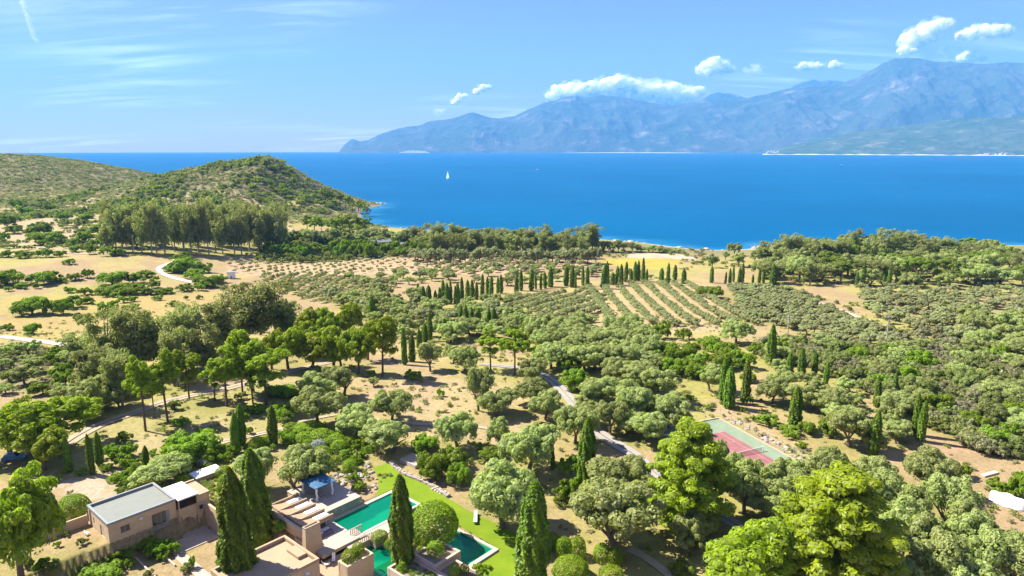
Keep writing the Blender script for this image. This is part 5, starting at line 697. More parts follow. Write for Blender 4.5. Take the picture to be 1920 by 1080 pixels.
REGIONS = {'heath': [[-187.9, 241.2], [-159.8, 231.4], [-118.7, 201.8], [-111.0, 177.3], [-140.2, 177.4]], 'hedge_band': [[-245.5, 687.4], [-110.2, 738.8], [-73.7, 583.7], [-198.5, 522.6]], 'dunes': [[-724.2, 970.9], [-308.4, 900.8], [-221.9, 706.9], [-279.9, 537.7], [-399.3, 527.4]], 'slope': [[96.0, 246.7], [123.3, 237.2], [185.2, 238.1], [109.4, 135.8], [101.1, 138.4], [99.9, 163.1], [96.4, 177.4], [92.2, 201.4], [81.9, 209.0]], 'yellow': [[73.5, 553.6], [115.1, 571.3], [136.8, 549.2], [123.7, 503.2], [88.3, 506.0], [72.2, 520.7]], 'soilC': [[-226.4, 535.5], [-208.2, 573.3], [-85.2, 600.1], [2.4, 599.4], [65.6, 553.4], [59.3, 516.1], [0.0, 475.2], [-99.4, 481.4], [-143.0, 449.6], [-197.9, 466.0]], 'soilA': [[41.9, 403.4], [128.4, 435.8], [99.0, 272.3], [29.7, 261.8]], 'gold': [[-273.9, 356.7], [-171.2, 397.2], [-135.9, 301.5], [-169.2, 248.5], [-206.6, 266.2]], 'court': [[-92.2, 125.1], [-91.2, 128.5], [-79.5, 130.9], [-73.2, 138.4], [-69.9, 136.3], [-72.7, 128.5], [-76.3, 125.1], [-74.9, 119.8], [-80.9, 118.8]], 'clear': [[-52.6, 201.3], [-29.6, 201.1], [6.4, 195.5], [4.8, 143.9], [-11.6, 138.4], [-35.8, 166.7]], 'redearth': [[48.2, 166.7], [73.5, 195.1], [96.0, 156.2], [97.6, 138.4], [77.6, 135.8], [60.4, 138.4]], 'beach': [[105.5, 607.6], [153.6, 589.4], [155.6, 562.1], [97.7, 561.7]], 'slopeL': [[-99.9, 141.1], [-92.9, 170.6], [-65.8, 201.4], [-49.3, 156.2], [-73.2, 138.4], [-86.5, 126.2]]}
PATHS = [('white_road', 4.5, [[-200.6, 258.2], [-188.4, 252.8], [-176.1, 246.9], [-161.9, 238.9], [-148.2, 230.8], [-135.9, 227.3]]), ('white_road', 4.6, [[-199.1, 418.1], [-210.7, 427.2], [-223.1, 437.3], [-235.2, 448.9], [-243.1, 462.4], [-245.8, 478.9], [-245.0, 489.9], [-249.1, 501.6]]), ('sandy_lane', 3.0, [[-389.6, 514.3], [-366.1, 515.4], [-338.4, 516.5], [-310.3, 510.4], [-289.2, 508.7]]), ('dirt_track', 3.2, [[-99.6, 137.9], [-100.2, 146.2], [-99.0, 154.6], [-95.5, 159.9], [-91.7, 168.2], [-86.1, 174.2], [-78.8, 180.7], [-72.8, 188.8], [-64.2, 201.4], [-58.0, 209.2]]), ('dirt_track', 2.4, [[-77.8, 130.9], [-75.1, 135.3], [-71.9, 139.5], [-67.0, 143.1], [-62.3, 146.2], [-56.3, 150.1], [-49.3, 153.9]]), ('drive', 3.2, [[-10.1, 206.8], [0.0, 203.2], [7.3, 197.3], [11.2, 188.9], [13.4, 181.2], [15.3, 171.5], [17.9, 159.6], [20.4, 148.3], [23.8, 142.2], [26.6, 137.6], [29.3, 128.5], [32.9, 120.8], [37.0, 114.0], [41.8, 105.3], [51.7, 99.1], [60.8, 95.5]]), ('sandy_lane', 3.5, [[180.2, 258.9], [180.2, 246.9], [179.1, 235.9], [181.4, 227.6]]), ('footpath', 1.6, [[19.6, 103.0], [22.5, 99.7], [24.8, 94.4]]), ('footpath', 1.4, [[-51.7, 155.5], [-42.8, 161.3], [-31.1, 156.2], [-20.5, 153.9], [-7.6, 152.9], [0.0, 148.3]])]
TERRACE_WALL = [[166.9, 403.5], [165.1, 382.4], [162.2, 355.3], [160.7, 333.6], [160.9, 312.5], [160.1, 292.1]]
POLES = [[103.3, 247.1, 10.7], [132.0, 232.0, 13.0], [-285.0, 509.8, 15.4], [-54.3, 356.9, 8.2], [-109.0, 384.1, 9.4], [-558.4, 844.7, 13.1]]
MISC = {'hut': [-184.7, 441.7, -19.1], 'car': [-106.2, 135.3, -0.1], 'cover': [[90.6, 118.8], [93.0, 119.8], [94.3, 114.3], [91.5, 112.5]], 'shed': [[-123.9, 641.9], [-105.8, 624.1]], 'slab': [[97.2, 128.5]], 'tower': [-373.6, 1057.7, 47.9]}
# ---------------------------------------------------------------- terrain (metres; the villa lawn is z = 0, the sea z = -30)
SEA = -30.0
COAST = [(-1500,1900),(-620,1650),(-440,1420),(-300,1260),(-238,1205),(-222,1160),(-240,1080),(-214,960),(-190,880),(-168,842),(-118,815),(-35,770),(30,742),
         (85,725),(132,692),(172,648),(200,640),(226,646),(262,680),(340,705),(440,690),(520,668),(640,660),(900,700),(1500,900)]
def _smooth(a, b, v):
    t = np.clip((v-a)/(b-a), 0, 1); return t*t*(3-2*t)
def coast_dist(x, y):
    """signed distance to the shore, positive on land (below/left of the polyline)"""
    x = np.asarray(x, float); y = np.asarray(y, float)
    best = np.full(np.broadcast(x, y).shape, 1e9)
    inside = np.zeros(best.shape, bool)
    poly = COAST + [(1500,-400),(-1500,-400)]
    n = len(poly)
    for i in range(n):
        (ax, ay), (bx, by) = poly[i], poly[(i+1) % n]
        if i < len(COAST)-1:
            dx, dy = bx-ax, by-ay
            t = np.clip(((x-ax)*dx+(y-ay)*dy)/(dx*dx+dy*dy), 0, 1)
            best = np.minimum(best, np.hypot(x-ax-t*dx, y-ay-t*dy))
        if ay != by:
            c = ((ay > y) != (by > y)) & (x < (bx-ax)*(y-ay)/(by-ay)+ax)
            inside ^= c
    return np.where(inside, best, -best)
def wob(x, y, s, k=0.0):
    """cheap smooth bumps, about -1..1"""
    return (np.sin(x/s*1.7+k)*np.cos(y/s*1.3+k*2.1)+np.sin((x*.6+y*.8)/s*2.3+k*3.7)*.6+np.sin((x*.8-y*.5)/s*3.9+k*1.3)*.35)/1.95
HILL1 = ([-760,-640,-590,-540,-500,-450,-415,-390,-368,-348,-325,-300,-275,-250,-225,-205,-190], [-6,0,7,22,33,40,44,49,49,36,20,6,-3,-9,-17,-25,-30])
HILL2 = ([-1800,-1300,-1110,-1030,-960,-890,-815,-740,-690,-620,-560], [52,56,56,54,50,42,27,8,-2,-8,-14])
def ground(x, y):
    x = np.asarray(x, float); y = np.asarray(y, float)
    z = np.interp(y, [0,170,200,250,300,380,480,600,800,1200], [0,0,-1.2,-6.5,-12,-18,-22.5,-26,-27,-27])
    z = z + _smooth(-140,-330,x)*_smooth(260,480,y)*10
    z = z + wob(x, y, 38, 1.0)*.9*_smooth(165,260,y)+wob(x, y, 90, 2.0)*1.6*_smooth(240,500,y)*_smooth(-60,-200,x)
    # dunes in front of the left hill
    z = z + 9*np.exp(-((x+430)/90)**2-((y-760)/70)**2) + 5*np.exp(-((x+330)/60)**2-((y-620)/50)**2)
    # two maquis-covered hills
    for (xs, zs), yc, wf, wb in ((HILL1, 1075, 165, 120), (HILL2, 1370, 330, 260)):
        crest = np.interp(x, xs, zs, left=zs[0], right=-30)
        yc2 = yc + wob(x, x*0, 120, .4)*14
        w = np.where(y < yc2, wf, wb)
        f = np.exp(-np.abs((y-yc2)/w)**2.0)
        add = np.maximum(crest-z, 0)*f
        rough = (np.abs(wob(x, y, 55, 3.0))*7-2.4)*f*(1-f)*4*.7
        z = z + add + np.where(add > 2, rough, 0)
    d = coast_dist(x, y)
    k = _smooth(0, 75, d)
    z = np.where(d > 0, SEA+.25+np.minimum(d, 12)*.05+np.maximum(z-SEA-1.0, 0)*k, SEA-np.minimum(-d*.12, 9)+.25)
    return z
# the villa's own axes: a runs along the long pool (away, right), b across it (near, right)
VO = (-31.93, 110.67); VA = math.radians(49); E1 = (math.cos(VA), math.sin(VA)); E2 = (math.sin(VA), -math.cos(VA))
def W2(a, b): return (VO[0]+a*E1[0]+b*E2[0], VO[1]+a*E1[1]+b*E2[1])
# rectangles (a0,a1,b0,b1,floor) cut into the slope: lower court, planter court, pool pits
LOW = [(-45,-8.5,-21.9,-3,-3.55), (-45,-7.5,-3.2,60,-3.55), (-7.6,3.1,5,17,-3.55), (-7.6,13.9,16.8,27.4,-3.55), (-7.6,6.2,16.8,60,-3.55), (-.3,14.0,-.6,9.2,-2.4), (-9,-.5,-10.5,8,-.3)]
def site(x, y):
    """terrain with the villa's lower court and pool pits cut into it"""
    z = ground(x, y)
    a = (x-VO[0])*E1[0]+(y-VO[1])*E1[1]; b = (x-VO[0])*E2[0]+(y-VO[1])*E2[1]
    z = z - np.clip((b-12)/14, 0, 1)*1.05*_smooth(60, 30, b)*_smooth(3, 9, a)*_smooth(45, 30, a)
    for a0, a1, b0, b1, zl in LOW: z = np.where((a > a0) & (a < a1) & (b > b0) & (b < b1), np.minimum(z, zl), z)
    return z
# ---------------------------------------------------------------- helpers
def tag(o, label=None, cat=None, group=None, kind=None):
    if label: o['label'] = label
    if cat: o['category'] = cat
    if group: o['group'] = group
    if kind: o['kind'] = kind
    return o
def link(name, data, parent=None, loc=None):
    o = bpy.data.objects.new(name, data); COL.objects.link(o)
    if parent: o.parent = parent
    if loc is not None: o.location = loc
    return o
def empty(name, loc=(0,0,0), rz=0, label=None, cat=None, group=None):
    o = link(name, None, None, loc); o.rotation_euler = (0,0,rz); o.empty_display_size = .5
    return tag(o, label, cat, group)
def mesh_np(name, V, Fq, mats, smooth=False):
    """V (n,3), Fq (m,k) with k fixed"""
    V = np.asarray(V, np.float32); Fq = np.asarray(Fq, np.int32)
    me = bpy.data.meshes.new(name); m, k = Fq.shape
    me.vertices.add(len(V)); me.vertices.foreach_set('co', V.ravel())
    me.loops.add(m*k); me.loops.foreach_set('vertex_index', Fq.ravel())
    me.polygons.add(m); me.polygons.foreach_set('loop_start', np.arange(0, m*k, k, dtype=np.int32))
    me.polygons.foreach_set('loop_total', np.full(m, k, np.int32))
    if smooth: me.polygons.foreach_set('use_smooth', np.ones(m, bool))
    for x in (mats if isinstance(mats, (list, tuple)) else [mats]): me.materials.append(x)
    me.update(calc_edges=True); return me
class MB:
    """collects shapes into ONE mesh"""
    def __init__(s): s.v = []; s.f = []
    def add(s, V, Fs):
        n = len(s.v); s.v += [tuple(map(float, p)) for p in V]; s.f += [tuple(n+i for i in f) for f in Fs]; return s
    def box(s, x0, x1, y0, y1, z0, z1):
        return s.add([(x0,y0,z0),(x1,y0,z0),(x1,y1,z0),(x0,y1,z0),(x0,y0,z1),(x1,y0,z1),(x1,y1,z1),(x0,y1,z1)],
                     [(0,3,2,1),(4,5,6,7),(0,1,5,4),(1,2,6,5),(2,3,7,6),(3,0,4,7)])
    def prism(s, P, z0, z1):
        n = len(P)
        zt = z1 if isinstance(z1, (list, tuple)) else [z1]*n
        V = [(x,y,z0) for x,y in P]+[(x,y,zt[i]) for i,(x,y) in enumerate(P)]
        return s.add(V, [tuple(range(n-1,-1,-1)), tuple(range(n,2*n))]+[(i,(i+1)%n,n+(i+1)%n,n+i) for i in range(n)])
    def tube(s, pts, rs, n=6, cap=True):
        pts = [Vector(p) for p in pts]; rings = []
        for i, p in enumerate(pts):
            d = (pts[min(i+1,len(pts)-1)]-pts[max(i-1,0)]).normalized()
            a = d.orthogonal().normalized(); b = d.cross(a)
            r = rs[i] if isinstance(rs, (list, tuple)) else rs
            rings.append([p+a*r*math.cos(k*2*math.pi/n)+b*r*math.sin(k*2*math.pi/n) for k in range(n)])
        V = [q for R in rings for q in R]; F_ = []
        for i in range(len(rings)-1):
            F_ += [(i*n+k, i*n+(k+1)%n, (i+1)*n+(k+1)%n, (i+1)*n+k) for k in range(n)]
        if cap: F_ += [tuple(range(n-1,-1,-1)), tuple(range((len(rings)-1)*n, len(rings)*n))]
        return s.add(V, F_)
    def build(s, name, mat, parent=None, bevel=0, smooth=False):
        me = bpy.data.meshes.new(name); me.from_pydata(s.v, [], s.f); me.materials.append(mat)
        if bevel:
            bm = bmesh.new(); bm.from_mesh(me)
            bmesh.ops.remove_doubles(bm, verts=bm.verts, dist=1e-4)
            bmesh.ops.bevel(bm, geom=[e for e in bm.edges if len(e.link_faces)==2 and e.calc_face_angle(0)>.6], offset=bevel, segments=1, affect='EDGES', clamp_overlap=True)
            bm.to_mesh(me); bm.free()
        if smooth:
            for p in me.polygons: p.use_smooth = True
        me.update(); return link(name, me, parent)
# ---------------------------------------------------------------- materials
class NT:
    def __init__(s, name):
        s.m = bpy.data.materials.new(name); s.m.use_nodes = True; s.n = s.m.node_tree.nodes; s.l = s.m.node_tree.links; s.n.clear()
        s.out = s.n.new("ShaderNodeOutputMaterial")
    def node(s, t, ins=None, **k):
        x = s.n.new(t)
        for a, v in k.items(): setattr(x, a, v)
        for a, v in (ins or {}).items():
            if hasattr(v, 'is_output'): s.l.new(v, x.inputs[a])
            else: x.inputs[a].default_value = v
        return x
    def noise(s, scale, detail=4, rough=.6, vec=None):
        x = s.node("ShaderNodeTexNoise", {'Scale':scale,'Detail':detail,'Roughness':rough})
        if vec is not None: s.l.new(vec, x.inputs['Vector'])
        return x.outputs['Fac']
    def mix(s, f, a, b, mode='MIX'):
        x = s.node("ShaderNodeMix", data_type='RGBA', blend_type=mode)
        for i, v in ((0,f),(6,a),(7,b)):
            if hasattr(v, 'is_output'): s.l.new(v, x.inputs[i])
            else: x.inputs[i].default_value = v if not isinstance(v, tuple) or len(v)==4 else (*v,1)
        return x.outputs[2]
    def rng(s, v, a, b, c=0, d=1):
        x = s.node("ShaderNodeMapRange", {0:v,1:a,2:b,3:c,4:d}); return x.outputs[0]
    def math(s, op, a, b):
        x = s.node("ShaderNodeMath", {0:a,1:b}, operation=op); return x.outputs[0]
    def pos(s): return s.node("ShaderNodeNewGeometry").outputs['Position']
    def obj(s): return s.node("ShaderNodeTexCoord").outputs['Object']
    def bump(s, h, dist=.1, strength=.6):
        return s.node("ShaderNodeBump", {'Height':h,'Distance':dist,'Strength':strength}).outputs[0]
    def bsdf(s, col, rough=.8, nrm=None, **k):
        b = s.node("ShaderNodeBsdfPrincipled", {'Base Color': col if hasattr(col,'is_output') else ((*col,1) if len(col)==3 else col), 'Roughness':rough})
        if nrm is not None: s.l.new(nrm, b.inputs['Normal'])
        for a, v in k.items(): b.inputs[a.replace('_',' ')].default_value = v
        s.l.new(b.outputs[0], s.out.inputs[0]); return b
def plain(name, c, rough=.7, var=.12, scale=1.5, bump=.02, fine=9, **k):
    t = NT(name); v = t.obj()
    a = t.mix(t.rng(t.noise(scale,5,.62,v),.3,.72), tuple(x*(1-var) for x in c), tuple(min(1,x*(1+var)) for x in c))
    a = t.mix(t.rng(t.noise(scale*fine,3,.6,v),.35,.7,0,.5), a, tuple(x*(1-var*1.3) for x in c))
    t.bsdf(a, rough, t.bump(t.noise(scale*fine*1.7,3,.6,v), bump) if bump else None, **k); return t.m
def leafmat(name, c, c2, trans=.32, var=.25):
    t = NT(name)
    oi = t.node("ShaderNodeObjectInfo").outputs['Random']
    isl = t.node("ShaderNodeNewGeometry").outputs['Random Per Island']
    cl = t.noise(.55, 2, .5, t.obj())
    a = t.mix(t.rng(cl,.35,.68), c, c2)
    hsv = t.node("ShaderNodeHueSaturation", {'Color':a, 'Hue':t.rng(oi,0,1,.488,.512), 'Saturation':t.rng(isl,0,1,.88,1.08), 'Value':t.math('MULTIPLY', t.rng(oi,0,1,1-var*.7,1+var*.7), t.rng(isl,0,1,1-var,1+var))})
    d = t.node("ShaderNodeBsdfDiffuse", {'Color':hsv.outputs[0]})
    tr = t.node("ShaderNodeBsdfTranslucent", {'Color':t.mix(1.0, hsv.outputs[0], (1.05,1.1,.55), 'MULTIPLY')})
    m = t.node("ShaderNodeMixShader", {0:trans}); t.l.new(d.outputs[0], m.inputs[1]); t.l.new(tr.outputs[0], m.inputs[2])
    g = t.node("ShaderNodeBsdfGlossy", {'Color':(.8,.85,.8,1),'Roughness':.45})
    m2 = t.node("ShaderNodeMixShader", {0:.012}); t.l.new(m.outputs[0], m2.inputs[1]); t.l.new(g.outputs[0], m2.inputs[2])
    t.l.new(m2.outputs[0], t.out.inputs[0]); return t.m
# ---------------------------------------------------------------- value noise in numpy (land cover, mountains)
def vnoise(x, y, seed=0):
    xi = np.floor(x).astype(np.int64); yi = np.floor(y).astype(np.int64); fx = x-xi; fy = y-yi
    fx = fx*fx*(3-2*fx); fy = fy*fy*(3-2*fy)
    def h(a, b):
        n = (a*374761393+b*668265263+seed*974634777) & 0x7fffffff
        n = ((n ^ (n >> 13))*1274126177) & 0x7fffffff
        return ((n ^ (n >> 16)) & 0xffff)/65535.0
    return (h(xi,yi)*(1-fx)+h(xi+1,yi)*fx)*(1-fy)+(h(xi,yi+1)*(1-fx)+h(xi+1,yi+1)*fx)*fy
def fbm(x, y, o=4, seed=0, ridged=False):
    s = 0; a = 1; t = 0
    for k in range(o):
        n = vnoise(x*2**k+k*17.3, y*2**k-k*9.1, seed+k)
        if ridged: n = 1-abs(2*n-1)
        s = s+a*n; t += a; a *= .5
    return s/t
def inpoly(x, y, P):
    x = np.asarray(x, float); y = np.asarray(y, float); c = np.zeros(np.broadcast(x,y).shape, bool)
    for i in range(len(P)):
        (ax,ay),(bx,by) = P[i], P[i-1]
        if ay != by: c ^= ((ay>y)!=(by>y)) & (x < (bx-ax)*(y-ay)/(by-ay)+ax)
    return c
# ---------------------------------------------------------------- the ground sheet
def gz(x, y): return float(site(np.array([x]), np.array([y]))[0])
NR, NC = 470, 430
Yr = np.concatenate([np.linspace(30,80,40,endpoint=False), 80*np.exp(np.linspace(0, math.log(2300/80.), NR-40))])
Uc = np.linspace(-1.15, 1.15, NC)
GX = (Uc[None,:]*(Yr[:,None]+6)); GY = np.repeat(Yr[:,None], NC, 1)
GZ = site(GX, GY)
idx = np.arange(NR*NC).reshape(NR,NC)
GF = np.stack([idx[:-1,:-1], idx[:-1,1:], idx[1:,1:], idx[1:,:-1]], -1).reshape(-1,4)
n_big = fbm(GX/60, GY/60, 4, 3); n_mid = fbm(GX/14, GY/14, 4, 8); n_fin = fbm(GX/4, GY/4, 3, 12)
def lerp(A, B, t): return A*(1-t[...,None])+np.array(B)*t[...,None]
soil, straw, pale = (.27,.19,.105), (.295,.235,.095), (.34,.265,.16)
gc = np.zeros((NR,NC,3))+np.array(soil)
gc = lerp(gc, straw, _smooth(.42,.6,n_mid*.6+n_big*.4))
gc = lerp(gc, (.25,.23,.06), _smooth(.48,.66,n_big)*.6)
def soft(P, w=4.0):
    jx = (n_mid-.5)*w*3; jy = (n_fin-.5)*w*3
    return inpoly(GX+jx, GY+jy, P).astype(float)
def paint(key, c, amt=1.0): 
    global gc
    gc = lerp(gc, c, soft(REGIONS[key])*amt*(.75+.5*(n_fin-.5)))
hillz = _smooth(-8, 8, GZ)*_smooth(640, 760, GY)*_smooth(0,-60,GX)
gc = lerp(gc, (0.118,0.107,0.0555), hillz*.85)
gc = lerp(gc, (0.311,0.237,0.155), hillz*_smooth(.6,.72,n_mid)*.35)
gc = lerp(gc, (0.0962,0.111,0.0407), _smooth(520,640,GY)*_smooth(-140,-60,GX)*.6)
paint('dunes', (0.318,0.248,0.148), .8); paint('gold', (0.296,0.222,0.0629), .75); paint('soilC', (0.37,0.248,0.167)); paint('soilA', (0.326,0.248,0.137))
paint('yellow', (.33,.265,.03)); paint('court', (0.348,0.263,0.2)); paint('clear', (0.311,0.229,0.133), .8); paint('redearth', (0.318,0.2,0.133), .85)
paint('beach', (0.37,0.318,0.252)); paint('slopeL', (0.318,0.255,0.141), .85); paint('heath', (0.163,0.141,0.0888), .9); paint('slope', (0.207,0.17,0.0888), .6); paint('hedge_band', (0.104,0.126,0.037), .8)
# leaf litter, grass and seedlings where the trees stand close
_pl = np.array([[float(v) for v in q.split()[:3]] for k_, t_ in PLANTS.items() for q in t_.replace('\n', ' ').split(';') if q.strip()])
_hx, _hy = np.arange(-700, 701, 5.), np.arange(60, 901, 5.)
_H = np.histogram2d(_pl[:,0], _pl[:,1], [_hx, _hy], weights=_pl[:,2]**2*.78/25.)[0]
for _ in range(4): _H[1:-1,1:-1] = (_H[1:-1,1:-1]*2+_H[:-2,1:-1]+_H[2:,1:-1]+_H[1:-1,:-2]+_H[1:-1,2:])/6
_ix = np.clip(((GX+700)/5).astype(int), 0, _H.shape[0]-1); _iy = np.clip(((GY-60)/5).astype(int), 0, _H.shape[1]-1)
dens = np.where((np.abs(GX) < 695) & (GY < 895), _H[_ix,_iy], 0)
orch = np.maximum(inpoly(GX,GY,REGIONS['soilC']), inpoly(GX,GY,REGIONS['soilA']))
gc = lerp(gc, (.20,.19,.05), _smooth(.12,.6,dens+(n_mid-.5)*.35)*.8*(1-orch)*(1-_smooth(.3,.6,n_fin)*.3))
GD = coast_dist(GX, GY)
gc = lerp(gc, (.30,.27,.22), _smooth(9, 2, GD)*(GD > -50)*_smooth(60,120,GX)); gc = lerp(gc, (.16,.14,.11), _smooth(16, 4, GD)*_smooth(60,0,GX))
gc = np.clip(gc*1.1*(.86+.28*n_fin[...,None]), .02, .8)
t = NT("ground"); at = t.node("ShaderNodeAttribute", attribute_name='land').outputs['Color']; p = t.pos()
c = t.mix(t.rng(t.noise(.6,6,.7,p),.38,.66,0,.75), at, t.mix(1.0, at, (.68,.68,.55), 'MULTIPLY'))
c = t.mix(t.rng(t.noise(2.2,4,.7,p),.45,.72,0,.8), c, t.mix(1.0, at, (1.28,1.24,1.15), 'MULTIPLY'))
c = t.mix(t.rng(t.noise(.9,5,.75,p),.50,.68,0,.65), c, (.15,.15,.045))
t.bsdf(c, .95, t.bump(t.noise(1.3,5,.7,p), .25, .7), Specular_IOR_Level=.1)
me = mesh_np('ground', np.stack([GX,GY,GZ],-1).reshape(-1,3), GF, t.m, True)
ca = me.color_attributes.new('land', 'FLOAT_COLOR', 'POINT')
ca.data.foreach_set('color', np.concatenate([gc.reshape(-1,3), np.ones((NR*NC,1))],1).astype(np.float32).ravel())
tag(link('ground', me), 'dry straw coloured land sloping from the villa down to the bay', kind='structure')
# ---------------------------------------------------------------- the sea, curved like the earth
RE = 6371000.0
rr = np.concatenate([np.linspace(250,1800,150,endpoint=False), 1800*np.exp(np.linspace(0, math.log(25500/1800.), 90))])
az = np.linspace(-1.2, 1.2, 300)
SX = rr[:,None]*np.sin(az)[None,:]; SY = rr[:,None]*np.cos(az)[None,:]; SZ = SEA-(rr**2/(2*RE))[:,None]+0*SX
n0, n1_ = SX.shape; idx = np.arange(n0*n1_).reshape(n0,n1_)
SFc = np.stack([idx[:-1,:-1], idx[1:,:-1], idx[1:,1:], idx[:-1,1:]], -1).reshape(-1,4)
t = NT("sea_water"); p = t.pos(); sh = t.node("ShaderNodeAttribute", attribute_name='shallow').outputs['Fac']
deep = t.mix(t.rng(t.noise(.0016,3,.55,p),.35,.7), (0,.070,.165), (0,.088,.20))
mpz = t.node("ShaderNodeMapping", {'Vector':p, 'Scale':(.35,1,1)}).outputs[0]
deep = t.mix(t.rng(t.noise(.02,4,.6,mpz),.5,.75,0,.35), deep, (0,.105,.245))
colr = t.mix(sh, deep, t.mix(t.rng(t.noise(.05,4,.7,p),.42,.62), (.004,.15,.29), (.06,.20,.30)))
wv = t.math('ADD', t.noise(.14,5,.62,mpz), t.math('MULTIPLY', t.noise(.9,3,.6,p), .25))
t.bsdf(colr, .34, t.bump(wv, 1.6, .55), IOR=1.2, Specular_IOR_Level=.03)
me = mesh_np('sea', np.stack([SX,SY,SZ],-1).reshape(-1,3), SFc, t.m, True)
sd = -coast_dist(np.clip(SX,-1400,1400), SY)
shv = np.where(rr[:,None] < 2000, _smooth(42, 4, sd+ (fbm(SX/40,SY/40,3,5)-.5)*60)*.5, 0)
a_ = me.attributes.new('shallow', 'FLOAT', 'POINT'); a_.data.foreach_set('value', shv.astype(np.float32).ravel())
tag(link('sea', me), 'deep blue bay with small wind ripples', kind='structure')
# ---------------------------------------------------------------- mountains across the bay
TH = math.radians(11.59)
def crest_from(px, D):
    """survey angles (u, elevation) of a skyline -> azimuth and height at range D"""
    A, H = [], []
    for x, y in px:
        u = (x-960)/1280.; v = (y-540)/1280.
        dy = math.cos(TH)-v*math.sin(TH); dz = -(math.sin(TH)+v*math.cos(TH))
        A.append(math.atan2(u, dy)); H.append(65+dz/math.hypot(u, dy)*D)
    return np.array(A), np.array(H)
def mountain_mat(name, veg, rock, sand, k):
    t = NT(name); p = t.pos()
    nb = t.noise(.00045*k,6,.62,p); nr = t.noise(.0016*k,6,.68,p); nf = t.noise(.005*k,4,.7,p)
    c = t.mix(t.rng(nb,.38,.66), veg, tuple(x*.6+y*.4 for x,y in zip(veg,rock)))
    c = t.mix(t.rng(nr,.5,.64), c, rock); c = t.mix(t.rng(nr,.62,.72,0,.8), c, sand)
    c = t.mix(t.rng(nf,.44,.33,0,.6), c, tuple(x*.5 for x in veg))
    t.bsdf(c, 1.0, t.bump(t.math('ADD', nr, t.math('MULTIPLY', nf, .2)), 150/k, 1.0), Specular_IOR_Level=.05); return t.m
def mountains(name, sky_px, Dc, D0, mat, label, amp=.3, seed=1, cols=620, rows=70, back=10):
    A, H = crest_from(sky_px, Dc)
    az = np.linspace(A[0], A[-1], cols); cr = np.interp(az, A, H)
    tt = np.concatenate([np.linspace(0,1,rows), 1+np.linspace(.03,.3,back)])
    T_, Z = np.meshgrid(tt, az, indexing='ij'); Cr = np.repeat(cr[None,:], len(tt), 0)
    D = D0+(Dc-D0)*T_
    X = D*np.sin(Z); Y = D*np.cos(Z)
    drop = D*D/(2*RE)
    rg = fbm(X/1700., Y/2900., 4, seed, True); rg2 = fbm(X/520., Y/900., 4, seed+9, True)
    base = SEA-drop
    up = np.where(T_ <= 1, T_**.92, 1-(T_-1)*1.4)
    m = np.clip(4*T_*(1-T_), 0, 1)
    prof = up+amp*m*(rg-.62)+amp*.34*m*(rg2-.6)
    cr2 = Cr+(fbm(X/160., Y/160., 3, seed+4)-.5)*.028*np.maximum(Cr,200)*(T_ > .8)
    Hh = base+np.maximum(cr2-base, 0)*np.maximum(prof, T_*.12)
    n0, n1 = X.shape; ix = np.arange(n0*n1).reshape(n0,n1)
    Fm = np.stack([ix[:-1,:-1], ix[:-1,1:], ix[1:,1:], ix[1:,:-1]], -1).reshape(-1,4)
    return tag(link(name, mesh_np(name, np.stack([X,Y,Hh],-1).reshape(-1,3), Fm, mat, True)), label, kind='structure'), (az, D0)
SKY_MAIN = [(636,284),(645,272),(652,266),(660,261),(666,262),(674,265),(690,263),(705,255),(720,249),(745,241),(770,237),(785,236),(800,229),(815,226),(830,225),(845,223),(860,219),(875,213),(887,210),(900,215),(920,221),(935,222),(950,220),(965,217),(980,210),(1000,201),(1020,193),(1040,188),(1060,182),(1080,179),(1095,183),(1110,181),(1130,178),(1150,181),(1170,182),(1200,188),(1215,192),(1240,195),(1262,196),(1300,192),(1340,189),(1397,184),(1432,178),(1460,170),(1487,164),(1530,162),(1569,160),(1590,152),(1604,146),(1620,138),(1638,129),(1655,119),(1679,108),(1700,109),(1724,109),(1741,113),(1770,116),(1810,118),(1830,119),(1850,120),(1889,117),(1920,119),(1990,128),(2100,120),(2250,140),(2500,150),(2800,170)]
SKY_BACK = [(1270,215),(1300,193),(1318,184),(1332,177),(1346,173),(1362,175),(1380,177),(1400,183),(1440,190),(1470,175),(1487,162),(1505,155),(1525,150),(1540,153),(1556,150),(1580,152),(1600,160),(1640,170)]
SKY_FRONT = [(1436,287),(1444,283),(1470,275),(1500,269),(1520,266),(1560,256),(1600,247),(1630,243),(1660,240),(1720,233),(1760,226),(1800,222),(1860,221),(1920,219),(2050,214),(2250,205),(2500,200)]
mm = mountain_mat("mountain_rock", (.035,.058,.025), (.105,.10,.075), (.27,.24,.20), 1.0)
mf = mountain_mat("mountain_scrub", (.03,.065,.02), (.12,.125,.07), (.34,.30,.24), 2.0)
mountains('mountains', SKY_BACK, 24500, 22500, mm, 'far pale peaks showing behind the main mountain ridge', seed=21, cols=200, rows=30)
mountains('mountains', SKY_MAIN, 20500, 16800, mm, 'long hazy mountain range with a high summit across the bay', amp=.36, seed=3, rows=100, cols=800)
mountains('headland', SKY_FRONT, 14200, 12000, mf, 'low green scrub headland in front of the mountains at the right', amp=.3, seed=33, cols=360)
# pale beach along the foot of the headland
tb = plain("beach_sand", (.55,.50,.43), .9, .15, .01, 0)
Af, Hf = crest_from(SKY_FRONT, 11930)
azb = np.linspace(Af[0]-.004, Af[-1], 300); wv_ = 1+.6*np.sin(azb*310)+.5*np.sin(azb*97)
V = []; 
for i, a in enumerate(azb):
    for D, z in ((11930-30*wv_[i], 1.5), (11960, 5+5*wv_[i])): V.append((D*math.sin(a), D*math.cos(a), SEA-D*D/(2*RE)+z))
tag(link('beach', mesh_np('beach', V, [(2*i,2*i+2,2*i+3,2*i+1) for i in range(len(azb)-1)], tb)), 'thin white beach along the foot of the headland', kind='structure')
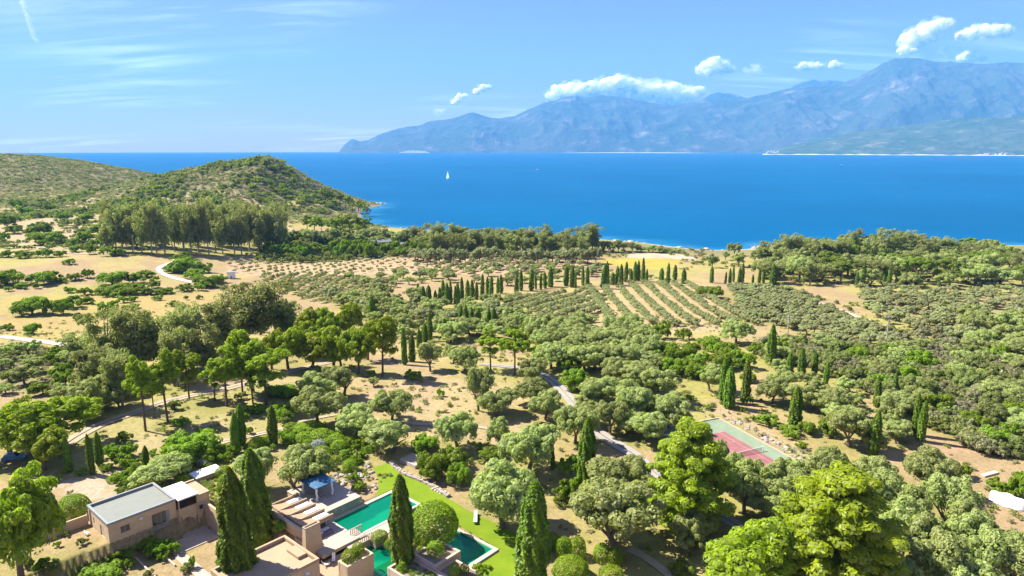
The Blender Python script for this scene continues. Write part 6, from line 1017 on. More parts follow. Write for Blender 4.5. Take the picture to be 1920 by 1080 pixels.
# pale quarry scar at the far cape: rock apron on the slope
def az_of(px): return math.atan2((px-960)/1280., math.cos(TH)+.2*math.sin(TH))
def far_patch(px0, px1, D, h, name, label):
    n = 24; V = []; a0, a1 = az_of(px0), az_of(px1); r = random.Random(int(px0))
    for i in range(n+1):
        a = a0+(a1-a0)*i/n; hh = h*math.sin(math.pi*(i+.3)/(n+.6))**.7*r.uniform(.75,1.1)
        V += [(D*math.sin(a), D*math.cos(a), SEA-D*D/(2*RE)-2), ((D+hh*.9)*math.sin(a), (D+hh*.9)*math.cos(a), SEA-D*D/(2*RE)+hh)]
    tag(link(name, mesh_np(name, V, [(2*i,2*i+2,2*i+3,2*i+1) for i in range(n)], tb)), label, kind='structure')
far_patch(748, 806, 16760, 70, 'quarry_terrain', 'pale quarry scar at the foot of the far cape')
far_patch(1050, 1330, 16780, 22, 'shore_terrain', 'pale rocky shore strip below the middle of the range')
# ---------------------------------------------------------------- roads and paths: sheets draped on the land, a hand above it
pm = {'white_road': plain("road_chalk", (.52,.47,.40), .95, .14, .4, .05), 'sandy_lane': plain("lane_sand", (.42,.34,.25), .95, .15, .4, .05),
      'dirt_track': plain("track_dirt", (.38,.29,.19), .95, .18, .5, .06), 'drive': plain("drive_gravel", (.29,.265,.24), .95, .14, .5, .04), 'footpath': plain("path_earth", (.36,.28,.18), .95, .16, .6, .05)}
LBL = {'white_road':'white chalk road winding through the fields on the left', 'sandy_lane':'pale sandy lane crossing the fields', 'dirt_track':'rutted dirt track on the dry slope', 'drive':'grey gravel drive between the round trees', 'footpath':'narrow earth footpath through the dry grass'}
def resample(P, step):
    out = []
    for (ax,ay),(bx,by) in zip(P, P[1:]):
        n = max(1, int(math.hypot(bx-ax,by-ay)/step)); out += [(ax+(bx-ax)*i/n, ay+(by-ay)*i/n) for i in range(n)]
    out.append(tuple(P[-1])); out = np.array(out)
    for _ in range(6):
        q = out.copy(); q[1:-1] = (out[:-2]+2*out[1:-1]+out[2:])/4; out = q
    return out
def ribbon(name, P, w, mat, label, step=1.2, lift=.10, across=6, gap=None):
    C_ = resample(P, step); tg = np.gradient(C_, axis=0); tg /= np.linalg.norm(tg,axis=1)[:,None]+1e-9; nr = np.stack([-tg[:,1], tg[:,0]],1)
    r = fbm(np.arange(len(C_))/6., np.zeros(len(C_)), 3, len(C_)); s = np.linspace(-.5,.5,across+1)
    XY = C_[:,None,:]+nr[:,None,:]*(s[None,:,None]*w*(.75+.5*r)[:,None,None])
    Z = site(XY[...,0], XY[...,1])+lift
    far = np.clip(XY[...,1]/300., .6, 3); Z = Z+lift*far
    n0, n1 = Z.shape; ix = np.arange(n0*n1).reshape(n0,n1)
    Fm = np.stack([ix[:-1,:-1], ix[:-1,1:], ix[1:,1:], ix[1:,:-1]], -1)
    if gap: Fm = Fm[:, [k for k in range(across) if k not in gap]]
    return tag(link(name, mesh_np(name, np.concatenate([XY,Z[...,None]],-1).reshape(-1,3), Fm.reshape(-1,4), mat, True)), label, kind='structure')
for nm, w, P in PATHS:
    ribbon(nm, P, w, pm[nm], LBL[nm], step=1.2 if P[0][1] < 260 else 3, across=9 if nm in ('dirt_track','drive') else 6, gap=(4,) if nm in ('dirt_track','drive') else None)
# ---------------------------------------------------------------- the villa
M = dict(wall=plain("ochre_render", (.53,.385,.225), .9, .10, .8, .02, 6), roof_grey=plain("roof_felt", (.19,.20,.165), .9, .08, .7, .01, 8), coping=plain("zinc_coping", (.21,.225,.215), .6, .1, 1, .01),
 white=plain("white_canvas", (.80,.79,.76), .7, .04, .8, .01), roof_tan=plain("roof_screed", (.38,.265,.155), .92, .12, .9, .02), stone=plain("paving_stone", (.40,.32,.245), .85, .16, 1.6, .02, 5),
 pale=plain("pale_stone", (.46,.385,.30), .85, .12, 1.4, .02, 5), soil=plain("planter_soil", (.25,.19,.125), .97, .25, 2, .05), dark=plain("painted_recess_shade", (.06,.05,.045), .9, .1, 2, 0), frame=plain("grey_frame", (.22,.24,.25), .5, .05, 2, 0),
 wood=plain("weathered_wood", (.42,.33,.24), .85, .15, 3, .02), blue=plain("blue_canvas", (.03,.11,.20), .8, .12, 1.5, .02), lime=plain("limewashed_post", (.68,.65,.60), .85, .12, 3, .02), cushion=plain("plum_cushion", (.17,.12,.15), .9, .2, 5, .01),
 basin=plain("pool_tile", (.06,.42,.24), .6, .1, 2, 0), grey=plain("grey_cushion", (.36,.40,.37), .9, .06, 4, .01), rock=plain("garden_rock", (.35,.29,.23), .95, .2, 1.5, .06), terra=plain("terracotta_floor", (.37,.24,.14), .9, .12, 1.6, .01, 5))
def glass(name, c, rough=.05):
    t = NT(name); t.bsdf(c, rough, None, Specular_IOR_Level=.6); return t.m
M['glass'] = glass("window_glass", (.04,.05,.055))
def poolwater(name, c, depth=.5):
    t = NT(name); p = t.pos(); nr = t.bump(t.math('ADD', t.noise(2.2,3,.55,p), t.math('MULTIPLY', t.noise(7,2,.5,p), .35)), .06, .6)
    tr = t.node("ShaderNodeBsdfTransparent", {'Color':(.35,.93,.72,1)}); df = t.node("ShaderNodeBsdfDiffuse", {'Color':(*c,1),'Normal':nr}); gl = t.node("ShaderNodeBsdfGlossy", {'Roughness':.05,'Normal':nr})
    m = t.node("ShaderNodeMixShader", {0:depth}); t.l.new(tr.outputs[0], m.inputs[1]); t.l.new(df.outputs[0], m.inputs[2])
    fr = t.node("ShaderNodeFresnel", {'IOR':1.33,'Normal':nr}); m2 = t.node("ShaderNodeMixShader", {0:fr.outputs[0]}); t.l.new(m.outputs[0], m2.inputs[1]); t.l.new(gl.outputs[0], m2.inputs[2])
    t.l.new(m2.outputs[0], t.out.inputs[0]); return t.m
M['pool'] = poolwater("pool_water_emerald", (0,.24,.125)); M['pool2'] = poolwater("pool_water_shelf", (.01,.19,.06))
class Site:
    """a thing of the villa: an Empty at (a, b, z) turned to the villa's axes; parts are boxes given in villa coordinates"""
    def __init__(s, name, label, cat, a, b, z, group=None, rz=0):
        x, y = W2(a, b); s.a, s.b, s.z = a, b, z; s.o = empty(name, (x,y,z), VA+rz, label, cat, group)
    def mb(s, boxes):
        m = MB()
        for a0,a1,b0,b1,z0,z1 in boxes: m.box(a0-s.a, a1-s.a, -(b1-s.b), -(b0-s.b), z0-s.z, z1-s.z)
        return m
    def part(s, name, boxes, mat, parent=None, bevel=.03, label=None):
        o = s.mb(boxes).build(name, mat, parent or s.o, bevel)
        if label: o['label'] = label
        return o
    def p(s, a, b, z): return (a-s.a, -(b-s.b), z-s.z)
def wall_a(a0, a1, b0, b1, z0, z1, holes):
    """boxes of a wall running along a, with rectangular holes (a0,a1,z0,z1)"""
    xs = sorted({a0,a1}|{h[0] for h in holes}|{h[1] for h in holes}); out = []
    for u, v in zip(xs, xs[1:]):
        hs = sorted([h for h in holes if h[0] <= u and h[1] >= v], key=lambda h: h[2]); z = z0
        for h in hs: out.append((u,v,b0,b1,z,h[2])); z = h[3]
        out.append((u,v,b0,b1,z,z1))
    return [q for q in out if q[5]-q[4] > 1e-3]
def wall_b(a0, a1, b0, b1, z0, z1, holes):
    return [(a0,a1,q[0],q[1],q[4],q[5]) for q in wall_a(b0,b1,0,1,z0,z1,holes)]
def slab_ring(a0,a1,b0,b1,t,z0,z1):
    return [(a0,a1,b0,b0+t,z0,z1),(a0,a1,b1-t,b1,z0,z1),(a0,a0+t,b0+t,b1-t,z0,z1),(a1-t,a1,b0+t,b1-t,z0,z1)]
# --- house with the grey roof
h = Site('house', 'flat-roofed ochre house with a grey parapet roof at the lower left', 'house', -23, -27, -3.5)
small, big = (-26.75,-25.25,.85,2.1), (-21.7,-19.3,-.5,2.05)
wl_ = wall_a(-28.6,-17.5,-22.75,-22.4,-3.5,3.1,[small,big]) + wall_a(-28.6,-17.5,-31.8,-31.45,-3.5,3.1,[]) + wall_b(-28.6,-28.25,-31.45,-22.75,-3.5,3.1,[(-29.5,-29.0,.9,2.1),(-26.4,-24.6,-.1,1.9)]) + wall_b(-17.85,-17.5,-31.45,-22.75,-3.5,3.1,[])
w_ = h.part('wall', wl_, M['wall'], bevel=0)
rf = h.part('roof', [(-28.25,-17.85,-31.45,-22.75,2.85,3.05)], M['roof_grey'])
h.part('parapet', slab_ring(-28.72,-17.4,-31.92,-22.3,.42,3.102,3.5), M['coping'], rf)
def window(s, hole, b, mull=1, par=None):
    a0,a1,z0,z1 = hole; t = .07
    f = s.part('window', slab_ring2(a0,a1,b-.2,b-.12,z0,z1,t)+[(a0+(a1-a0)*(k+1)/(mull+1)-t/2,a0+(a1-a0)*(k+1)/(mull+1)+t/2,b-.2,b-.12,z0+t,z1-t) for k in range(mull)], M['frame'], bevel=0)
    for k in range(mull+1):
        u0 = a0+t+(a1-a0-t)*k/(mull+1); u1 = a0+(a1-a0-t)*(k+1)/(mull+1)
        s.part('pane', [(u0+.003,u1-.003,b-.17,b-.15,z0+t+.003,z1-t-.003)], M['glass'], f, 0)
    return f
def slab_ring2(a0,a1,b0,b1,z0,z1,t):
    return [(a0,a1,b0,b1,z0,z0+t),(a0,a1,b0,b1,z1-t,z1),(a0,a0+t,b0,b1,z0+t,z1-t),(a1-t,a1,b0,b1,z0+t,z1-t)]
window(h, small, -22.4, 1); window(h, big, -22.4, 2)
h.part('window_ledge', [(-22.0,-18.9,-22.39,-21.8,-.75,-.55)], M['coping'])
h.part('shutter', [(-19.25,-18.75,-22.38,-22.33,-.4,2.0)], M['frame'])
h.part('drain_pipe', [(-28.75,-28.61,-30.9,-30.76,-1,3.0)], M['wood'])
h.part('door', [(-28.5,-28.4,-26.35,-24.65,-.1,1.85)], M['wood'])
h.part('slit_window', [(-28.5,-28.4,-29.48,-29.02,.92,2.08)], M['glass'])
lm = MB(); lm.tube([h.p(-23.5,-22.39,2.35), h.p(-23.5,-22.12,2.3)], .05); lm.tube([h.p(-23.5,-22.12,2.15),h.p(-23.5,-22.12,2.28),h.p(-23.5,-22.12,2.5)], [.12,.3,.34], 10)
lm.build('wall_lamp', M['white'], h.o)
h.part('room_shade_block', [(-28.2,-17.9,-31.4,-23.4,-3.3,2.8)], M['dark'], bevel=0)  # solid block filling the rooms, its dark colour standing in for unlit interior
# --- balcony wing with the arch and the white roof
k = Site('house', 'balcony wing with an archway and a square white roof beside the grey-roofed house', 'house', -15, -25, -3.5)
arch = MB()
n = 12; A0, A1, zc = -17.1, -14.6, -1.5
top = [(A0+(A1-A0)*i/n, zc+.75*math.sin(math.pi*i/n)) for i in range(n+1)]
for (x0,z0),(x1,z1) in zip(top, top[1:]):        # spandrels over the arch
    P = []
    for b in (-22.1,-22.5):
        P += [k.p(x0,b,z0),k.p(x1,b,z1),k.p(x1,b,.35),k.p(x0,b,.35)]
    arch.add(P, [(0,1,2,3),(7,6,5,4),(0,4,5,1)])
wing = k.mb([(-17.49,A0,-22.5,-22.1,-3.5,.35),(A1,-11.6,-22.5,-22.1,-3.5,.35),(-17.49,-11.6,-28.2,-27.9,-3.5,3.1),(-11.9,-11.6,-27.9,-22.5,-3.5,2.6),(-17.49,-13.9,-22.45,-22.15,.35,1.2),(-13.9,-11.6,-22.5,-22.1,.35,2.6)])
wing.v += arch.v and []; wing.add(arch.v, arch.f); wing.build('wall', M['wall'], k.o)
k.part('floor', [(-17.48,-11.9,-27.9,-22.5,.1,.3)], M['terra']); k.part('passage_floor', [(-17.48,-11.9,-27.9,-20.5,-3.5,-3.42)], M['stone'])
k.part('passage_wall', [(-14.5,-14.2,-27.8,-22.55,-3.4,.05)], M['wall'])
k.part('canopy_roof', [(-17.35,-13.7,-28.3,-21.5,3.16,3.4)], M['white'])
k.part('side_roof', [(-13.65,-11.5,-28.3,-21.9,2.62,2.8)], M['roof_tan'])
for a in (-17.2,-13.9): k.part('post', [(a-.1,a+.1,-22.0,-21.8,-3.4,3.15)], M['wall'])
fr = k.part('window', slab_ring2(-13.6,-12.9,-22.08,-22.0,-.2,.9,.06), M['frame']); k.part('pane', [(-13.53,-12.97,-22.07,-22.04,-.13,.83)], M['glass'], fr)
k.part('window_hood', [(-13.9,-12.6,-22.09,-21.4,1.0,1.12)], M['pale'])
ch = Site('balcony_chair', 'plum armchair on the shaded balcony under the white roof', 'chair', -15.2, -24, .3)
ch.part('seat', [(-15.7,-14.8,-24.5,-23.6,.31,.75)], M['cushion'], bevel=.08); ch.part('backrest', [(-15.7,-14.8,-24.75,-24.52,.31,1.3)], M['cushion'], bevel=.06)
# --- walls, paths of the forecourt
def boxthing(name, label, cat, boxes, mat, group=None, bevel=.04):
    a = (boxes[0][0]+boxes[0][1])/2; b = (boxes[0][2]+boxes[0][3])/2
    x, y = W2(a, b); s = Site.__new__(Site); s.a, s.b, s.z = a, b, boxes[0][4]
    o = s.mb(boxes).build(name, mat, None, bevel); o.location = (x,y,s.z); o.rotation_euler = (0,0,VA)
    return tag(o, label, cat, group)
boxthing('garden_wall', 'ochre garden wall running left from the grey-roofed house', 'wall', [(-35.5,-28.8,-32.1,-31.75,-1,1.7),(-40,-35.5,-32.1,-31.75,-1,1.3)], M['wall'])
boxthing('garden_wall', 'sunlit ochre wall beside the steps right of the archway', 'wall', [(-12.7,-12.3,-22.05,-17.5,-3.6,1.1),(-12.7,-12.3,-17.5,-14.6,-3.6,.2),(-12.3,-9.4,-15.0,-14.6,-3.6,.0)], M['wall'])
for bx, lb in (([(-20.9,-13.2,-20.4,-16.0,-3.7,-3.4)], 'pale paved path in front of the archway'), ([(-21.2,-19.4,-15.9,3,-3.7,-3.42)], 'paved path running down from the archway to the bottom edge'), ([(-13.1,-9,-19.6,-15.1,-3.7,-3.38)], 'paved landing at the foot of the sunlit wall')):
    o = boxthing('path', None, None, bx, M['stone']); tag(o, lb, kind='structure')
boxthing('edging', 'pale stone edging of the bed below the house', 'kerb', [(-25.8,-25.55,-20.5,-9,-3.7,-3.2)], M['pale'])
boxthing('edging', 'low stone edging beside the archway path', 'kerb', [(-22.3,-22.05,-18.5,-13,-3.7,-3.2)], M['pale'])
sh = Site('garden_shed', 'low garden store with a long white roof behind the clipped balls', 'shed', -6.7, -33.7, 0)
sh.part('wall', [(-9.2,-4.2,-35.3,-32.5,-.2,.75)], M['wall']); sh.part('roof', [(-9.5,-3.9,-35.6,-32.2,.76,.95)], M['white'])
wc = Site('garden_chair', 'small white garden chair at the shaded end wall of the grey-roofed house', 'chair', -30.2, -28.2, gz(*W2(-30.2,-28.2)))
z = wc.z
wc.part('seat', [(-30.5,-29.9,-28.5,-27.9,z+.4,z+.46)], M['white'], bevel=.01); wc.part('backrest', [(-30.5,-30.44,-28.5,-27.9,z+.47,z+.95)], M['white'], bevel=.01)
for u in (-30.47,-29.97):
    for v in (-28.47,-27.97): wc.part('leg', [(u,u+.05,v,v+.05,z,z+.395)], M['white'], bevel=0)
# --- lower house at the bottom edge
q = Site('house', 'low ochre house with a flat tan roof at the bottom edge behind the dark cypresses', 'house', -16, 7, -3.5)
q.part('wall', wall_a(-23,-10.7,11.95,12.3,-3.5,2.7,[(-20,-18.6,-.5,1.3)])+wall_a(-23,-10.7,2.5,2.85,-3.5,2.7,[])+wall_b(-11.05,-10.7,2.85,11.95,-3.5,2.7,[])+wall_b(-23,-22.65,2.85,11.95,-3.5,2.7,[]), M['wall'], bevel=0)
rr_ = q.part('roof', [(-22.65,-11.05,2.85,11.95,2.4,2.6)], M['roof_tan']); q.part('parapet', slab_ring(-23.05,-10.65,2.45,12.35,.45,2.701,3.2), M['roof_tan'], rr_)
q.part('roof_step', [(-12.6,-11.1,6.2,9.5,2.601,3.1)], M['roof_tan'], rr_)
window(q, (-20,-18.6,-.5,1.3), 12.3, 1)
lm = MB(); lm.tube([q.p(-13,12.31,1.9), q.p(-13,12.55,1.85)], .05); lm.tube([q.p(-13,12.55,1.65),q.p(-13,12.55,1.78),q.p(-13,12.55,2.0)], [.12,.3,.34], 10); lm.build('wall_lamp', M['white'], q.o)
# --- chimney
c_ = Site('chimney', 'big tapered ochre chimney standing beside the pool patio', 'chimney', -7.4, 5.1, -1)
m = MB(); P0 = [c_.p(*v,-1) for v in ((-9.0,4.4),(-5.8,4.4),(-5.8,5.9),(-9.0,5.9))]; P1 = [c_.p(*v,4.5) for v in ((-8.75,4.7),(-6.0,4.7),(-6.0,5.6),(-8.75,5.6))]
m.add(P0+P1, [(0,1,2,3),(7,6,5,4),(0,4,5,1),(1,5,6,2),(2,6,7,3),(3,7,4,0)]); m.build('stack', M['wall'], c_.o, .05)
c_.part('flue', [(-8.5,-6.25,5.0,5.3,4.35,4.53)], M['dark'], bevel=0); c_.part('cap', slab_ring(-8.8,-5.95,4.65,5.65,.25,4.502,4.6), M['roof_tan'])  # stack is solid; dark bar paints the shade of the flue opening
# --- sunbed terrace: a roof with low dividing walls
sb = Site('pool_house', 'open pool house whose tan roof carries stepped sunbeds between low walls', 'building', -4, -4, -.3)
sb.part('roof', [(-7.0,-1.0,-9.6,1.9,1.75,2.05)], M['roof_tan']); sb.part('wall', [(-6.9,-1.2,-9.5,-9.2,-.3,1.74),(-6.9,-6.6,-9.2,1.6,-.3,1.74)], M['wall'])
for b in (-.2,): sb.part('pillar', [(-1.6,-1.2,b,b+.4,-.3,1.74)], M['wall'])
sb.part('pillar', [(-6.5,-6.0,1.3,1.7,-.3,1.74)], M['wall'])
sb.part('edge_wall', [(-7.3,-7.003,-9.8,2.1,1.2,2.35)], M['pale'])
for b in (-9.3,-6.5,-3.75,-1.0,1.65): sb.part('divider', [(-6.7,-.9,b-.17,b+.17,2.051,2.5)], M['roof_tan'])
for i, b in enumerate((-9.3,-6.5,-3.75,-1.0)):
    m = MB(); r0 = [sb.p(-6.65,b+.2,2.06), sb.p(-3.9,b+.2,2.06), sb.p(-3.9,b+2.5,2.06), sb.p(-6.65,b+2.5,2.06)]
    pts = []; nn = 8
    for s in range(nn+1):
        f = s/nn; a = -6.65+2.7*f; zz = 2.075+.42*(1-f)**1.5
        pts += [sb.p(a,b+.2,zz), sb.p(a,b+2.52,zz)]
    base = len(pts); pts += [(x,y,2.06-sb.z) for x,y,_ in pts]
    Fm = []
    for s in range(nn): Fm += [(2*s,2*s+1,2*s+3,2*s+2),(base+2*s,base+2*s+2,base+2*s+3,base+2*s+1),(2*s,2*s+2,base+2*s+2,base+2*s),(2*s+1,base+2*s+1,base+2*s+3,2*s+3)]
    Fm += [(0,base,base+1,1)]
    m.add(pts, Fm); m.build('headrest_slope', M['terra'], sb.o)
    o = boxthing('sun_mattress', 'white sunbed mattress, %s of the four between the tan dividers' % ('farthest','second farthest','second nearest','nearest')[i], 'mattress', [(-3.85,-1.25,b+.75,b+1.95,2.056,2.26)], M['white'], None, .06)
# --- upper terrace with the blue-roofed gazebo
ut = Site('terrace', 'raised stone terrace with a panelled wall along the long pool', 'terrace', 3, -6, -.3)
ut.part('slab', [(-.98,6.9,-13,-1.0,-.4,1.5)], M['wall'], bevel=0); ut.part('paving', [(-1.05,7.0,-13.1,-.85,1.501,1.62)], M['stone'])
m = MB(); m.add([ut.p(*v) for v in ((6.9,-1.2,-.3),(7.3,-1.2,-.3),(7.3,2.8,-.3),(6.9,2.8,-.3),(6.9,-1.2,1.6),(7.3,-1.2,1.6),(7.3,2.8,.1),(6.9,2.8,.1))], [(0,1,2,3),(7,6,5,4),(0,4,5,1),(1,5,6,2),(2,6,7,3),(3,7,4,0)])
pan = plain("verdigris_panel", (.30,.34,.27), .6, .25, 1.3, .02)
for i in range(10):
    ut.part('wall_panel', [(-.3+i*.7,.25+i*.7,-1.0,-.93,.15,1.4)], pan, bevel=.01)
gz_ = Site('gazebo', 'gazebo with a sagging blue canvas roof on limewashed posts', 'gazebo', 2.1, -7.6, 1.62)
for a, b in ((.5,-5.4),(3.7,-5.2),(.5,-9.9),(3.9,-9.9)):
    m = MB(); r = random.Random(int(a*10-b)); pts = [gz_.p(a+r.uniform(-.08,.08), b+r.uniform(-.08,.08), 1.62+2.8*i/6) for i in range(7)]
    m.tube(pts, [.30,.24,.19,.17,.18,.22,.28], 8); m.build('post', M['lime'], gz_.o, 0, True)
m = MB(); n = 8; V = []
for i in range(n+1):
    for j in range(n+1):
        f, e = i/n, j/n; V.append(gz_.p(-.1+4.6*f, -10.5+5.6*e, 4.45+.55*math.sin(math.pi*f)*math.sin(math.pi*e)-.12*math.sin(f*25)*math.sin(math.pi*e)*.3))
V += [(x,y,z_-.08) for x,y,z_ in V]; N_ = (n+1)**2; Fm = []
for i in range(n):
    for j in range(n):
        a0 = i*(n+1)+j; Fm += [(a0,a0+n+1,a0+n+2,a0+1),(N_+a0,N_+a0+1,N_+a0+n+2,N_+a0+n+1)]
m.add(V, Fm); m.build('canopy', M['blue'], gz_.o, 0, True)
gz_.part('beam', [(.2,4.2,-5.4,-5.2,4.2,4.36),(.2,4.2,-10,-9.8,4.2,4.36)], M['lime'])
tb_ = Site('garden_table', 'dark wooden table in the shade of the blue-roofed gazebo', 'table', 2.1, -7.4, 1.62)
tb_.part('tabletop', [(1.2,3.0,-7.9,-6.9,2.3,2.38)], M['wood'])
for u in (1.3,2.8):
    for v in (-7.8,-7.1): tb_.part('leg', [(u,u+.1,v,v+.1,1.62,2.295)], M['wood'], bevel=0)
for b, lb in ((-8.6,'dark bench behind the table under the blue gazebo'), (-6.2,'dark bench in front of the table under the blue gazebo')):
    s_ = Site('bench', lb, 'bench', 2.1, b, 1.62); s_.part('seat', [(1.2,3.0,b-.2,b+.2,2.02,2.09)], M['wood'])
    for u in (1.3,2.8): s_.part('leg', [(u,u+.1,b-.15,b+.15,1.62,2.015)], M['wood'], bevel=0)
# --- pools
def pool(label, a0, a1, b0, b1, zw, depth, cop, t=.55, zc=None, shelf=(), lab_w=None):
    zc = zw+.22 if zc is None else zc
    s = Site('swimming_pool', label, 'pool', (a0+a1)/2, (b0+b1)/2, zw-depth)
    s.part('basin', slab_ring(a0-.25,a1+.25,b0-.25,b1+.25,.25,zw-depth,zw+.16)+[(a0-.25,a1+.25,b0-.25,b1+.25,zw-depth-.2,zw-depth-.004)], M['basin'], bevel=0)
    V = []; n = 30
    for i in range(n+1):
        for j in range(n+1): V.append(s.p(a0+(a1-a0)*i/n, b0+(b1-b0)*j/n, zw))
    ix = np.arange((n+1)**2).reshape(n+1,n+1)
    link('water', mesh_np('water', V, np.stack([ix[:-1,:-1],ix[:-1,1:],ix[1:,1:],ix[1:,:-1]],-1).reshape(-1,4), M['pool']), s.o)
    for e in cop: s.part('coping', [e], M['pale'], bevel=.04)
    for e in shelf: s.part('shallow_shelf', [(*e,zw-.05,zw+.015)], M['pool2'], bevel=0)
    return s
pool('long emerald swimming pool below the terrace wall', 0, 13.7, 0, 7.0, -.2, 1.6, [(-.6,14.3,-.85,-.02,-.3,.04),(13.72,14.35,-.02,8.6,-.3,.04),(-.6,-.02,-.02,4.6,-.3,.04),(1.2,13.72,7.02,7.6,-.3,.045)])
pool('square green pool beside the lawn behind the planters', 7.6, 13.4, 17.6, 26.4, -1.2, 1.4, [(13.42,14.0,16.8,27.3,-1.5,-.85),(6.4,13.42,26.42,27.3,-1.5,-.85),(7.0,13.42,17.0,17.58,-1.5,-.85)])
pool('lower green pool with pale shelves left of the pool cypress', -2.7, 2.4, 9.3, 18.4, -1.7, 1.4, [(2.42,2.9,9.0,18.5,-2.2,-1.15)], shelf=[(.8,2.3,9.8,11.6),(-2.0,.9,14.8,17.0)])
for bx, lb in (([(-7.3,-.62,-.5,7.9,-.6,.0),(-.62,1.2,4.62,7.9,-.6,.0)], 'stone patio at the near left end of the long pool'), ([(1.22,9.5,7.62,10.6,-2.4,.0)], 'pale stone deck along the near side of the long pool'), ([(-10.6,-2.85,8.0,12.9,-3.6,-1.0)], 'tan paved court with two white deckchairs'),
               ([(3.0,9,10.62,17.0,-2.2,-.55)], 'planted bed under the clipped dome'), ([(9.0,13.9,8.62,16.9,-2.2,-.35)], 'planted bed behind the clipped dome'), ([(-2.85,1.2,7.92,9.25,-3.6,-.35)], 'stone step between patio and lower pool')):
    o = boxthing('paving', None, None, bx, M['soil'] if 'bed' in lb else (M['terra'] if 'tan' in lb else M['stone'])); tag(o, lb, kind='structure')
for b, lb in ((6.15,'balustrade at the pool end of the patio'), (9.0,'balustrade above the lower pool')):
    s_ = Site('balustrade', lb, 'railing', .5, b, 0 if b < 7 else -.35); z0 = s_.z
    s_.part('top_rail', [(-.7,1.8,b-.09,b+.09,z0+.92,z0+1.02)], M['pale'])
    for i in range(7):
        m = MB(); a = -.6+i*.38; m.tube([s_.p(a,b,z0), s_.p(a+.03,b,z0+.45), s_.p(a,b,z0+.915)], [.09,.07,.08], 6); m.build('post', M['wood'], s_.o)
# --- planters
def planter(label, a0,a1,b0,b1,zb,zt,t=.4,mat=None):
    s = Site('planter', label, 'planter', (a0+a1)/2, (b0+b1)/2, zb)
    s.part('wall', slab_ring(a0,a1,b0,b1,t,zb,zt), mat or M['wall'], bevel=.03); s.part('soil', [(a0+t+.003,a1-t-.003,b0+t+.003,b1-t-.003,zb,zt-.35)], M['soil'])
rose = plain("rose_render", (.51,.375,.265), .9, .1, .8, .02, 6)
planter('tall ochre planter with two clipped balls beside the white deckchairs', -7.9,-2.85,12.95,15.5,-3.6,1.6)
planter('square upper planter holding one round clipped bush', 1.7,7.4,19.5,24.9,-3.6,1.0,.45,rose)
planter('lower front planter wrapped round the square planter', -2.7,1.65,18.6,31,-3.6,.35,.4,rose)
planter('right front planter with two leafy bushes at the bottom edge', 1.68,6.0,24.95,31,-3.6,.35,.4,rose)
# --- furniture
def deckchair(label, a, b, z, rz):
    s = Site('deckchair', label, 'chair', a, b, z, None, rz)
    for y in (-.3,.27):
        m = MB(); m.tube([(-.55,y,.03),(.55,y,.5)], .03, 5); m.tube([(-.5,y,.55),(.5,y,.03)], .03, 5); m.tube([(.55,y,.5),(.75,y,1.05)], .03, 5); m.build('frame', M['wood'], s.o)
    m = MB(); pr = [(-.55,.42),(-.3,.30),(0,.27),(.3,.36),(.55,.65),(.78,1.1)]
    V = [(x,-.26,z_) for x,z_ in pr]+[(x,.26,z_) for x,z_ in pr]+[(x,-.26,z_+.06) for x,z_ in pr]+[(x,.26,z_+.06) for x,z_ in pr]; n = 6
    Fm = []
    for i in range(n-1): Fm += [(i,n+i,n+i+1,i+1),(2*n+i,2*n+i+1,3*n+i+1,3*n+i),(i,i+1,2*n+i+1,2*n+i),(n+i,3*n+i,3*n+i+1,n+i+1)]
    m.add(V, Fm); m.build('canvas_seat', M['white'], s.o)
deckchair('white deckchair at the back of the tan paved court', -6.2, 9.2, -1.0, .9); deckchair('white deckchair nearer the chimney foot', -7.6, 9.3, -1.0, 2.7)
def lounger(label, a, b, rz=.75):
    z = gz(*W2(a,b))+.06; s = Site('sun_lounger', label, 'sun lounger', a, b, z, None, rz)
    m = MB(); m.box(-1,1,-.36,.36,.28,.36); m.build('frame', M['frame'], s.o)
    m = MB(); m.box(-1,.35,-.35,.35,.362,.47); m.build('cushion', M['grey'], s.o, .03)
    m = MB(); m.add([(.36,-.35,.363),(1.02,-.35,.62),(1.02,.35,.62),(.36,.35,.363),(.36,-.35,.473),(.98,-.35,.74),(.98,.35,.74),(.36,.35,.473)], [(3,2,1,0),(4,5,6,7),(0,1,5,4),(1,2,6,5),(2,3,7,6),(3,0,4,7)]); m.build('backrest', M['grey'], s.o)
    for x in (-.9,.85):
        for y in (-.33,.27): m = MB(); m.box(x,x+.06,y,y+.06,0,.278); m.build('leg', M['frame'], s.o)
lounger('grey sun lounger on the lawn, farther of the two', 18.4, 17.6); lounger('grey sun lounger on the lawn, nearer of the two', 17.3, 18.6)
for bx, lb in (((-4.4,-2.0,.5,3.4),'low plum outdoor sofa on the patio beside the chimney'), ((-6.4,-5.0,-1.2,1.2),'plum sofa inside the open pool house')):
    a0,a1,b0,b1 = bx; s = Site('outdoor_sofa', lb, 'sofa', (a0+a1)/2, (b0+b1)/2, 0)
    s.part('base', [(a0,a1,b0,b1,.005,.38)], M['cushion'], bevel=.04); s.part('backrest', [(a0,a0+.35,b0,b1,.385,.95)], M['cushion'], bevel=.08)
    for i in range(3): s.part('cushion', [(a0+.4,a1-.05,b0+.05+(b1-b0-.1)*i/3,b0+(b1-b0-.1)*(i+1)/3,.385,.55)], M['lime'] if i == 1 else M['cushion'], bevel=.06)
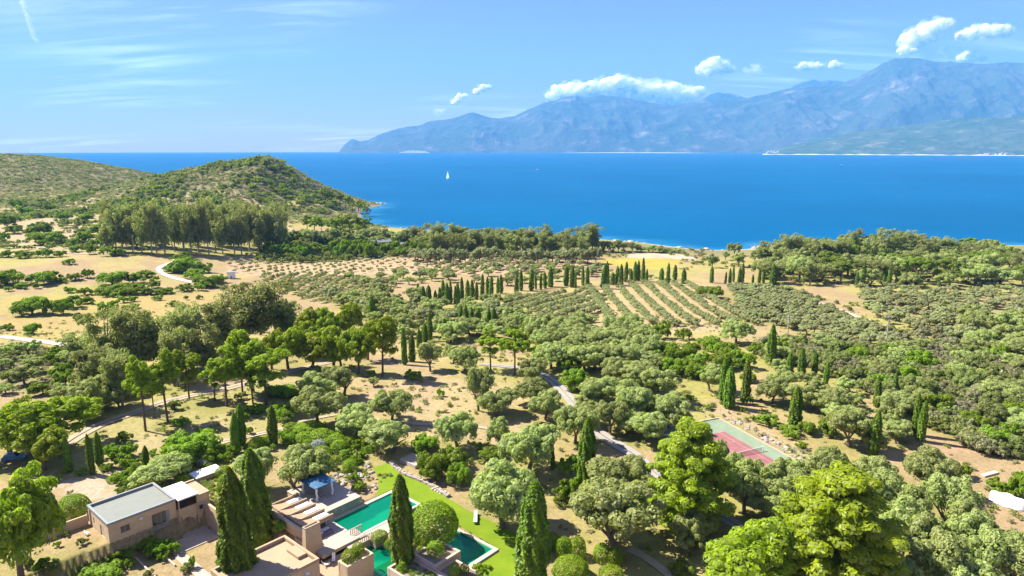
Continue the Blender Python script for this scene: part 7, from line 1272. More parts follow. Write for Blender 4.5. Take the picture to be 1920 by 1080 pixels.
# --- the lawn
t = NT("lawn_grass"); p = t.pos()
cg = t.mix(t.rng(t.noise(.25,4,.6,p),.35,.68), (.13,.20,.008), (.18,.245,.012)); cg = t.mix(t.rng(t.noise(3.0,4,.7,p),.4,.72,0,.6), cg, (.10,.17,.004))
t.bsdf(cg, .95, t.bump(t.noise(9,4,.7,p), .08, .8), Specular_IOR_Level=.15)
LAWN = [(22,-10.5),(20.2,-6.5),(19.7,-4.3),(20.3,1.5),(20.0,4),(19.2,9.8),(18.8,15.5),(19.4,20),(19.8,26),(16.5,31),(12.5,40),(6.3,40),(6.3,27.5),(14.2,27.45),(14.2,8.7),(14.4,-.95),(9.8,-1.0),(12.5,-3.2),(15.5,-7),(17.8,-11.6)]
n = 130; av = np.linspace(5.5,22.5,n); bv = np.linspace(-12,40.5,200)
LA, LB = np.meshgrid(av, bv, indexing='ij'); keep = inpoly(LA, LB, LAWN)
LX = VO[0]+LA*E1[0]+LB*E2[0]; LY = VO[1]+LA*E1[1]+LB*E2[1]; LZ = site(LX,LY); LZ = np.where(LZ < -2, -1.0, LZ)+.07
ix = np.arange(LA.size).reshape(LA.shape); Fm = np.stack([ix[:-1,:-1],ix[1:,:-1],ix[1:,1:],ix[:-1,1:]],-1).reshape(-1,4)
Fm = Fm[keep.ravel()[Fm].all(1)]
used = np.unique(Fm); rm = -np.ones(LA.size, int); rm[used] = np.arange(len(used))
tag(link('lawn', mesh_np('lawn', np.stack([LX,LY,LZ],-1).reshape(-1,3)[used], rm[Fm], t.m, True)), 'bright green watered lawn curving round the pools', kind='structure')
# --- rubble walls and rocks
def rockmesh(seed, n=1):
    bm = bmesh.new(); bmesh.ops.create_icosphere(bm, subdivisions=2, radius=1); r = random.Random(seed); ph = [r.uniform(0,6) for _ in range(6)]
    for v in bm.verts:
        c = v.co; k = 1+.22*math.sin(c.x*2.7+ph[0])*math.cos(c.y*2.3+ph[1])+.14*math.sin(c.z*4.1+ph[2]+c.x*3)
        v.co = Vector((c.x*k, c.y*k*.85, c.z*k*.62))
    me = bpy.data.meshes.new('rock'); bm.to_mesh(me); bm.free(); me.materials.append(M['rock']); return me
ROCKS = [rockmesh(i) for i in range(5)]
def rubble_wall(label, pts, h, w, group=None, mat=None, step=.5):
    C_ = resample(pts, step); r = random.Random(int(pts[0][0]*10)); x0, y0 = C_[0]; z0 = gz(x0, y0)
    root = empty('stone_wall', (x0,y0,z0), 0, label, 'wall', group); m = MB()
    for i in range(len(C_)-1):
        (ax,ay),(bx,by) = C_[i], C_[i+1]; dx, dy = bx-ax, by-ay; L = math.hypot(dx,dy)+1e-6; nx, ny = -dy/L, dx/L
        for s in (-1,1):
            z = gz(ax,ay)-z0; hh = h*r.uniform(.75,1.12); ww = w*r.uniform(.42,.6)
            P = [(ax-x0, ay-y0), (bx-x0+dx*.04, by-y0+dy*.04), (bx-x0+nx*ww*s, by-y0+ny*ww*s), (ax-x0+nx*ww*s, ay-y0+ny*ww*s)]
            m.prism(P if s > 0 else P[::-1], z-.4, [z+hh*r.uniform(.93,1.05) for _ in P])
    o = m.build('masonry', mat or M['rock'], root, .05)
    return root
rubble_wall('curved rubble wall along the right edge of the lawn', [W2(21.6,-10.5),W2(20.5,-6.8),W2(20.0,-4.4),W2(20.6,1.8),W2(20.3,4.1),W2(19.6,9.3)], .55, .9)
rubble_wall('low rubble terrace wall crossing the olive slope at the right', TERRACE_WALL, 1.3, 1.6, step=1.5, mat=M['pale'])
st_ = Site('garden_steps', 'short flight of pale steps leaving the lawn through the wall', 'steps', 19.6, 7.5, 0)
for i in range(7): st_.part('tread', [(19.3-.0+.18*0,20.9,4.6+i*.75,5.05+i*.75,-.3-i*.06,.16-i*.07)], M['pale'], bevel=.03)
s_ = Site('stone_terrace', 'small pinkish stone terrace above the curved lawn wall', 'terrace', 25, -6.8, -.2)
s_.part('paving', [(23.4,26.5,-9,-4.6,-.3,.42)], M['stone']); s_.part('rim', slab_ring(23.1,26.8,-9.3,-4.3,.28,-.3,.62), M['pale'])
r = random.Random(4)
for i in range(64):
    a, b = r.uniform(8.5,18.5), r.uniform(-14.5,-3.2)
    if a-8 > 12+ (b+3)*-.9+2 and b > -9: continue
    if inpoly([a],[b],LAWN)[0] or (a < 7.5 and b > -13): continue
    x, y = W2(a,b); o = link('rock', ROCKS[i%5], None, (x,y,gz(x,y)+.1)); s = r.uniform(.2,.62); o.scale = (s,s,s); o.rotation_euler = (0,0,r.uniform(0,6))
    tag(o, 'pale rock on the stony bank above the lawn and terrace', 'rock', 'rocks of the stony bank')
x, y = W2(-10.9,-27.5); o = link('rock', ROCKS[1], None, (x,y,gz(x,y)+.35)); o.scale = (.8,.6,1.1); o.data = ROCKS[1].copy(); o.data.materials[0] = M['white']
tag(o, 'white upright rock in the bed beside the square white roof', 'rock')
# ---------------------------------------------------------------- tennis court (regulation size)
CA = (49.65, 150.09); cd = Vector((.3788,-.9255)).normalized(); cw = Vector((cd.y, -cd.x))   # far right corner, along, across (towards the left)
crz = math.atan2(cd.y, cd.x)
cz = max(gz(CA[0]+cd.x*s+cw.x*w, CA[1]+cd.y*s+cw.y*w) for s in (-6,8,24,29) for w in (-3,5,14))+.08
ct = empty('tennis_court', (*CA, cz), crz, 'pink tennis court with a pale green surround among the trees', 'tennis court')
# local: x along the court (towards the camera), y = across; left side of play is -y in this frame
sg = 1 if (Vector((-math.sin(crz), math.cos(crz)))@cw if False else (-math.sin(crz)*cw.x+math.cos(crz)*cw.y)) > 0 else -1
def cbox(x0,x1,y0,y1,z0,z1): 
    y0, y1 = sorted((sg*y0, sg*y1)); return (x0,x1,y0,y1,z0,z1)
green = plain("court_green", (.185,.235,.145), .9, .16, .35, .01, 8); pink = plain("court_pink", (.25,.095,.09), .9, .2, .3, .01, 6); line = plain("court_line", (.5,.33,.3), .9, .12, 3, 0)
MB().box(*cbox(-6.6,30.4,-3.8,14.8,-.6,0)).build('surround', green, ct, .02)
MB().box(*cbox(0,23.77,0,10.97,.001,.008)).build('playing_surface', pink, ct)
for x0,x1,y0,y1 in ((.06,23.7,1.37,1.44),(.06,23.7,9.53,9.6),(5.485,5.55,1.44,9.53),(18.2,18.27,1.44,9.53),(5.55,18.2,5.45,5.52),(-.02,.06,0,10.97),(23.7,23.79,0,10.97)):
    MB().box(*cbox(x0,x1,y0,y1,.009,.014)).build('court_line', line, ct)
MB().box(*cbox(-6.9,-6.62,-4.1,15.1,-.6,.22)).build('kerb', M['wood'], ct); MB().box(*cbox(-6.6,30.4,-4.1,-3.82,-.6,.22)).build('kerb', M['wood'], ct)
nt = empty('tennis_net', tuple(ct.matrix_basis @ Vector((11.885,sg*5.485,0))), crz, 'tennis net with white posts across the pink court', 'net')
for y in (-6.4,6.4):
    MB().tube([(0,y,0),(0,y,1.15)], .09, 8).build('post', M['white'], nt)
t = NT("net_mesh"); tc_ = t.obj(); d_ = t.node("ShaderNodeBsdfDiffuse", {'Color':(.05,.05,.05,1)}); tr_ = t.node("ShaderNodeBsdfTransparent"); mm_ = t.node("ShaderNodeMixShader", {0:.35})
t.l.new(tr_.outputs[0], mm_.inputs[1]); t.l.new(d_.outputs[0], mm_.inputs[2]); t.l.new(mm_.outputs[0], t.out.inputs[0])
m = MB(); N = 24
P = [(-6.3+12.6*i/N, 1.07-.155*(1-abs(2*i/N-1))) for i in range(N+1)]
m.add([(-.01,y,.04) for y,z in P]+[(-.01,y,z-.07) for y,z in P], [(i,i+1,N+2+i,N+1+i) for i in range(N)]); m.build('netting', t.m, nt)
m = MB(); m.add([(x,y,z+dz) for dz in (-.07,0) for x in (-.03,.03) for y,z in P], [(a+i,a+i+1,b+i+1,b+i) for a,b in ((0,2*(N+1)),(N+1,3*(N+1)),(2*(N+1),3*(N+1)),(0,N+1)) for i in range(N)]); m.build('tape', M['white'], nt)
MB().box(-.03,.03,-.05,.05,.02,.9).build('centre_strap', M['white'], nt)
fe = empty('court_fence', tuple(ct.matrix_basis @ Vector((-6.8,sg*-4.4,0))), crz, 'thin wire fence on pale posts round the far corner of the tennis court', 'fence')
wire = plain("galvanised_wire", (.45,.47,.46), .5, .05, 3, 0)
for i in range(10): MB().tube([(i*4.1,0,-.6),(i*4.1,0,2.9)], .05, 6).build('post', wire, fe)
for i in range(1,5): MB().tube([(0,sg*i*4.6,-.6),(0,sg*i*4.6,2.9)], .05, 6).build('post', wire, fe)
for z in (.9,1.9,2.85):
    MB().tube([(0,0,z),(36.9,0,z)], .018, 4).build('wire', wire, fe); MB().tube([(0,0,z),(0,sg*18.4,z)], .018, 4).build('wire', wire, fe)
rk = random.Random(8)
for i in range(60):
    s = rk.uniform(-6,26); w = -rk.uniform(4.9,7.6); x = CA[0]+cd.x*s+cw.x*w; y = CA[1]+cd.y*s+cw.y*w
    o = link('rock', ROCKS[i%5], None, (x,y,gz(x,y)+.05)); q = rk.uniform(.25,.7); o.scale = (q,q,q*.9); o.rotation_euler = (0,0,rk.uniform(0,6))
    tag(o, 'pale rock in the rock garden beside the tennis court', 'rock', 'rock garden rocks by the court')
# ---------------------------------------------------------------- foliage: leaf-sized faces gathered in clumps
def unit(v): return v/(np.linalg.norm(v,axis=-1,keepdims=True)+1e-9)
def leaf_quads(C, N, s, rg, el=1.0, wd=.62, up=None):
    n = len(C); R = rg.normal(size=(n,3))
    if up is not None: R = R*.45+np.array(up)
    T_ = unit(np.cross(N, np.cross(R, N))); B = np.cross(N, T_); s = np.asarray(s).reshape(-1,1)*rg.uniform(.75,1.25,(n,1))
    V = np.stack([C+T_*s*el, C+B*s*wd, C-T_*s*el, C-B*s*wd],1).reshape(-1,3)
    return V
def clumps(centers, radii, flat, n_leaf, ls, rg, jitter=.7, el=1.0, under=.35, up=None):
    """leaves over the outside of each clump; fewer underneath"""
    Cs, Ns = [], []
    for c, r in zip(centers, radii):
        d = unit(rg.normal(size=(n_leaf,3))); d[:,2] = np.where((d[:,2] < 0) & (rg.uniform(size=n_leaf) > under), -d[:,2], d[:,2])
        rad = r*rg.uniform(.86,1.04,(n_leaf,1)); P = d*rad*np.array([1,1,flat])
        Cs.append(c+P); Ns.append(unit(d*np.array([1,1,1/flat])+rg.normal(size=d.shape)*jitter*.42))
    return leaf_quads(np.concatenate(Cs), np.concatenate(Ns), ls, rg, el, up=up)
def quads(V): return np.arange(len(V), dtype=np.int32).reshape(-1,4)
def shell_points(n, rg, lo=-.35, hi=1.0):
    z = rg.uniform(lo, hi, n); a = rg.uniform(0, 2*np.pi, n); r = np.sqrt(np.clip(1-z*z,0,1))
    return np.stack([r*np.cos(a), r*np.sin(a), z],1)
LODS = {'A':(1.0, 1.0, 1.0), 'B':(.5, .62, 1.55), 'C':(.25, .36, 2.6)}   # share of clumps, share of leaves per clump, leaf size
def limb_mesh(m, rg, h0, h1, r0, spread, n=5, lean=0.0):
    """tapered trunk with limbs, unit width"""
    lx, ly = rg.uniform(-lean,lean,2)
    m.tube([(0,0,-.05),(lx*.4,ly*.4,h0*.5),(lx,ly,h0)], [r0*1.25,r0,r0*.85], 7)
    for i in range(n):
        a = 2*math.pi*(i+rg.uniform(0,.6))/n; d = spread*rg.uniform(.7,1.1)
        m.tube([(lx,ly,h0*.9),(lx+math.cos(a)*d*.45, ly+math.sin(a)*d*.45, h0+(h1-h0)*.45),(lx+math.cos(a)*d, ly+math.sin(a)*d, h1*rg.uniform(.85,1))], [r0*.6,r0*.4,r0*.12], 5)
def proto(kind, lod, seed):
    """crown quads (unit width, nominal height k) and a trunk mesh"""
    rg = np.random.default_rng(seed*97+hash_kind(kind)); nc, nl, lsf = LODS[lod]; m = MB()
    N = lambda a: max(6, int(a*nc)); L = lambda a: max(14, int(a*nl))
    if kind in ('oak','olive','fullpine'):
        k = {'oak':.82, 'olive':.78, 'fullpine':1.0}[kind]
        nb = 10; lob = shell_points(nb, rg, -.5, .9)*np.array([.265,.265,.22*k])*rg.uniform(.55,1.3,(nb,1))
        cs, rs = [], []
        for q in range(N(165)):
            l = lob[q % nb]; d = shell_points(1, rg, -.45, 1)[0]; cs.append(l+d*np.array([.215,.215,.2*k])*rg.uniform(.75,1.0)+np.array([0,0,k*(.43 if kind=='fullpine' else .51)])); rs.append(rg.uniform(.055,.10)*(1.2 if lod=='C' else 1))
        V = clumps(cs, rs, .85, L(105), .0205*lsf*(1.1 if kind=='olive' else 1), rg, .6, 1.0 if kind == 'oak' else 1.2, .3)
        limb_mesh(m, rg, k*.22, k*.6, .035, .27, 5, .05)
    elif kind == 'pine':
        k = 1.6; cs, rs = [], []; nb = 13; d0 = shell_points(nb, rg, -.95, .95); lob = d0*np.array([.34,.34,.27*k])*rg.uniform(.6,1.1,(nb,1)); lob[:,:2] *= (1-.25*np.clip(lob[:,2:]/(.27*k),-1,1))
        lob += np.array([0,0,k*.65])
        for l in lob: m.tube([(0,0,l[2]-.12),(l[0]*.8,l[1]*.8,l[2]-.03)], [.013,.005], 4, False)
        for q in range(N(165)):
            l = lob[q % nb]; d = shell_points(1, rg, -.4, 1)[0]; cs.append(l+d*np.array([.165,.165,.12])*rg.uniform(.7,1.05)); rs.append(rg.uniform(.05,.085)*(1.25 if lod == 'C' else 1))
        V = clumps(cs, rs, .8, L(95), .0185*lsf, rg, .65, 1.25, .3)
        m.tube([(0,0,-.05),(.01,.01,k*.4),(0,0,k*.93)], [.03,.024,.006], 7)
    elif kind == 'umbrella':
        k = .9; cs, rs = [], []; nb = 11; lob = shell_points(nb, rg, -.05, .95)*np.array([.33,.33,.26])*rg.uniform(.75,1.1,(nb,1))
        for q in range(N(150)):
            l = lob[rg.integers(nb)]; d = shell_points(1, rg, -.3, 1)[0]; cs.append(l+d*np.array([.165,.165,.11])+np.array([0,0,k*.56])); rs.append(rg.uniform(.05,.085)*(1.3 if lod=='C' else 1))
        V = clumps(cs, rs, .7, L(100), .018*lsf, rg, .75, 1.15, .25)
        limb_mesh(m, rg, k*.34, k*.68, .032, .33, 7, .04)
    elif kind == 'layered':
        k = 1.15; cs, rs = [], []; lv = 9
        for q in range(lv):
            f = q/(lv-1); z = k*(.12+.80*f); R = .47*(1-.72*f**3.6)*(.8+.2*min(1,f*3)); n = max(5, int(14-6*f))
            for j in range(n):
                a = 2*math.pi*(j+rg.uniform(0,.8))/n; rr_ = R*rg.uniform(.5,1.06); bx, by = math.cos(a)*rr_, math.sin(a)*rr_; zo = rg.uniform(-.035,.035)
                m.tube([(0,0,z-.07),(bx*.92,by*.92,z+zo-.01)], [.012,.004], 4, False)
                for e in range(max(1,int(5*nc+.5))):
                    g_ = rg.uniform(.5,1.08); cs.append((bx*g_+rg.uniform(-.04,.04), by*g_+rg.uniform(-.04,.04), z+zo+rg.uniform(-.02,.05))); rs.append(rg.uniform(.055,.095))
        V = clumps(cs, rs, .6, L(84), .0165*lsf, rg, .65, 1.25, .25)
        m.tube([(0,0,-.05),(.01,-.01,k*.5),(0,0,k*.92)], [.032,.022,.006], 7)
    elif kind == 'eucalyptus':
        k = 1.75; cs, rs = [], []
        stems = [(rg.uniform(-.26,.26), rg.uniform(-.26,.26), k*rg.uniform(.45,.95)) for _ in range(9)]
        m.tube([(0,0,-.05),(.01,0,k*.3)], [.032,.026], 6)
        for x, y, z in stems:
            m.tube([(.01,0,k*.2),(x*.5,y*.5,k*.2+(z-k*.2)*.5),(x,y,z)], [.018,.012,.004], 5, False)
            for e in range(N(15)):
                f = rg.uniform(.2,1.06); zz = k*.17+(z-k*.17)*f; cs.append((x*(f*.8+.2)+rg.normal()*.10, y*(f*.8+.2)+rg.normal()*.10, zz)); rs.append(rg.uniform(.055,.115)*(1.2 if lod=='C' else 1))
        V = clumps(cs, rs, 1.25, L(88), .019*lsf, rg, .9, 1.5, .6, up=(0,0,-1.6))
    elif kind == 'cypress':
        k = 5.0; n = int(9000*nc*nl*1.1) if lod != 'C' else 900
        t_ = rg.beta(1.15,1.05,n); a = rg.uniform(0,2*np.pi,n); ph = rg.uniform(0,6,4)
        prof = .45*np.minimum(1, (t_*5+.5))**.5*np.clip(1-t_**3.4,0,1)**.66
        ridge = 1+.16*np.sin(a*5+ph[0]+t_*7)*np.sin(a*3+ph[1]-t_*5)+.09*np.sin(a*9+t_*23+ph[2])+.06*np.sin(t_*40+a*2)
        r_ = prof*ridge*rg.uniform(.82,1.03,n)
        C_ = np.stack([r_*np.cos(a), r_*np.sin(a), .03*k+t_*k*.97],1); d = np.stack([np.cos(a),np.sin(a),.35+0*a],1)
        V = leaf_quads(C_, unit(d+rg.normal(size=d.shape)*.5), .05*(lsf**.8), rg, 2.1, .8, up=(0,0,2.2))
        m.tube([(0,0,-.1),(0,0,k*.2)], [.10,.08], 6)
    elif kind in ('topiary','greyball'):
        k = .85; n = int(7000*nc*nl)
        d = shell_points(n, rg, -.55, 1.0); wv_ = 1+.05*np.sin(d[:,0]*7+seed)*np.cos(d[:,1]*6)+.03*np.sin(d[:,2]*11+d[:,0]*9)
        C_ = d*np.array([.5,.5,k*.6])*wv_[:,None]*rg.uniform(.95,1.02,(n,1))+np.array([0,0,k*.4]); 
        V = leaf_quads(C_, unit(d+rg.normal(size=d.shape)*.42), .020*lsf, rg, 1.0, .8)
        m.tube([(0,0,-.05),(0,0,k*.3)], [.05,.04], 6)
    else:
        k = .62; cs, rs = [], []; nb = 6; lob = shell_points(nb, rg, -.3, .6)*np.array([.25,.25,.14])
        for q in range(N(80)):
            l = lob[rg.integers(nb)]; d = shell_points(1, rg, -.25, 1)[0]; c = l+d*np.array([.25,.25,.23])*rg.uniform(.7,1)+np.array([0,0,k*.32]); cs.append(c); rs.append(rg.uniform(.07,.12)*(1.2 if lod=='C' else 1))
        V = clumps(cs, rs, .85, L(100), .026*lsf, rg, .75, 1.05, .3)
        limb_mesh(m, rg, k*.2, k*.5, .03, .2, 4, .04)
    V = V.copy(); V[:,2] = np.maximum(V[:,2], .004)/k
    m.v = [(x,y,z/k) for x,y,z in m.v]
    return V, m, k
def hash_kind(s): return sum(ord(c)*(i+3) for i,c in enumerate(s))
LEAF = {'oak':leafmat("leaf_grey_green", (.315,.375,.105), (.42,.45,.165), .52, .28), 'olive':leafmat("leaf_olive", (.33,.355,.15), (.42,.425,.205), .52, .28),
        'pine':leafmat("needle_bright", (.235,.325,.012), (.35,.41,.018), .54), 'umbrella':leafmat("needle_deep", (.18,.26,.03), (.26,.325,.04), .52), 'layered':leafmat("needle_yellow", (.27,.335,.016), (.375,.425,.026), .54),
        'eucalyptus':leafmat("leaf_eucalyptus", (.25,.295,.085), (.375,.375,.14), .5, .3), 'cypress':leafmat("leaf_cypress", (.13,.225,.018), (.225,.31,.026), .42, .32), 'shrub':leafmat("leaf_fresh", (.17,.275,.012), (.255,.34,.02), .48, .32),
        'topiary':leafmat("leaf_clipped", (.18,.29,.008), (.265,.355,.012), .42, .2), 'greyball':leafmat("leaf_silver", (.293,.329,.268), (.34,.34,.317), .2, .1)}
LEAF['fullpine'] = leafmat("needle_full", (.245,.325,.014), (.355,.415,.022), .54)
MAQ = [leafmat("maquis_green", (.20,.24,.06), (.28,.31,.085), .52), leafmat("maquis_grey", (.28,.275,.14), (.355,.335,.19), .52), leafmat("maquis_dark", (.14,.185,.045), (.20,.24,.065), .52), leafmat("maquis_bright", (.23,.30,.028), (.31,.36,.045), .52)]
LEAF['maquis'] = MAQ[0]; LEAF['greymaquis'] = MAQ[1]
BARK = {'oak':plain("bark_grey", (.15,.12,.095), .95, .2, 8, .05), 'pine':plain("bark_pine", (.14,.085,.06), .95, .2, 8, .05), 'eucalyptus':plain("bark_pale", (.33,.29,.24), .9, .2, 8, .03)}
NAMES = {'oak':('broadleaf_tree','tree'), 'olive':('olive_tree','olive tree'), 'pine':('pine_tree','pine tree'), 'umbrella':('pine_tree','pine tree'), 'fullpine':('pine_tree','pine tree'), 'layered':('pine_tree','pine tree'), 'eucalyptus':('eucalyptus_tree','tree'),
         'cypress':('cypress_tree','cypress'), 'shrub':('shrub','bush'), 'maquis':('shrub','bush'), 'greymaquis':('shrub','bush'), 'topiary':('clipped_bush','bush'), 'greyball':('silver_bush','bush')}
CACHE = {}
def get(kind, lod, var):
    key = (kind, lod, var)
    if key not in CACHE:
        V, m, k = proto(kind, lod, var+1)
        crown = mesh_np('crown', V, quads(V), LEAF[kind]); bark = BARK.get(kind, BARK['pine' if kind in ('umbrella','layered','fullpine') else 'oak'])
        tr = bpy.data.meshes.new('trunk'); tr.from_pydata(m.v, [], m.f); tr.materials.append(bark); tr.update()
        both = None
        if lod == 'C' or (lod == 'B' and kind in ('olive','shrub','maquis','greymaquis')):
            both = bpy.data.meshes.new('plant'); nv = len(V); Fq = quads(V).tolist()
            both.from_pydata(np.concatenate([V, np.array(m.v)]).tolist(), [], Fq+[tuple(nv+i for i in f) for f in m.f]); both.materials.append(LEAF[kind]); both.materials.append(bark)
            mi = np.zeros(len(both.polygons), np.int32); mi[len(Fq):] = 1; both.polygons.foreach_set('material_index', mi); both.update()
        CACHE[key] = (crown, tr, both)
    return CACHE[key]
NVAR = {'A':4, 'B':5, 'C':4}
rp = random.Random(11); SPARE = {}
for kind, txt in PLANTS.items():
    rows = [list(map(float, q.split())) for q in txt.replace('\n', ' ').split(';') if q.strip()]
    rows.sort(key=lambda q: -q[2]/math.hypot(q[0], q[1]))
    for i, q in enumerate(rows):
        x, y, w, hgt, li = q[:5]; z = q[5] if len(q) > 5 else gz(x, y)
        lab, grp = LABELS[int(li)]
        px = w*1280/math.hypot(x, y, 65-z)*(1.6 if kind in ('cypress','eucalyptus') else 1)
        lod = 'A' if px > 46 else ('B' if px > 17 else 'C')
        big_enough = px > 20
        if kind == 'olive' and i >= 298:
            SPARE.setdefault(kind, []).append((x, y, z, w, hgt)); continue
        nm, cat = NAMES[kind]; v = rp.randrange(NVAR[lod]); crown, trunk, both = get(kind, lod, v); rz = rp.uniform(0, 6.283); wk = 1.12 if kind in ('oak','eucalyptus','olive') else 1.03; sc = (w*wk*rp.uniform(.9,1.1), w*wk*rp.uniform(.9,1.1), hgt*1.03*(rp.uniform(.82,1.14) if kind == 'eucalyptus' else 1))
        if both is not None and not (big_enough and lod != 'C'):
            o = link(nm, both, None, (x,y,z-.05)); o.scale = sc; o.rotation_euler = (rp.gauss(0,.02),rp.gauss(0,.02),rz)
        else:
            o = empty(nm, (x,y,z-.05), rz); o.scale = sc; o.rotation_euler = (rp.gauss(0,.022),rp.gauss(0,.022),rz); link('crown', crown, o); link('trunk', trunk, o)
        tag(o, lab, cat, grp)
# ---------------------------------------------------------------- what nobody could count: joined scrub, one object per tract
def scrub(name, label, pts, kind, lod, mats=None, thin=1.0):
    """pts rows (x,y,z,w,h)"""
    Vs = []; rg = np.random.default_rng(len(pts)); base = [proto(kind, lod, s+11)[0] for s in range(5)]
    if thin < 1: base = [b.reshape(-1,4,3)[rg.permutation(len(b)//4)[:int(len(b)//4*thin)]].reshape(-1,3) for b in base]
    for x,y,z,w,h in pts:
        V = base[rg.integers(5)]; a = rg.uniform(0,6.28); c, s = math.cos(a)*w, math.sin(a)*w
        Vs.append(np.stack([V[:,0]*c-V[:,1]*s+x, V[:,0]*s+V[:,1]*c+y, V[:,2]*h+z-.1],1))
    V = np.concatenate(Vs); ml = mats or LEAF[kind]; ml = ml if isinstance(ml, list) else [ml]
    me = mesh_np(name, V, quads(V), ml)
    if len(ml) > 1: me.polygons.foreach_set('material_index', np.repeat(rg.integers(len(ml), size=len(pts)), [len(q)//4 for q in Vs]).astype(np.int32))
    tag(link(name, me), label, kind='stuff')
if SPARE.get('olive'): scrub('olive_saplings', 'smallest distant olive saplings of the ploughed field and far groves', SPARE['olive'], 'olive', 'C', None, .6)
rg = np.random.default_rng(5)
def sow(n, xr, yr, test, wr, hr, power=1.0):
    x = rg.uniform(*xr, n); y = rg.uniform(*yr, n); ok = test(x, y); x, y = x[ok], y[ok]; z = site(x, y)
    w = rg.uniform(*wr, len(x)); return np.stack([x,y,z,w,w*rg.uniform(*hr, len(x))],1)
# hills
def hill_ok(x, y):
    z = ground(x,y); cl = fbm(x/45., y/45., 3, 40); u = x/np.maximum(y,1)
    return (coast_dist(x,y) > 5) & (cl+rg.uniform(-.18,.18,len(x)) > np.where(z > -6, .29, .37)) & (u > -.86) & (u < -.14)
P = sow(26000, (-1250,-150), (780,1500), hill_ok, (4,10), (.28,.5)); scrub('hill_scrub', 'low maquis scrub covering the two hills at the left', P, 'shrub', 'C', [MAQ[0],MAQ[1],MAQ[1],MAQ[2],MAQ[1]], .22)
P = sow(2600, (-640,-170), (640,1180), lambda x,y: hill_ok(x,y) & (fbm(x/70.,y/70.,2,77) > .45), (7,14), (.5,.75)); scrub('hill_thicket', 'taller dark thickets in the hollows of the conical hill', P, 'shrub', 'C', [MAQ[0],MAQ[2],MAQ[3]], .4)
def reg(key): return lambda x,y: inpoly(x,y,REGIONS[key])
def sow_reg(key, n, wr, hr, test=None):
    Q = np.array(REGIONS[key]); f = reg(key)
    return sow(n, (Q[:,0].min(),Q[:,0].max()), (Q[:,1].min(),Q[:,1].max()), (lambda x,y: f(x,y) & test(x,y)) if test else f, wr, hr)
P = sow_reg('heath', 900, (1.2,3.4), (.35,.6)); scrub('heath', 'grey low heath below the white road at the left edge', P, 'shrub', 'B', [MAQ[1],MAQ[1],MAQ[0]], .25)
P = sow_reg('dunes', 2600, (3,9), (.4,.7), lambda x,y: fbm(x/40.,y/40.,3,9)+rg.uniform(-.1,.1,len(x)) > .5); scrub('dune_scrub', 'scattered scrub on the sandy ground below the left hill', P, 'shrub', 'C', [MAQ[0],MAQ[2],MAQ[3]], .5)
P = sow_reg('slope', 4200, (2.2,6.5), (.5,.8), lambda x,y: fbm(x/16.,y/16.,2,19)+rg.uniform(-.12,.12,len(x)) > .33); scrub('slope_scrub', 'dense grey green scrub filling the right-hand slope', P, 'shrub', 'B', [MAQ[1],LEAF['oak'],MAQ[0],LEAF['olive'],MAQ[1],LEAF['oak'],LEAF['olive']], .45)
P = sow_reg('hedge_band', 1300, (4,9), (.6,.9)); scrub('garden_thicket', 'green garden thicket between the ploughed field and the bay', P, 'shrub', 'C', [MAQ[0],MAQ[3],MAQ[2]], .6)
# undergrowth and dry tufts between the trees
def tuft_ok(x, y):
    u = x/np.maximum(y,1); n_ = fbm(x/22., y/22., 3, 55)
    a = (x-VO[0])*E1[0]+(y-VO[1])*E1[1]; b = (x-VO[0])*E2[0]+(y-VO[1])*E2[1]
    free = ~((a > -45) & (a < 24) & (b > -38) & (b < 60)) & ~inpoly(x,y,REGIONS['court'])
    for nm,w,Pq in PATHS: 
        Q = np.array(Pq)
        for (ax,ay),(bx,by) in zip(Pq,Pq[1:]):
            t_ = np.clip(((x-ax)*(bx-ax)+(y-ay)*(by-ay))/((bx-ax)**2+(by-ay)**2),0,1); free &= np.hypot(x-ax-t_*(bx-ax), y-ay-t_*(by-ay)) > w*.6+.6
    cx = (x-CA[0])*cd.x+(y-CA[1])*cd.y; cyy = (x-CA[0])*cw.x+(y-CA[1])*cw.y
    free &= ~((cx > -8) & (cx < 31) & (cyy > -5) & (cyy < 16))
    return free & (np.abs(u) < .9) & (n_+rg.uniform(-.22,.22,len(x)) > .47)
P = sow(13000, (-210,230), (95,330), tuft_ok, (.5,2.1), (.4,.75)); scrub('undergrowth', 'small dry tufts and seedlings on the bare ground between the trees', P, 'shrub', 'C', [MAQ[1],MAQ[3],MAQ[0]], .3)
P = sow(900, (60,330), (330,640), lambda x,y: (fbm(x/40.,y/40.,2,3) > .5) & (coast_dist(x,y) > 12) & ~inpoly(x,y,REGIONS['soilA']) & ~inpoly(x,y,REGIONS['yellow']), (2.5,6), (.4,.7)); scrub('shore_scrub', 'low scrub between the groves and the right shore', P, 'shrub', 'C', [MAQ[0],MAQ[1],MAQ[3]], .5)
# planted beds of the villa
def bed(label, quads_ab, n, wr, z, mats):
    out = []
    for a0,a1,b0,b1 in quads_ab:
        for _ in range(n):
            a, b = rg.uniform(a0,a1), rg.uniform(b0,b1); x, y = W2(a,b); w = rg.uniform(*wr); out.append((x,y,gz(x,y) if z is None else z,w,w*rg.uniform(.5,.9)))
    scrub('bed_plants', label, out, 'shrub', 'B', mats, .3)
bed('mixed low plants in the lower front planter', [(-2.2,1.2,19.2,30)], 60, (.4,1.0), .0, [LEAF['shrub'],MAQ[3],LEAF['topiary']])
bed('low yellow and green plants in the bed above the square white roof', [(-13,-8,-31.5,-26.5),(-10.5,-4,-31,-22)], 70, (.5,1.3), None, [LEAF['layered'],LEAF['shrub'],MAQ[1]])
bed('low rockery plants on the stony bank above the lawn', [(8,18,-15,-5)], 60, (.5,1.3), None, [LEAF['shrub'],MAQ[3],MAQ[1]])
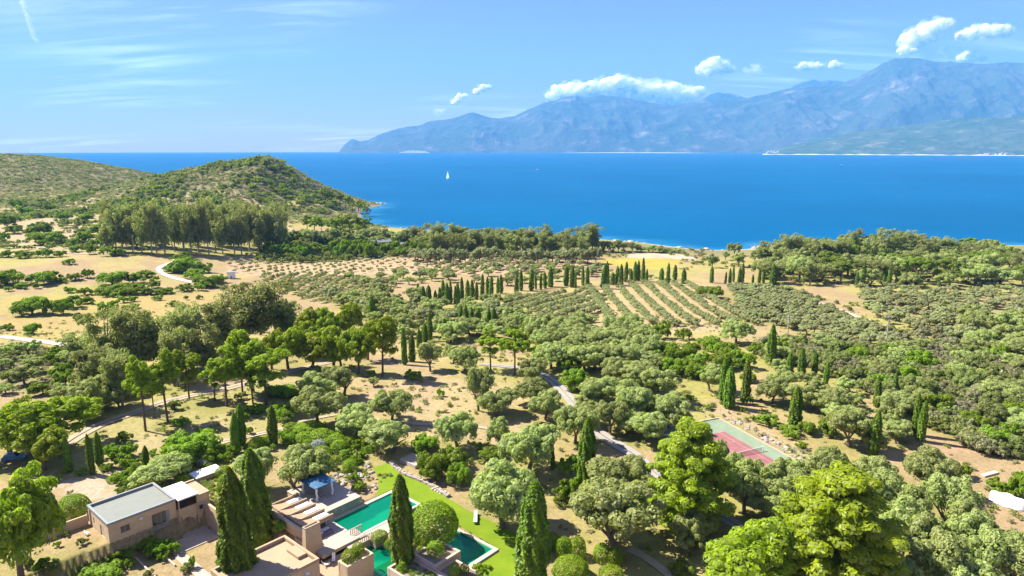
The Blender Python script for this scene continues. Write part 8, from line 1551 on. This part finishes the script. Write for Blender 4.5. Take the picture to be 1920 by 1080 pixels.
bed('trailing plants in the bed beside the sunbed terrace', [(-10,-7.6,-9,2)], 45, (.5,1.2), -3.3, [LEAF['shrub'],MAQ[1]])
# ---------------------------------------------------------------- small things on land
for i, (x, y, hh) in enumerate(POLES):
    lab = ['pale utility pole rising from the scrub beside the tall slim cypress', 'utility pole with a crossarm in the scrub at the right', 'utility pole before the eucalyptus row at the left', 'white post at the left end of the dark cypress row', 'thin pole among the slanting olive rows', 'thin dark pole below the left hill'][i]
    hh = max(hh, 5); root = empty('utility_pole', (x,y,gz(x,y)-.2), rp.uniform(-.3,.3), lab, 'pole'); pw = plain("pole_wood", (.42,.37,.31), .9, .1, 1, .02) if i == 0 else pw
    MB().tube([(0,0,0),(0,0,hh)], [.26,.17], 8).build('shaft', pw, root)
    if i in (0,1,2):
        MB().box(-1.3,1.3,-.09,.09,hh-1.3,hh-1.12).build('crossarm', pw, root)
        for k in (-1.15,0,1.15): MB().tube([(k,0,hh-1.119),(k,0,hh-.85)], [.07,.05], 6).build('insulator', M['lime'], root)
# car
x, y, _ = MISC['car']; z = gz(x,y); cr = empty('parked_car', (x,y,z), math.radians(15), 'blue car parked in the shade under the pines at the left edge', 'car')
paint_ = NT("car_paint"); paint_.bsdf((.05,.16,.30), .25, None, Coat_Weight=.6); paint_ = paint_.m; tyre = plain("tyre_rubber", (.03,.03,.03), .9, .1, 3, 0)
m = MB(); pr = [(-2.1,.35),(-2.1,.85),(-1.9,1.0),(-.95,1.05),(.0,1.05),(1.0,1.02),(1.9,.95),(2.15,.75),(2.15,.35)]
m.add([(u,-.88,v) for u,v in pr]+[(u,.88,v) for u,v in pr], [tuple(range(8,-1,-1)), tuple(range(9,18))]+[(i,(i+1)%9,9+(i+1)%9,9+i) for i in range(9)]); body = m.build('body', paint_, cr, .06)
m = MB(); pr = [(-1.75,1.03),(-1.5,1.5),(-1.2,1.62),(.2,1.62),(.95,1.04)]
m.add([(u,-.78+.1*(v>1.3),v) for u,v in pr]+[(u,.78-.1*(v>1.3),v) for u,v in pr], [tuple(range(4,-1,-1)), tuple(range(5,10))]+[(i,(i+1)%5,5+(i+1)%5,5+i) for i in range(5)]); m.build('cabin', paint_, cr, .05)
m = MB(); m.add([(.25,-.62,1.6),(.25,.62,1.6),(.95,.70,1.07),(.95,-.70,1.07)], [(0,3,2,1)]); m.v = [(a+.012,b,c+.012) for a,b,c in m.v]; m.build('windscreen', M['glass'], cr)
for s in (-1,1):
    m = MB(); m.add([(-1.45,s*.705,1.5),(.15,s*.705,1.5),(.7,s*.79,1.1),(-1.6,s*.79,1.1)], [(0,1,2,3)]); m.build('side_window', M['glass'], cr)
    for u in (-1.35,1.35):
        w_ = MB().tube([(u,s*.70,.33),(u,s*.92,.33)], .33, 16).build('wheel', tyre, cr); MB().tube([(u,s*.921,.33),(u,s*.93,.33)], .19, 12).build('rim', M['coping'], w_)
    MB().box(2.13,2.17,s*.55-.18,s*.55+.18,.62,.78).build('headlight', M['white'], cr)
# white cover over a long boat-shaped load
cp = MISC['cover']; ax, ay = cp[0]; bx, by = cp[2]; L = math.hypot(bx-ax, by-ay); an = math.atan2(by-ay, bx-ax)
cv = empty('covered_boat', ((ax+bx)/2,(ay+by)/2,gz((ax+bx)/2,(ay+by)/2)), an, 'long white tarpaulin-covered boat at the right edge', 'boat')
V = []; n, k = 16, 9
for i in range(n+1):
    f = i/n; w = 1.5*(math.sin(math.pi*min(1,f*.9+.08)))**.5; zt = 1.5+.5*math.sin(f*3.1)+.18*math.sin(f*17)
    for j in range(k):
        t_ = -1+2*j/(k-1); V.append((-L/2+L*f, w*t_, .1+zt*(1-abs(t_)**2.2)+.06*math.sin(f*21+t_*5)))
ix = np.arange((n+1)*k).reshape(n+1,k); link('tarpaulin', mesh_np('tarpaulin', V, np.stack([ix[:-1,:-1],ix[1:,:-1],ix[1:,1:],ix[:-1,1:]],-1).reshape(-1,4), M['white'], True), cv)
MB().box(-L/2+.6,L/2-.6,-.5,.5,0,.35).build('trailer', M['frame'], cv, .05)
sx, sy = MISC['slab'][0]; o = MB().box(-2.2,2.2,-.5,.5,0,.35).build('stone_slab', M['pale'], None, .05); o.location = (sx,sy,gz(sx,sy)); o.rotation_euler = (0,0,.4); tag(o, 'pale slab lying on red earth beside the right-hand scrub', 'slab')
# hut, garden sheds, ruin
x, y, _ = MISC['hut']; z = gz(x,y); o = empty('hut', (x,y,z), .3, 'tiny white hut at the corner of the ploughed field', 'hut')
MB().box(-2.4,2.4,-2,2,-.3,4.2).build('wall', M['white'], o, .05); MB().box(-2.7,2.7,-2.3,2.3,4.21,4.5).build('roof', M['coping'], o, .05); MB().box(-.5,.5,-2.05,-2.003,0,2.1).build('door', M['frame'], o)
for i, (x, y) in enumerate(MISC['shed']):
    z = gz(x,y); o = empty('farm_shed', (x,y,z), .5, ['long pale roofed shed in the gardens by the bay','short pale roofed shed right of the long shed by the bay'][i], 'shed'); s = 9-3*i
    MB().box(-s,s,-3,3,-.5,4.5).build('wall', M['white'], o)
    m = MB(); m.add([(-s-.5,-3.6,4.55),(s+.5,-3.6,4.55),(s+.5,0,6.6),(-s-.5,0,6.6),(-s-.5,3.6,4.55),(s+.5,3.6,4.55)], [(0,1,2,3),(3,2,5,4),(0,3,4),(1,5,2),(0,4,5,1)]); m.build('roof', M['coping'], o)
x, y, _ = MISC['tower']; z = gz(x,y); o = empty('stone_ruin', (x,y,z), .2, 'small stone ruin on the summit of the conical hill', 'ruin')
m = MB(); rq = random.Random(2)
for i in range(9):
    a = i*.7; m.box(math.cos(a)*4-1.6, math.cos(a)*4+1.6, math.sin(a)*4-1.4, math.sin(a)*4+1.4, -1.5, rq.uniform(1.5,4.2))
m.build('masonry', M['pale'], o, .2)
# rocks on the point and along the shore
rq = random.Random(6)
for i in range(70):
    if i < 34: x, y = -226+rq.uniform(-12,26), 1175+rq.uniform(-95,50)
    else:
        j = rq.randrange(7, len(COAST)-6); t_ = rq.random(); x = COAST[j][0]*(1-t_)+COAST[j+1][0]*t_; y = COAST[j][1]*(1-t_)+COAST[j+1][1]*t_
    d_ = float(coast_dist(x,y))
    if abs(d_) > 14: continue
    o = link('rock', ROCKS[i%5], None, (x,y,SEA+.2)); s = rq.uniform(1.2,4.0); o.scale = (s,s,s*.8); o.rotation_euler = (0,0,rq.uniform(0,6)); tag(o, 'rough pale rock at the water line of the near shore', 'rock', 'rocks along the near shore')
# ---------------------------------------------------------------- boats
hullm = plain("boat_white", (.82,.82,.80), .4, .03, .5, 0); sailm = plain("sail_cloth", (.86,.85,.82), .8, .03, .3, 0); foam = plain("wake_foam", (.75,.80,.82), .8, .2, .15, 0)
def seaxy(px, py):
    u = (px-960)/1280.; v = (py-540)/1280.; dx, dy, dz = u, math.cos(TH)-v*math.sin(TH), -(math.sin(TH)+v*math.cos(TH))
    t_ = 95/-dz
    for _ in range(6): t_ = (95+(t_*dx)**2/(2*RE)+(t_*dy)**2/(2*RE))/-dz
    return t_*dx, t_*dy, 65+t_*dz
def hull(o, L, B, H):
    m = MB(); n = 8; sec = []
    for i in range(n+1):
        f = i/n; w = B/2*min(1, (1-f)*2.2+.02)**.6*(.85+.15*min(1,f*4)); s = H*(.85+.35*f*f)
        sec.append([(-L/2+L*f,-w,s),(-L/2+L*f,-w*.75,-.2),(-L/2+L*f,w*.75,-.2),(-L/2+L*f,w,s)])
    V = [p for q in sec for p in q]; Fm = [(0,1,2,3),(n*4+3,n*4+2,n*4+1,n*4)]
    for i in range(n): Fm += [(i*4+k,i*4+4+k,i*4+5+k,i*4+1+k) for k in range(3)]+[(i*4+3,i*4+7,i*4+4,i*4)]
    m.add(V, Fm); return m.build('hull', hullm, o)
def sailboat(px, py, L, rz, lab):
    o = empty('sailing_boat', seaxy(px,py), rz, lab, 'sailing boat'); hull(o, L, L*.3, L*.09)
    MB().box(-L*.18,L*.12,-L*.08,L*.08,L*.095,L*.15).build('cabin', hullm, o, .1); MB().tube([(L*.08,0,.5),(L*.08,0,L*1.35)], .16, 6).build('mast', M['coping'], o)
    for nm, P in (('main_sail',[(L*.05,0,L*.2),(-L*.42,L*.06,L*.22),(-L*.15,L*.05,L*.8),(L*.06,0,L*1.32)]),('jib',[(L*.12,0,L*1.2),(L*.47,0,L*.14),(L*.12,L*.1,L*.2)])):
        m = MB(); n_ = len(P); m.add(P+[(a,b+.08,c) for a,b,c in P], [tuple(range(n_)), tuple(range(2*n_-1,n_-1,-1))]+[(i,n_+i,n_+(i+1)%n_,(i+1)%n_) for i in range(n_)]); m.build(nm, sailm, o)
def motorboat(px, py, L, rz, wake, lab):
    p = seaxy(px,py); o = empty('motor_boat', p, rz, lab, 'motor boat'); hull(o, L, L*.3, L*.12)
    MB().box(-L*.2,L*.15,-L*.11,L*.11,L*.125,L*.25).build('cabin', hullm, o, .15); MB().box(-L*.05,L*.155,-L*.10,L*.10,L*.16,L*.21).build('cabin_window', M['glass'], o)
    if wake:
        m = MB(); n = 14; P = []
        for i in range(n+1): f = i/n; P += [(-L*.45-wake*f, -L*.09-L*.16*f, .12), (-L*.45-wake*f, L*.09+L*.16*f, .12)]
        m.add(P, [(2*i,2*i+1,2*i+3,2*i+2) for i in range(n)]); m.build('wake', foam, o)
sailboat(840, 335, 19, 2.2, 'white yacht under sail in the middle of the bay, nearest boat'); sailboat(923, 288.5, 34, 1.2, 'distant white sail under the mountains')
motorboat(722, 306, 26, .12, 130, 'white motor boat trailing a wake near the left horizon'); motorboat(1008, 318.5, 15, .5, 12, 'small white motor boat alone in the open bay'); motorboat(1578, 309.5, 17, 3.05, 70, 'small boat with a wake before the headland')
# ---------------------------------------------------------------- houses along the far shore
hw = [plain("far_house_white", (.82,.79,.74), .8, .05, .1, 0), plain("far_house_cream", (.72,.64,.52), .8, .05, .1, 0)]; hr_ = plain("far_roof", (.42,.23,.16), .8, .1, .1, 0)
rq = random.Random(9)
def far_houses(n, px0, px1, D0, spread, h0, h1, label, group, s0, s1):
    for i in range(n):
        a = az_of(rq.uniform(px0,px1)); f = rq.random()**1.4; D = D0+spread*f; zz = SEA-D*D/(2*RE)+h0+(h1-h0)*f; s = rq.uniform(s0,s1)
        o = empty('house', (D*math.sin(a), D*math.cos(a), zz-4), rq.uniform(0,3), label, 'house', group)
        MB().box(-s,s,-s*.7,s*.7,-3,s*.95).build('wall', rq.choice(hw), o)
        m = MB(); m.add([(-s*1.05,-s*.75,s*.96),(s*1.05,-s*.75,s*.96),(s*1.05,s*.75,s*.96),(-s*1.05,s*.75,s*.96),(-s*.9,0,s*1.3),(s*.9,0,s*1.3)], [(0,1,5,4),(2,3,4,5),(0,4,3),(1,2,5),(0,3,2,1)]); m.build('roof', hr_, o)
far_houses(26, 1838, 1892, 12010, 330, 14, 78, 'tiny pale house in the village on the headland shore at the far right', 'headland village', 9, 15)
far_houses(12, 1437, 1462, 12250, 250, 25, 60, 'tiny white house at the tip of the headland', 'headland tip houses', 9, 16)
far_houses(34, 1130, 1400, 16850, 260, 14, 60, 'tiny pale house in the shore village below the middle of the range', 'shore village', 10, 18)
far_houses(16, 1560, 1800, 12500, 900, 60, 190, 'lone pale house on the headland slope', 'headland slope houses', 8, 13)
# ---------------------------------------------------------------- cumulus beyond the mountains: overlapping soft-edged puffs
def puffmat(name, alpha):
    t = NT(name); d = t.node("ShaderNodeBsdfDiffuse", {'Color':(.97,.97,.97,1)}); tl = t.node("ShaderNodeBsdfTranslucent", {'Color':(.97,.97,.97,1)}); m0 = t.node("ShaderNodeMixShader", {0:.5})
    t.l.new(d.outputs[0], m0.inputs[1]); t.l.new(tl.outputs[0], m0.inputs[2])
    tr = t.node("ShaderNodeBsdfTransparent"); m1 = t.node("ShaderNodeMixShader", {0:alpha}); t.l.new(tr.outputs[0], m1.inputs[1]); t.l.new(m0.outputs[0], m1.inputs[2]); t.l.new(m1.outputs[0], t.out.inputs[0]); return t.m
VEIL = puffmat("cloud_veil", .13)
t = NT("cloud_core"); bs = t.bsdf((1,1,1), 1.0, None, Specular_IOR_Level=0.0, Subsurface_Weight=1.0, Subsurface_Scale=1.0); bs.inputs['Subsurface Radius'].default_value = (900,900,900); bs.subsurface_method = 'RANDOM_WALK'; CORE = t.m
def ico(sub):
    bm = bmesh.new(); bmesh.ops.create_icosphere(bm, subdivisions=sub, radius=1); V = np.array([v.co[:] for v in bm.verts]); Fm = np.array([[v.index for v in f.verts] for f in bm.faces]); bm.free(); return V, Fm
IV, IF = ico(2)
CD = 28000.
def cloud(lab, blobs, dens=1.0, D=CD):
    """blobs: (px, py, radius px) in survey angles; real puffs at range D"""
    rg = np.random.default_rng(int(blobs[0][0])); pu = [[], []]
    k = D/1280.
    def at(px, py, off):
        u = (px-960)/1280.; v = (py-540)/1280.; dv = np.array([u, math.cos(TH)-v*math.sin(TH), -(math.sin(TH)+v*math.cos(TH))]); dv /= dv[1]; return dv*(D+off)+np.array([0,0,65])
    c0 = at(blobs[0][0], blobs[0][1], 0)
    for px, py, r in blobs:
        r = r*1.15
        c = at(px, py, rg.uniform(-.6,.6)*r*k)-c0
        for q in range(int(14*dens)):
            d = rg.normal(size=3)*.34; s = rg.uniform(.3,.52)*r*k; pu[0].append((c+d*r*k*np.array([1,1,.6]), s))
        for q in range(int(46*dens)):
            d = unit(rg.normal(size=3))*rg.uniform(.5,1.15); s = rg.uniform(.16,.42)*r*k; pu[1].append((c+d*r*k*np.array([1.05,1.05,.7]), s))
    o = empty('cloud', tuple(c0), 0, lab, 'cloud')
    for nm, lst, mt in (('cloud_core', pu[0], CORE), ('cloud_veil', pu[1], VEIL)):
        if nm == 'cloud_core' and dens < .7: continue
        V = np.concatenate([IV*s*(1+.1*rg.uniform(-1,1,(len(IV),1)))*np.array([1,1,.8])+p for p, s in lst]); Fm = np.concatenate([IF+i*len(IV) for i in range(len(lst))])
        c_ = link(nm, mesh_np(nm, V, Fm, mt, True), o)
        if nm == 'cloud_core':
            rm_ = c_.modifiers.new('merge', 'REMESH'); rm_.mode = 'VOXEL'; rm_.voxel_size = max(28., .085*max(b[2] for b in blobs)*k); rm_.use_smooth_shade = True
cloud('long white cloud bank lying along the mountain ridge', [(1040,180,14),(1058,172,16),(1078,168,16),(1098,167,17),(1120,165,18),(1142,160,18),(1162,155,18),(1182,160,20),(1205,168,18),(1228,168,18),(1248,172,20),(1270,176,20),(1292,178,18),(1310,172,12),(1200,182,16),(1240,188,15),(1270,188,15),(1150,172,18)])
cloud('single rounded white cloud above the middle of the range', [(1340,125,18),(1325,128,13),(1355,126,14),(1342,116,11),(1312,131,8),(1368,130,8)])
cloud('faint small cloud right of the single rounded cloud', [(1410,128,10),(1424,128,9)], .55)
cloud('flat pair of small clouds left of the summit', [(1505,124,10),(1520,124,9),(1535,123,8),(1562,122,9),(1576,122,7)], .8)
cloud('tall slanting white cloud rising from the summit', [(1700,95,12),(1704,80,14),(1715,70,16),(1730,60,17),(1748,52,16),(1765,47,14),(1778,42,9),(1722,82,12),(1740,72,12)])
cloud('thin haze cloud touching the summit ridge', [(1750,100,14),(1765,98,12),(1735,104,12),(1775,104,9)], .45)
cloud('long white cloud at the upper right', [(1812,66,13),(1830,60,14),(1850,58,15),(1870,57,14),(1888,58,11),(1803,70,8)])
cloud('small bright cloud resting on the ridge at the right', [(1812,108,12),(1826,104,14),(1838,108,9)])
cloud('small cloud wisp, highest of the three over the cape', [(893,171,7),(905,166,8),(915,163,6)], .8)
cloud('small cloud wisp, middle of the three over the cape', [(853,191,7),(862,184,8),(872,179,5)], .8)
cloud('small cloud wisp, lowest of the three over the cape', [(824,212,8),(826,206,6)], .45)
cloud('thin white vapour trail high at the upper left', [(42+26*i/22., 2+76*i/22., 2.6+1.6*math.sin(i*1.3)**2) for i in range(23)], .5)
# ---------------------------------------------------------------- the air over the bay
t = NT("haze_air"); pv = t.node("ShaderNodeVolumePrincipled", {'Color':(.165,.49,.90,1),'Density':HAZE,'Anisotropy':.0}); t.l.new(pv.outputs[0], t.out.inputs['Volume'])
o = MB().box(-27500,27500,-300,27000,-330,3350).build('haze', t.m); tag(o, 'thin blue haze over the bay', kind='stuff')
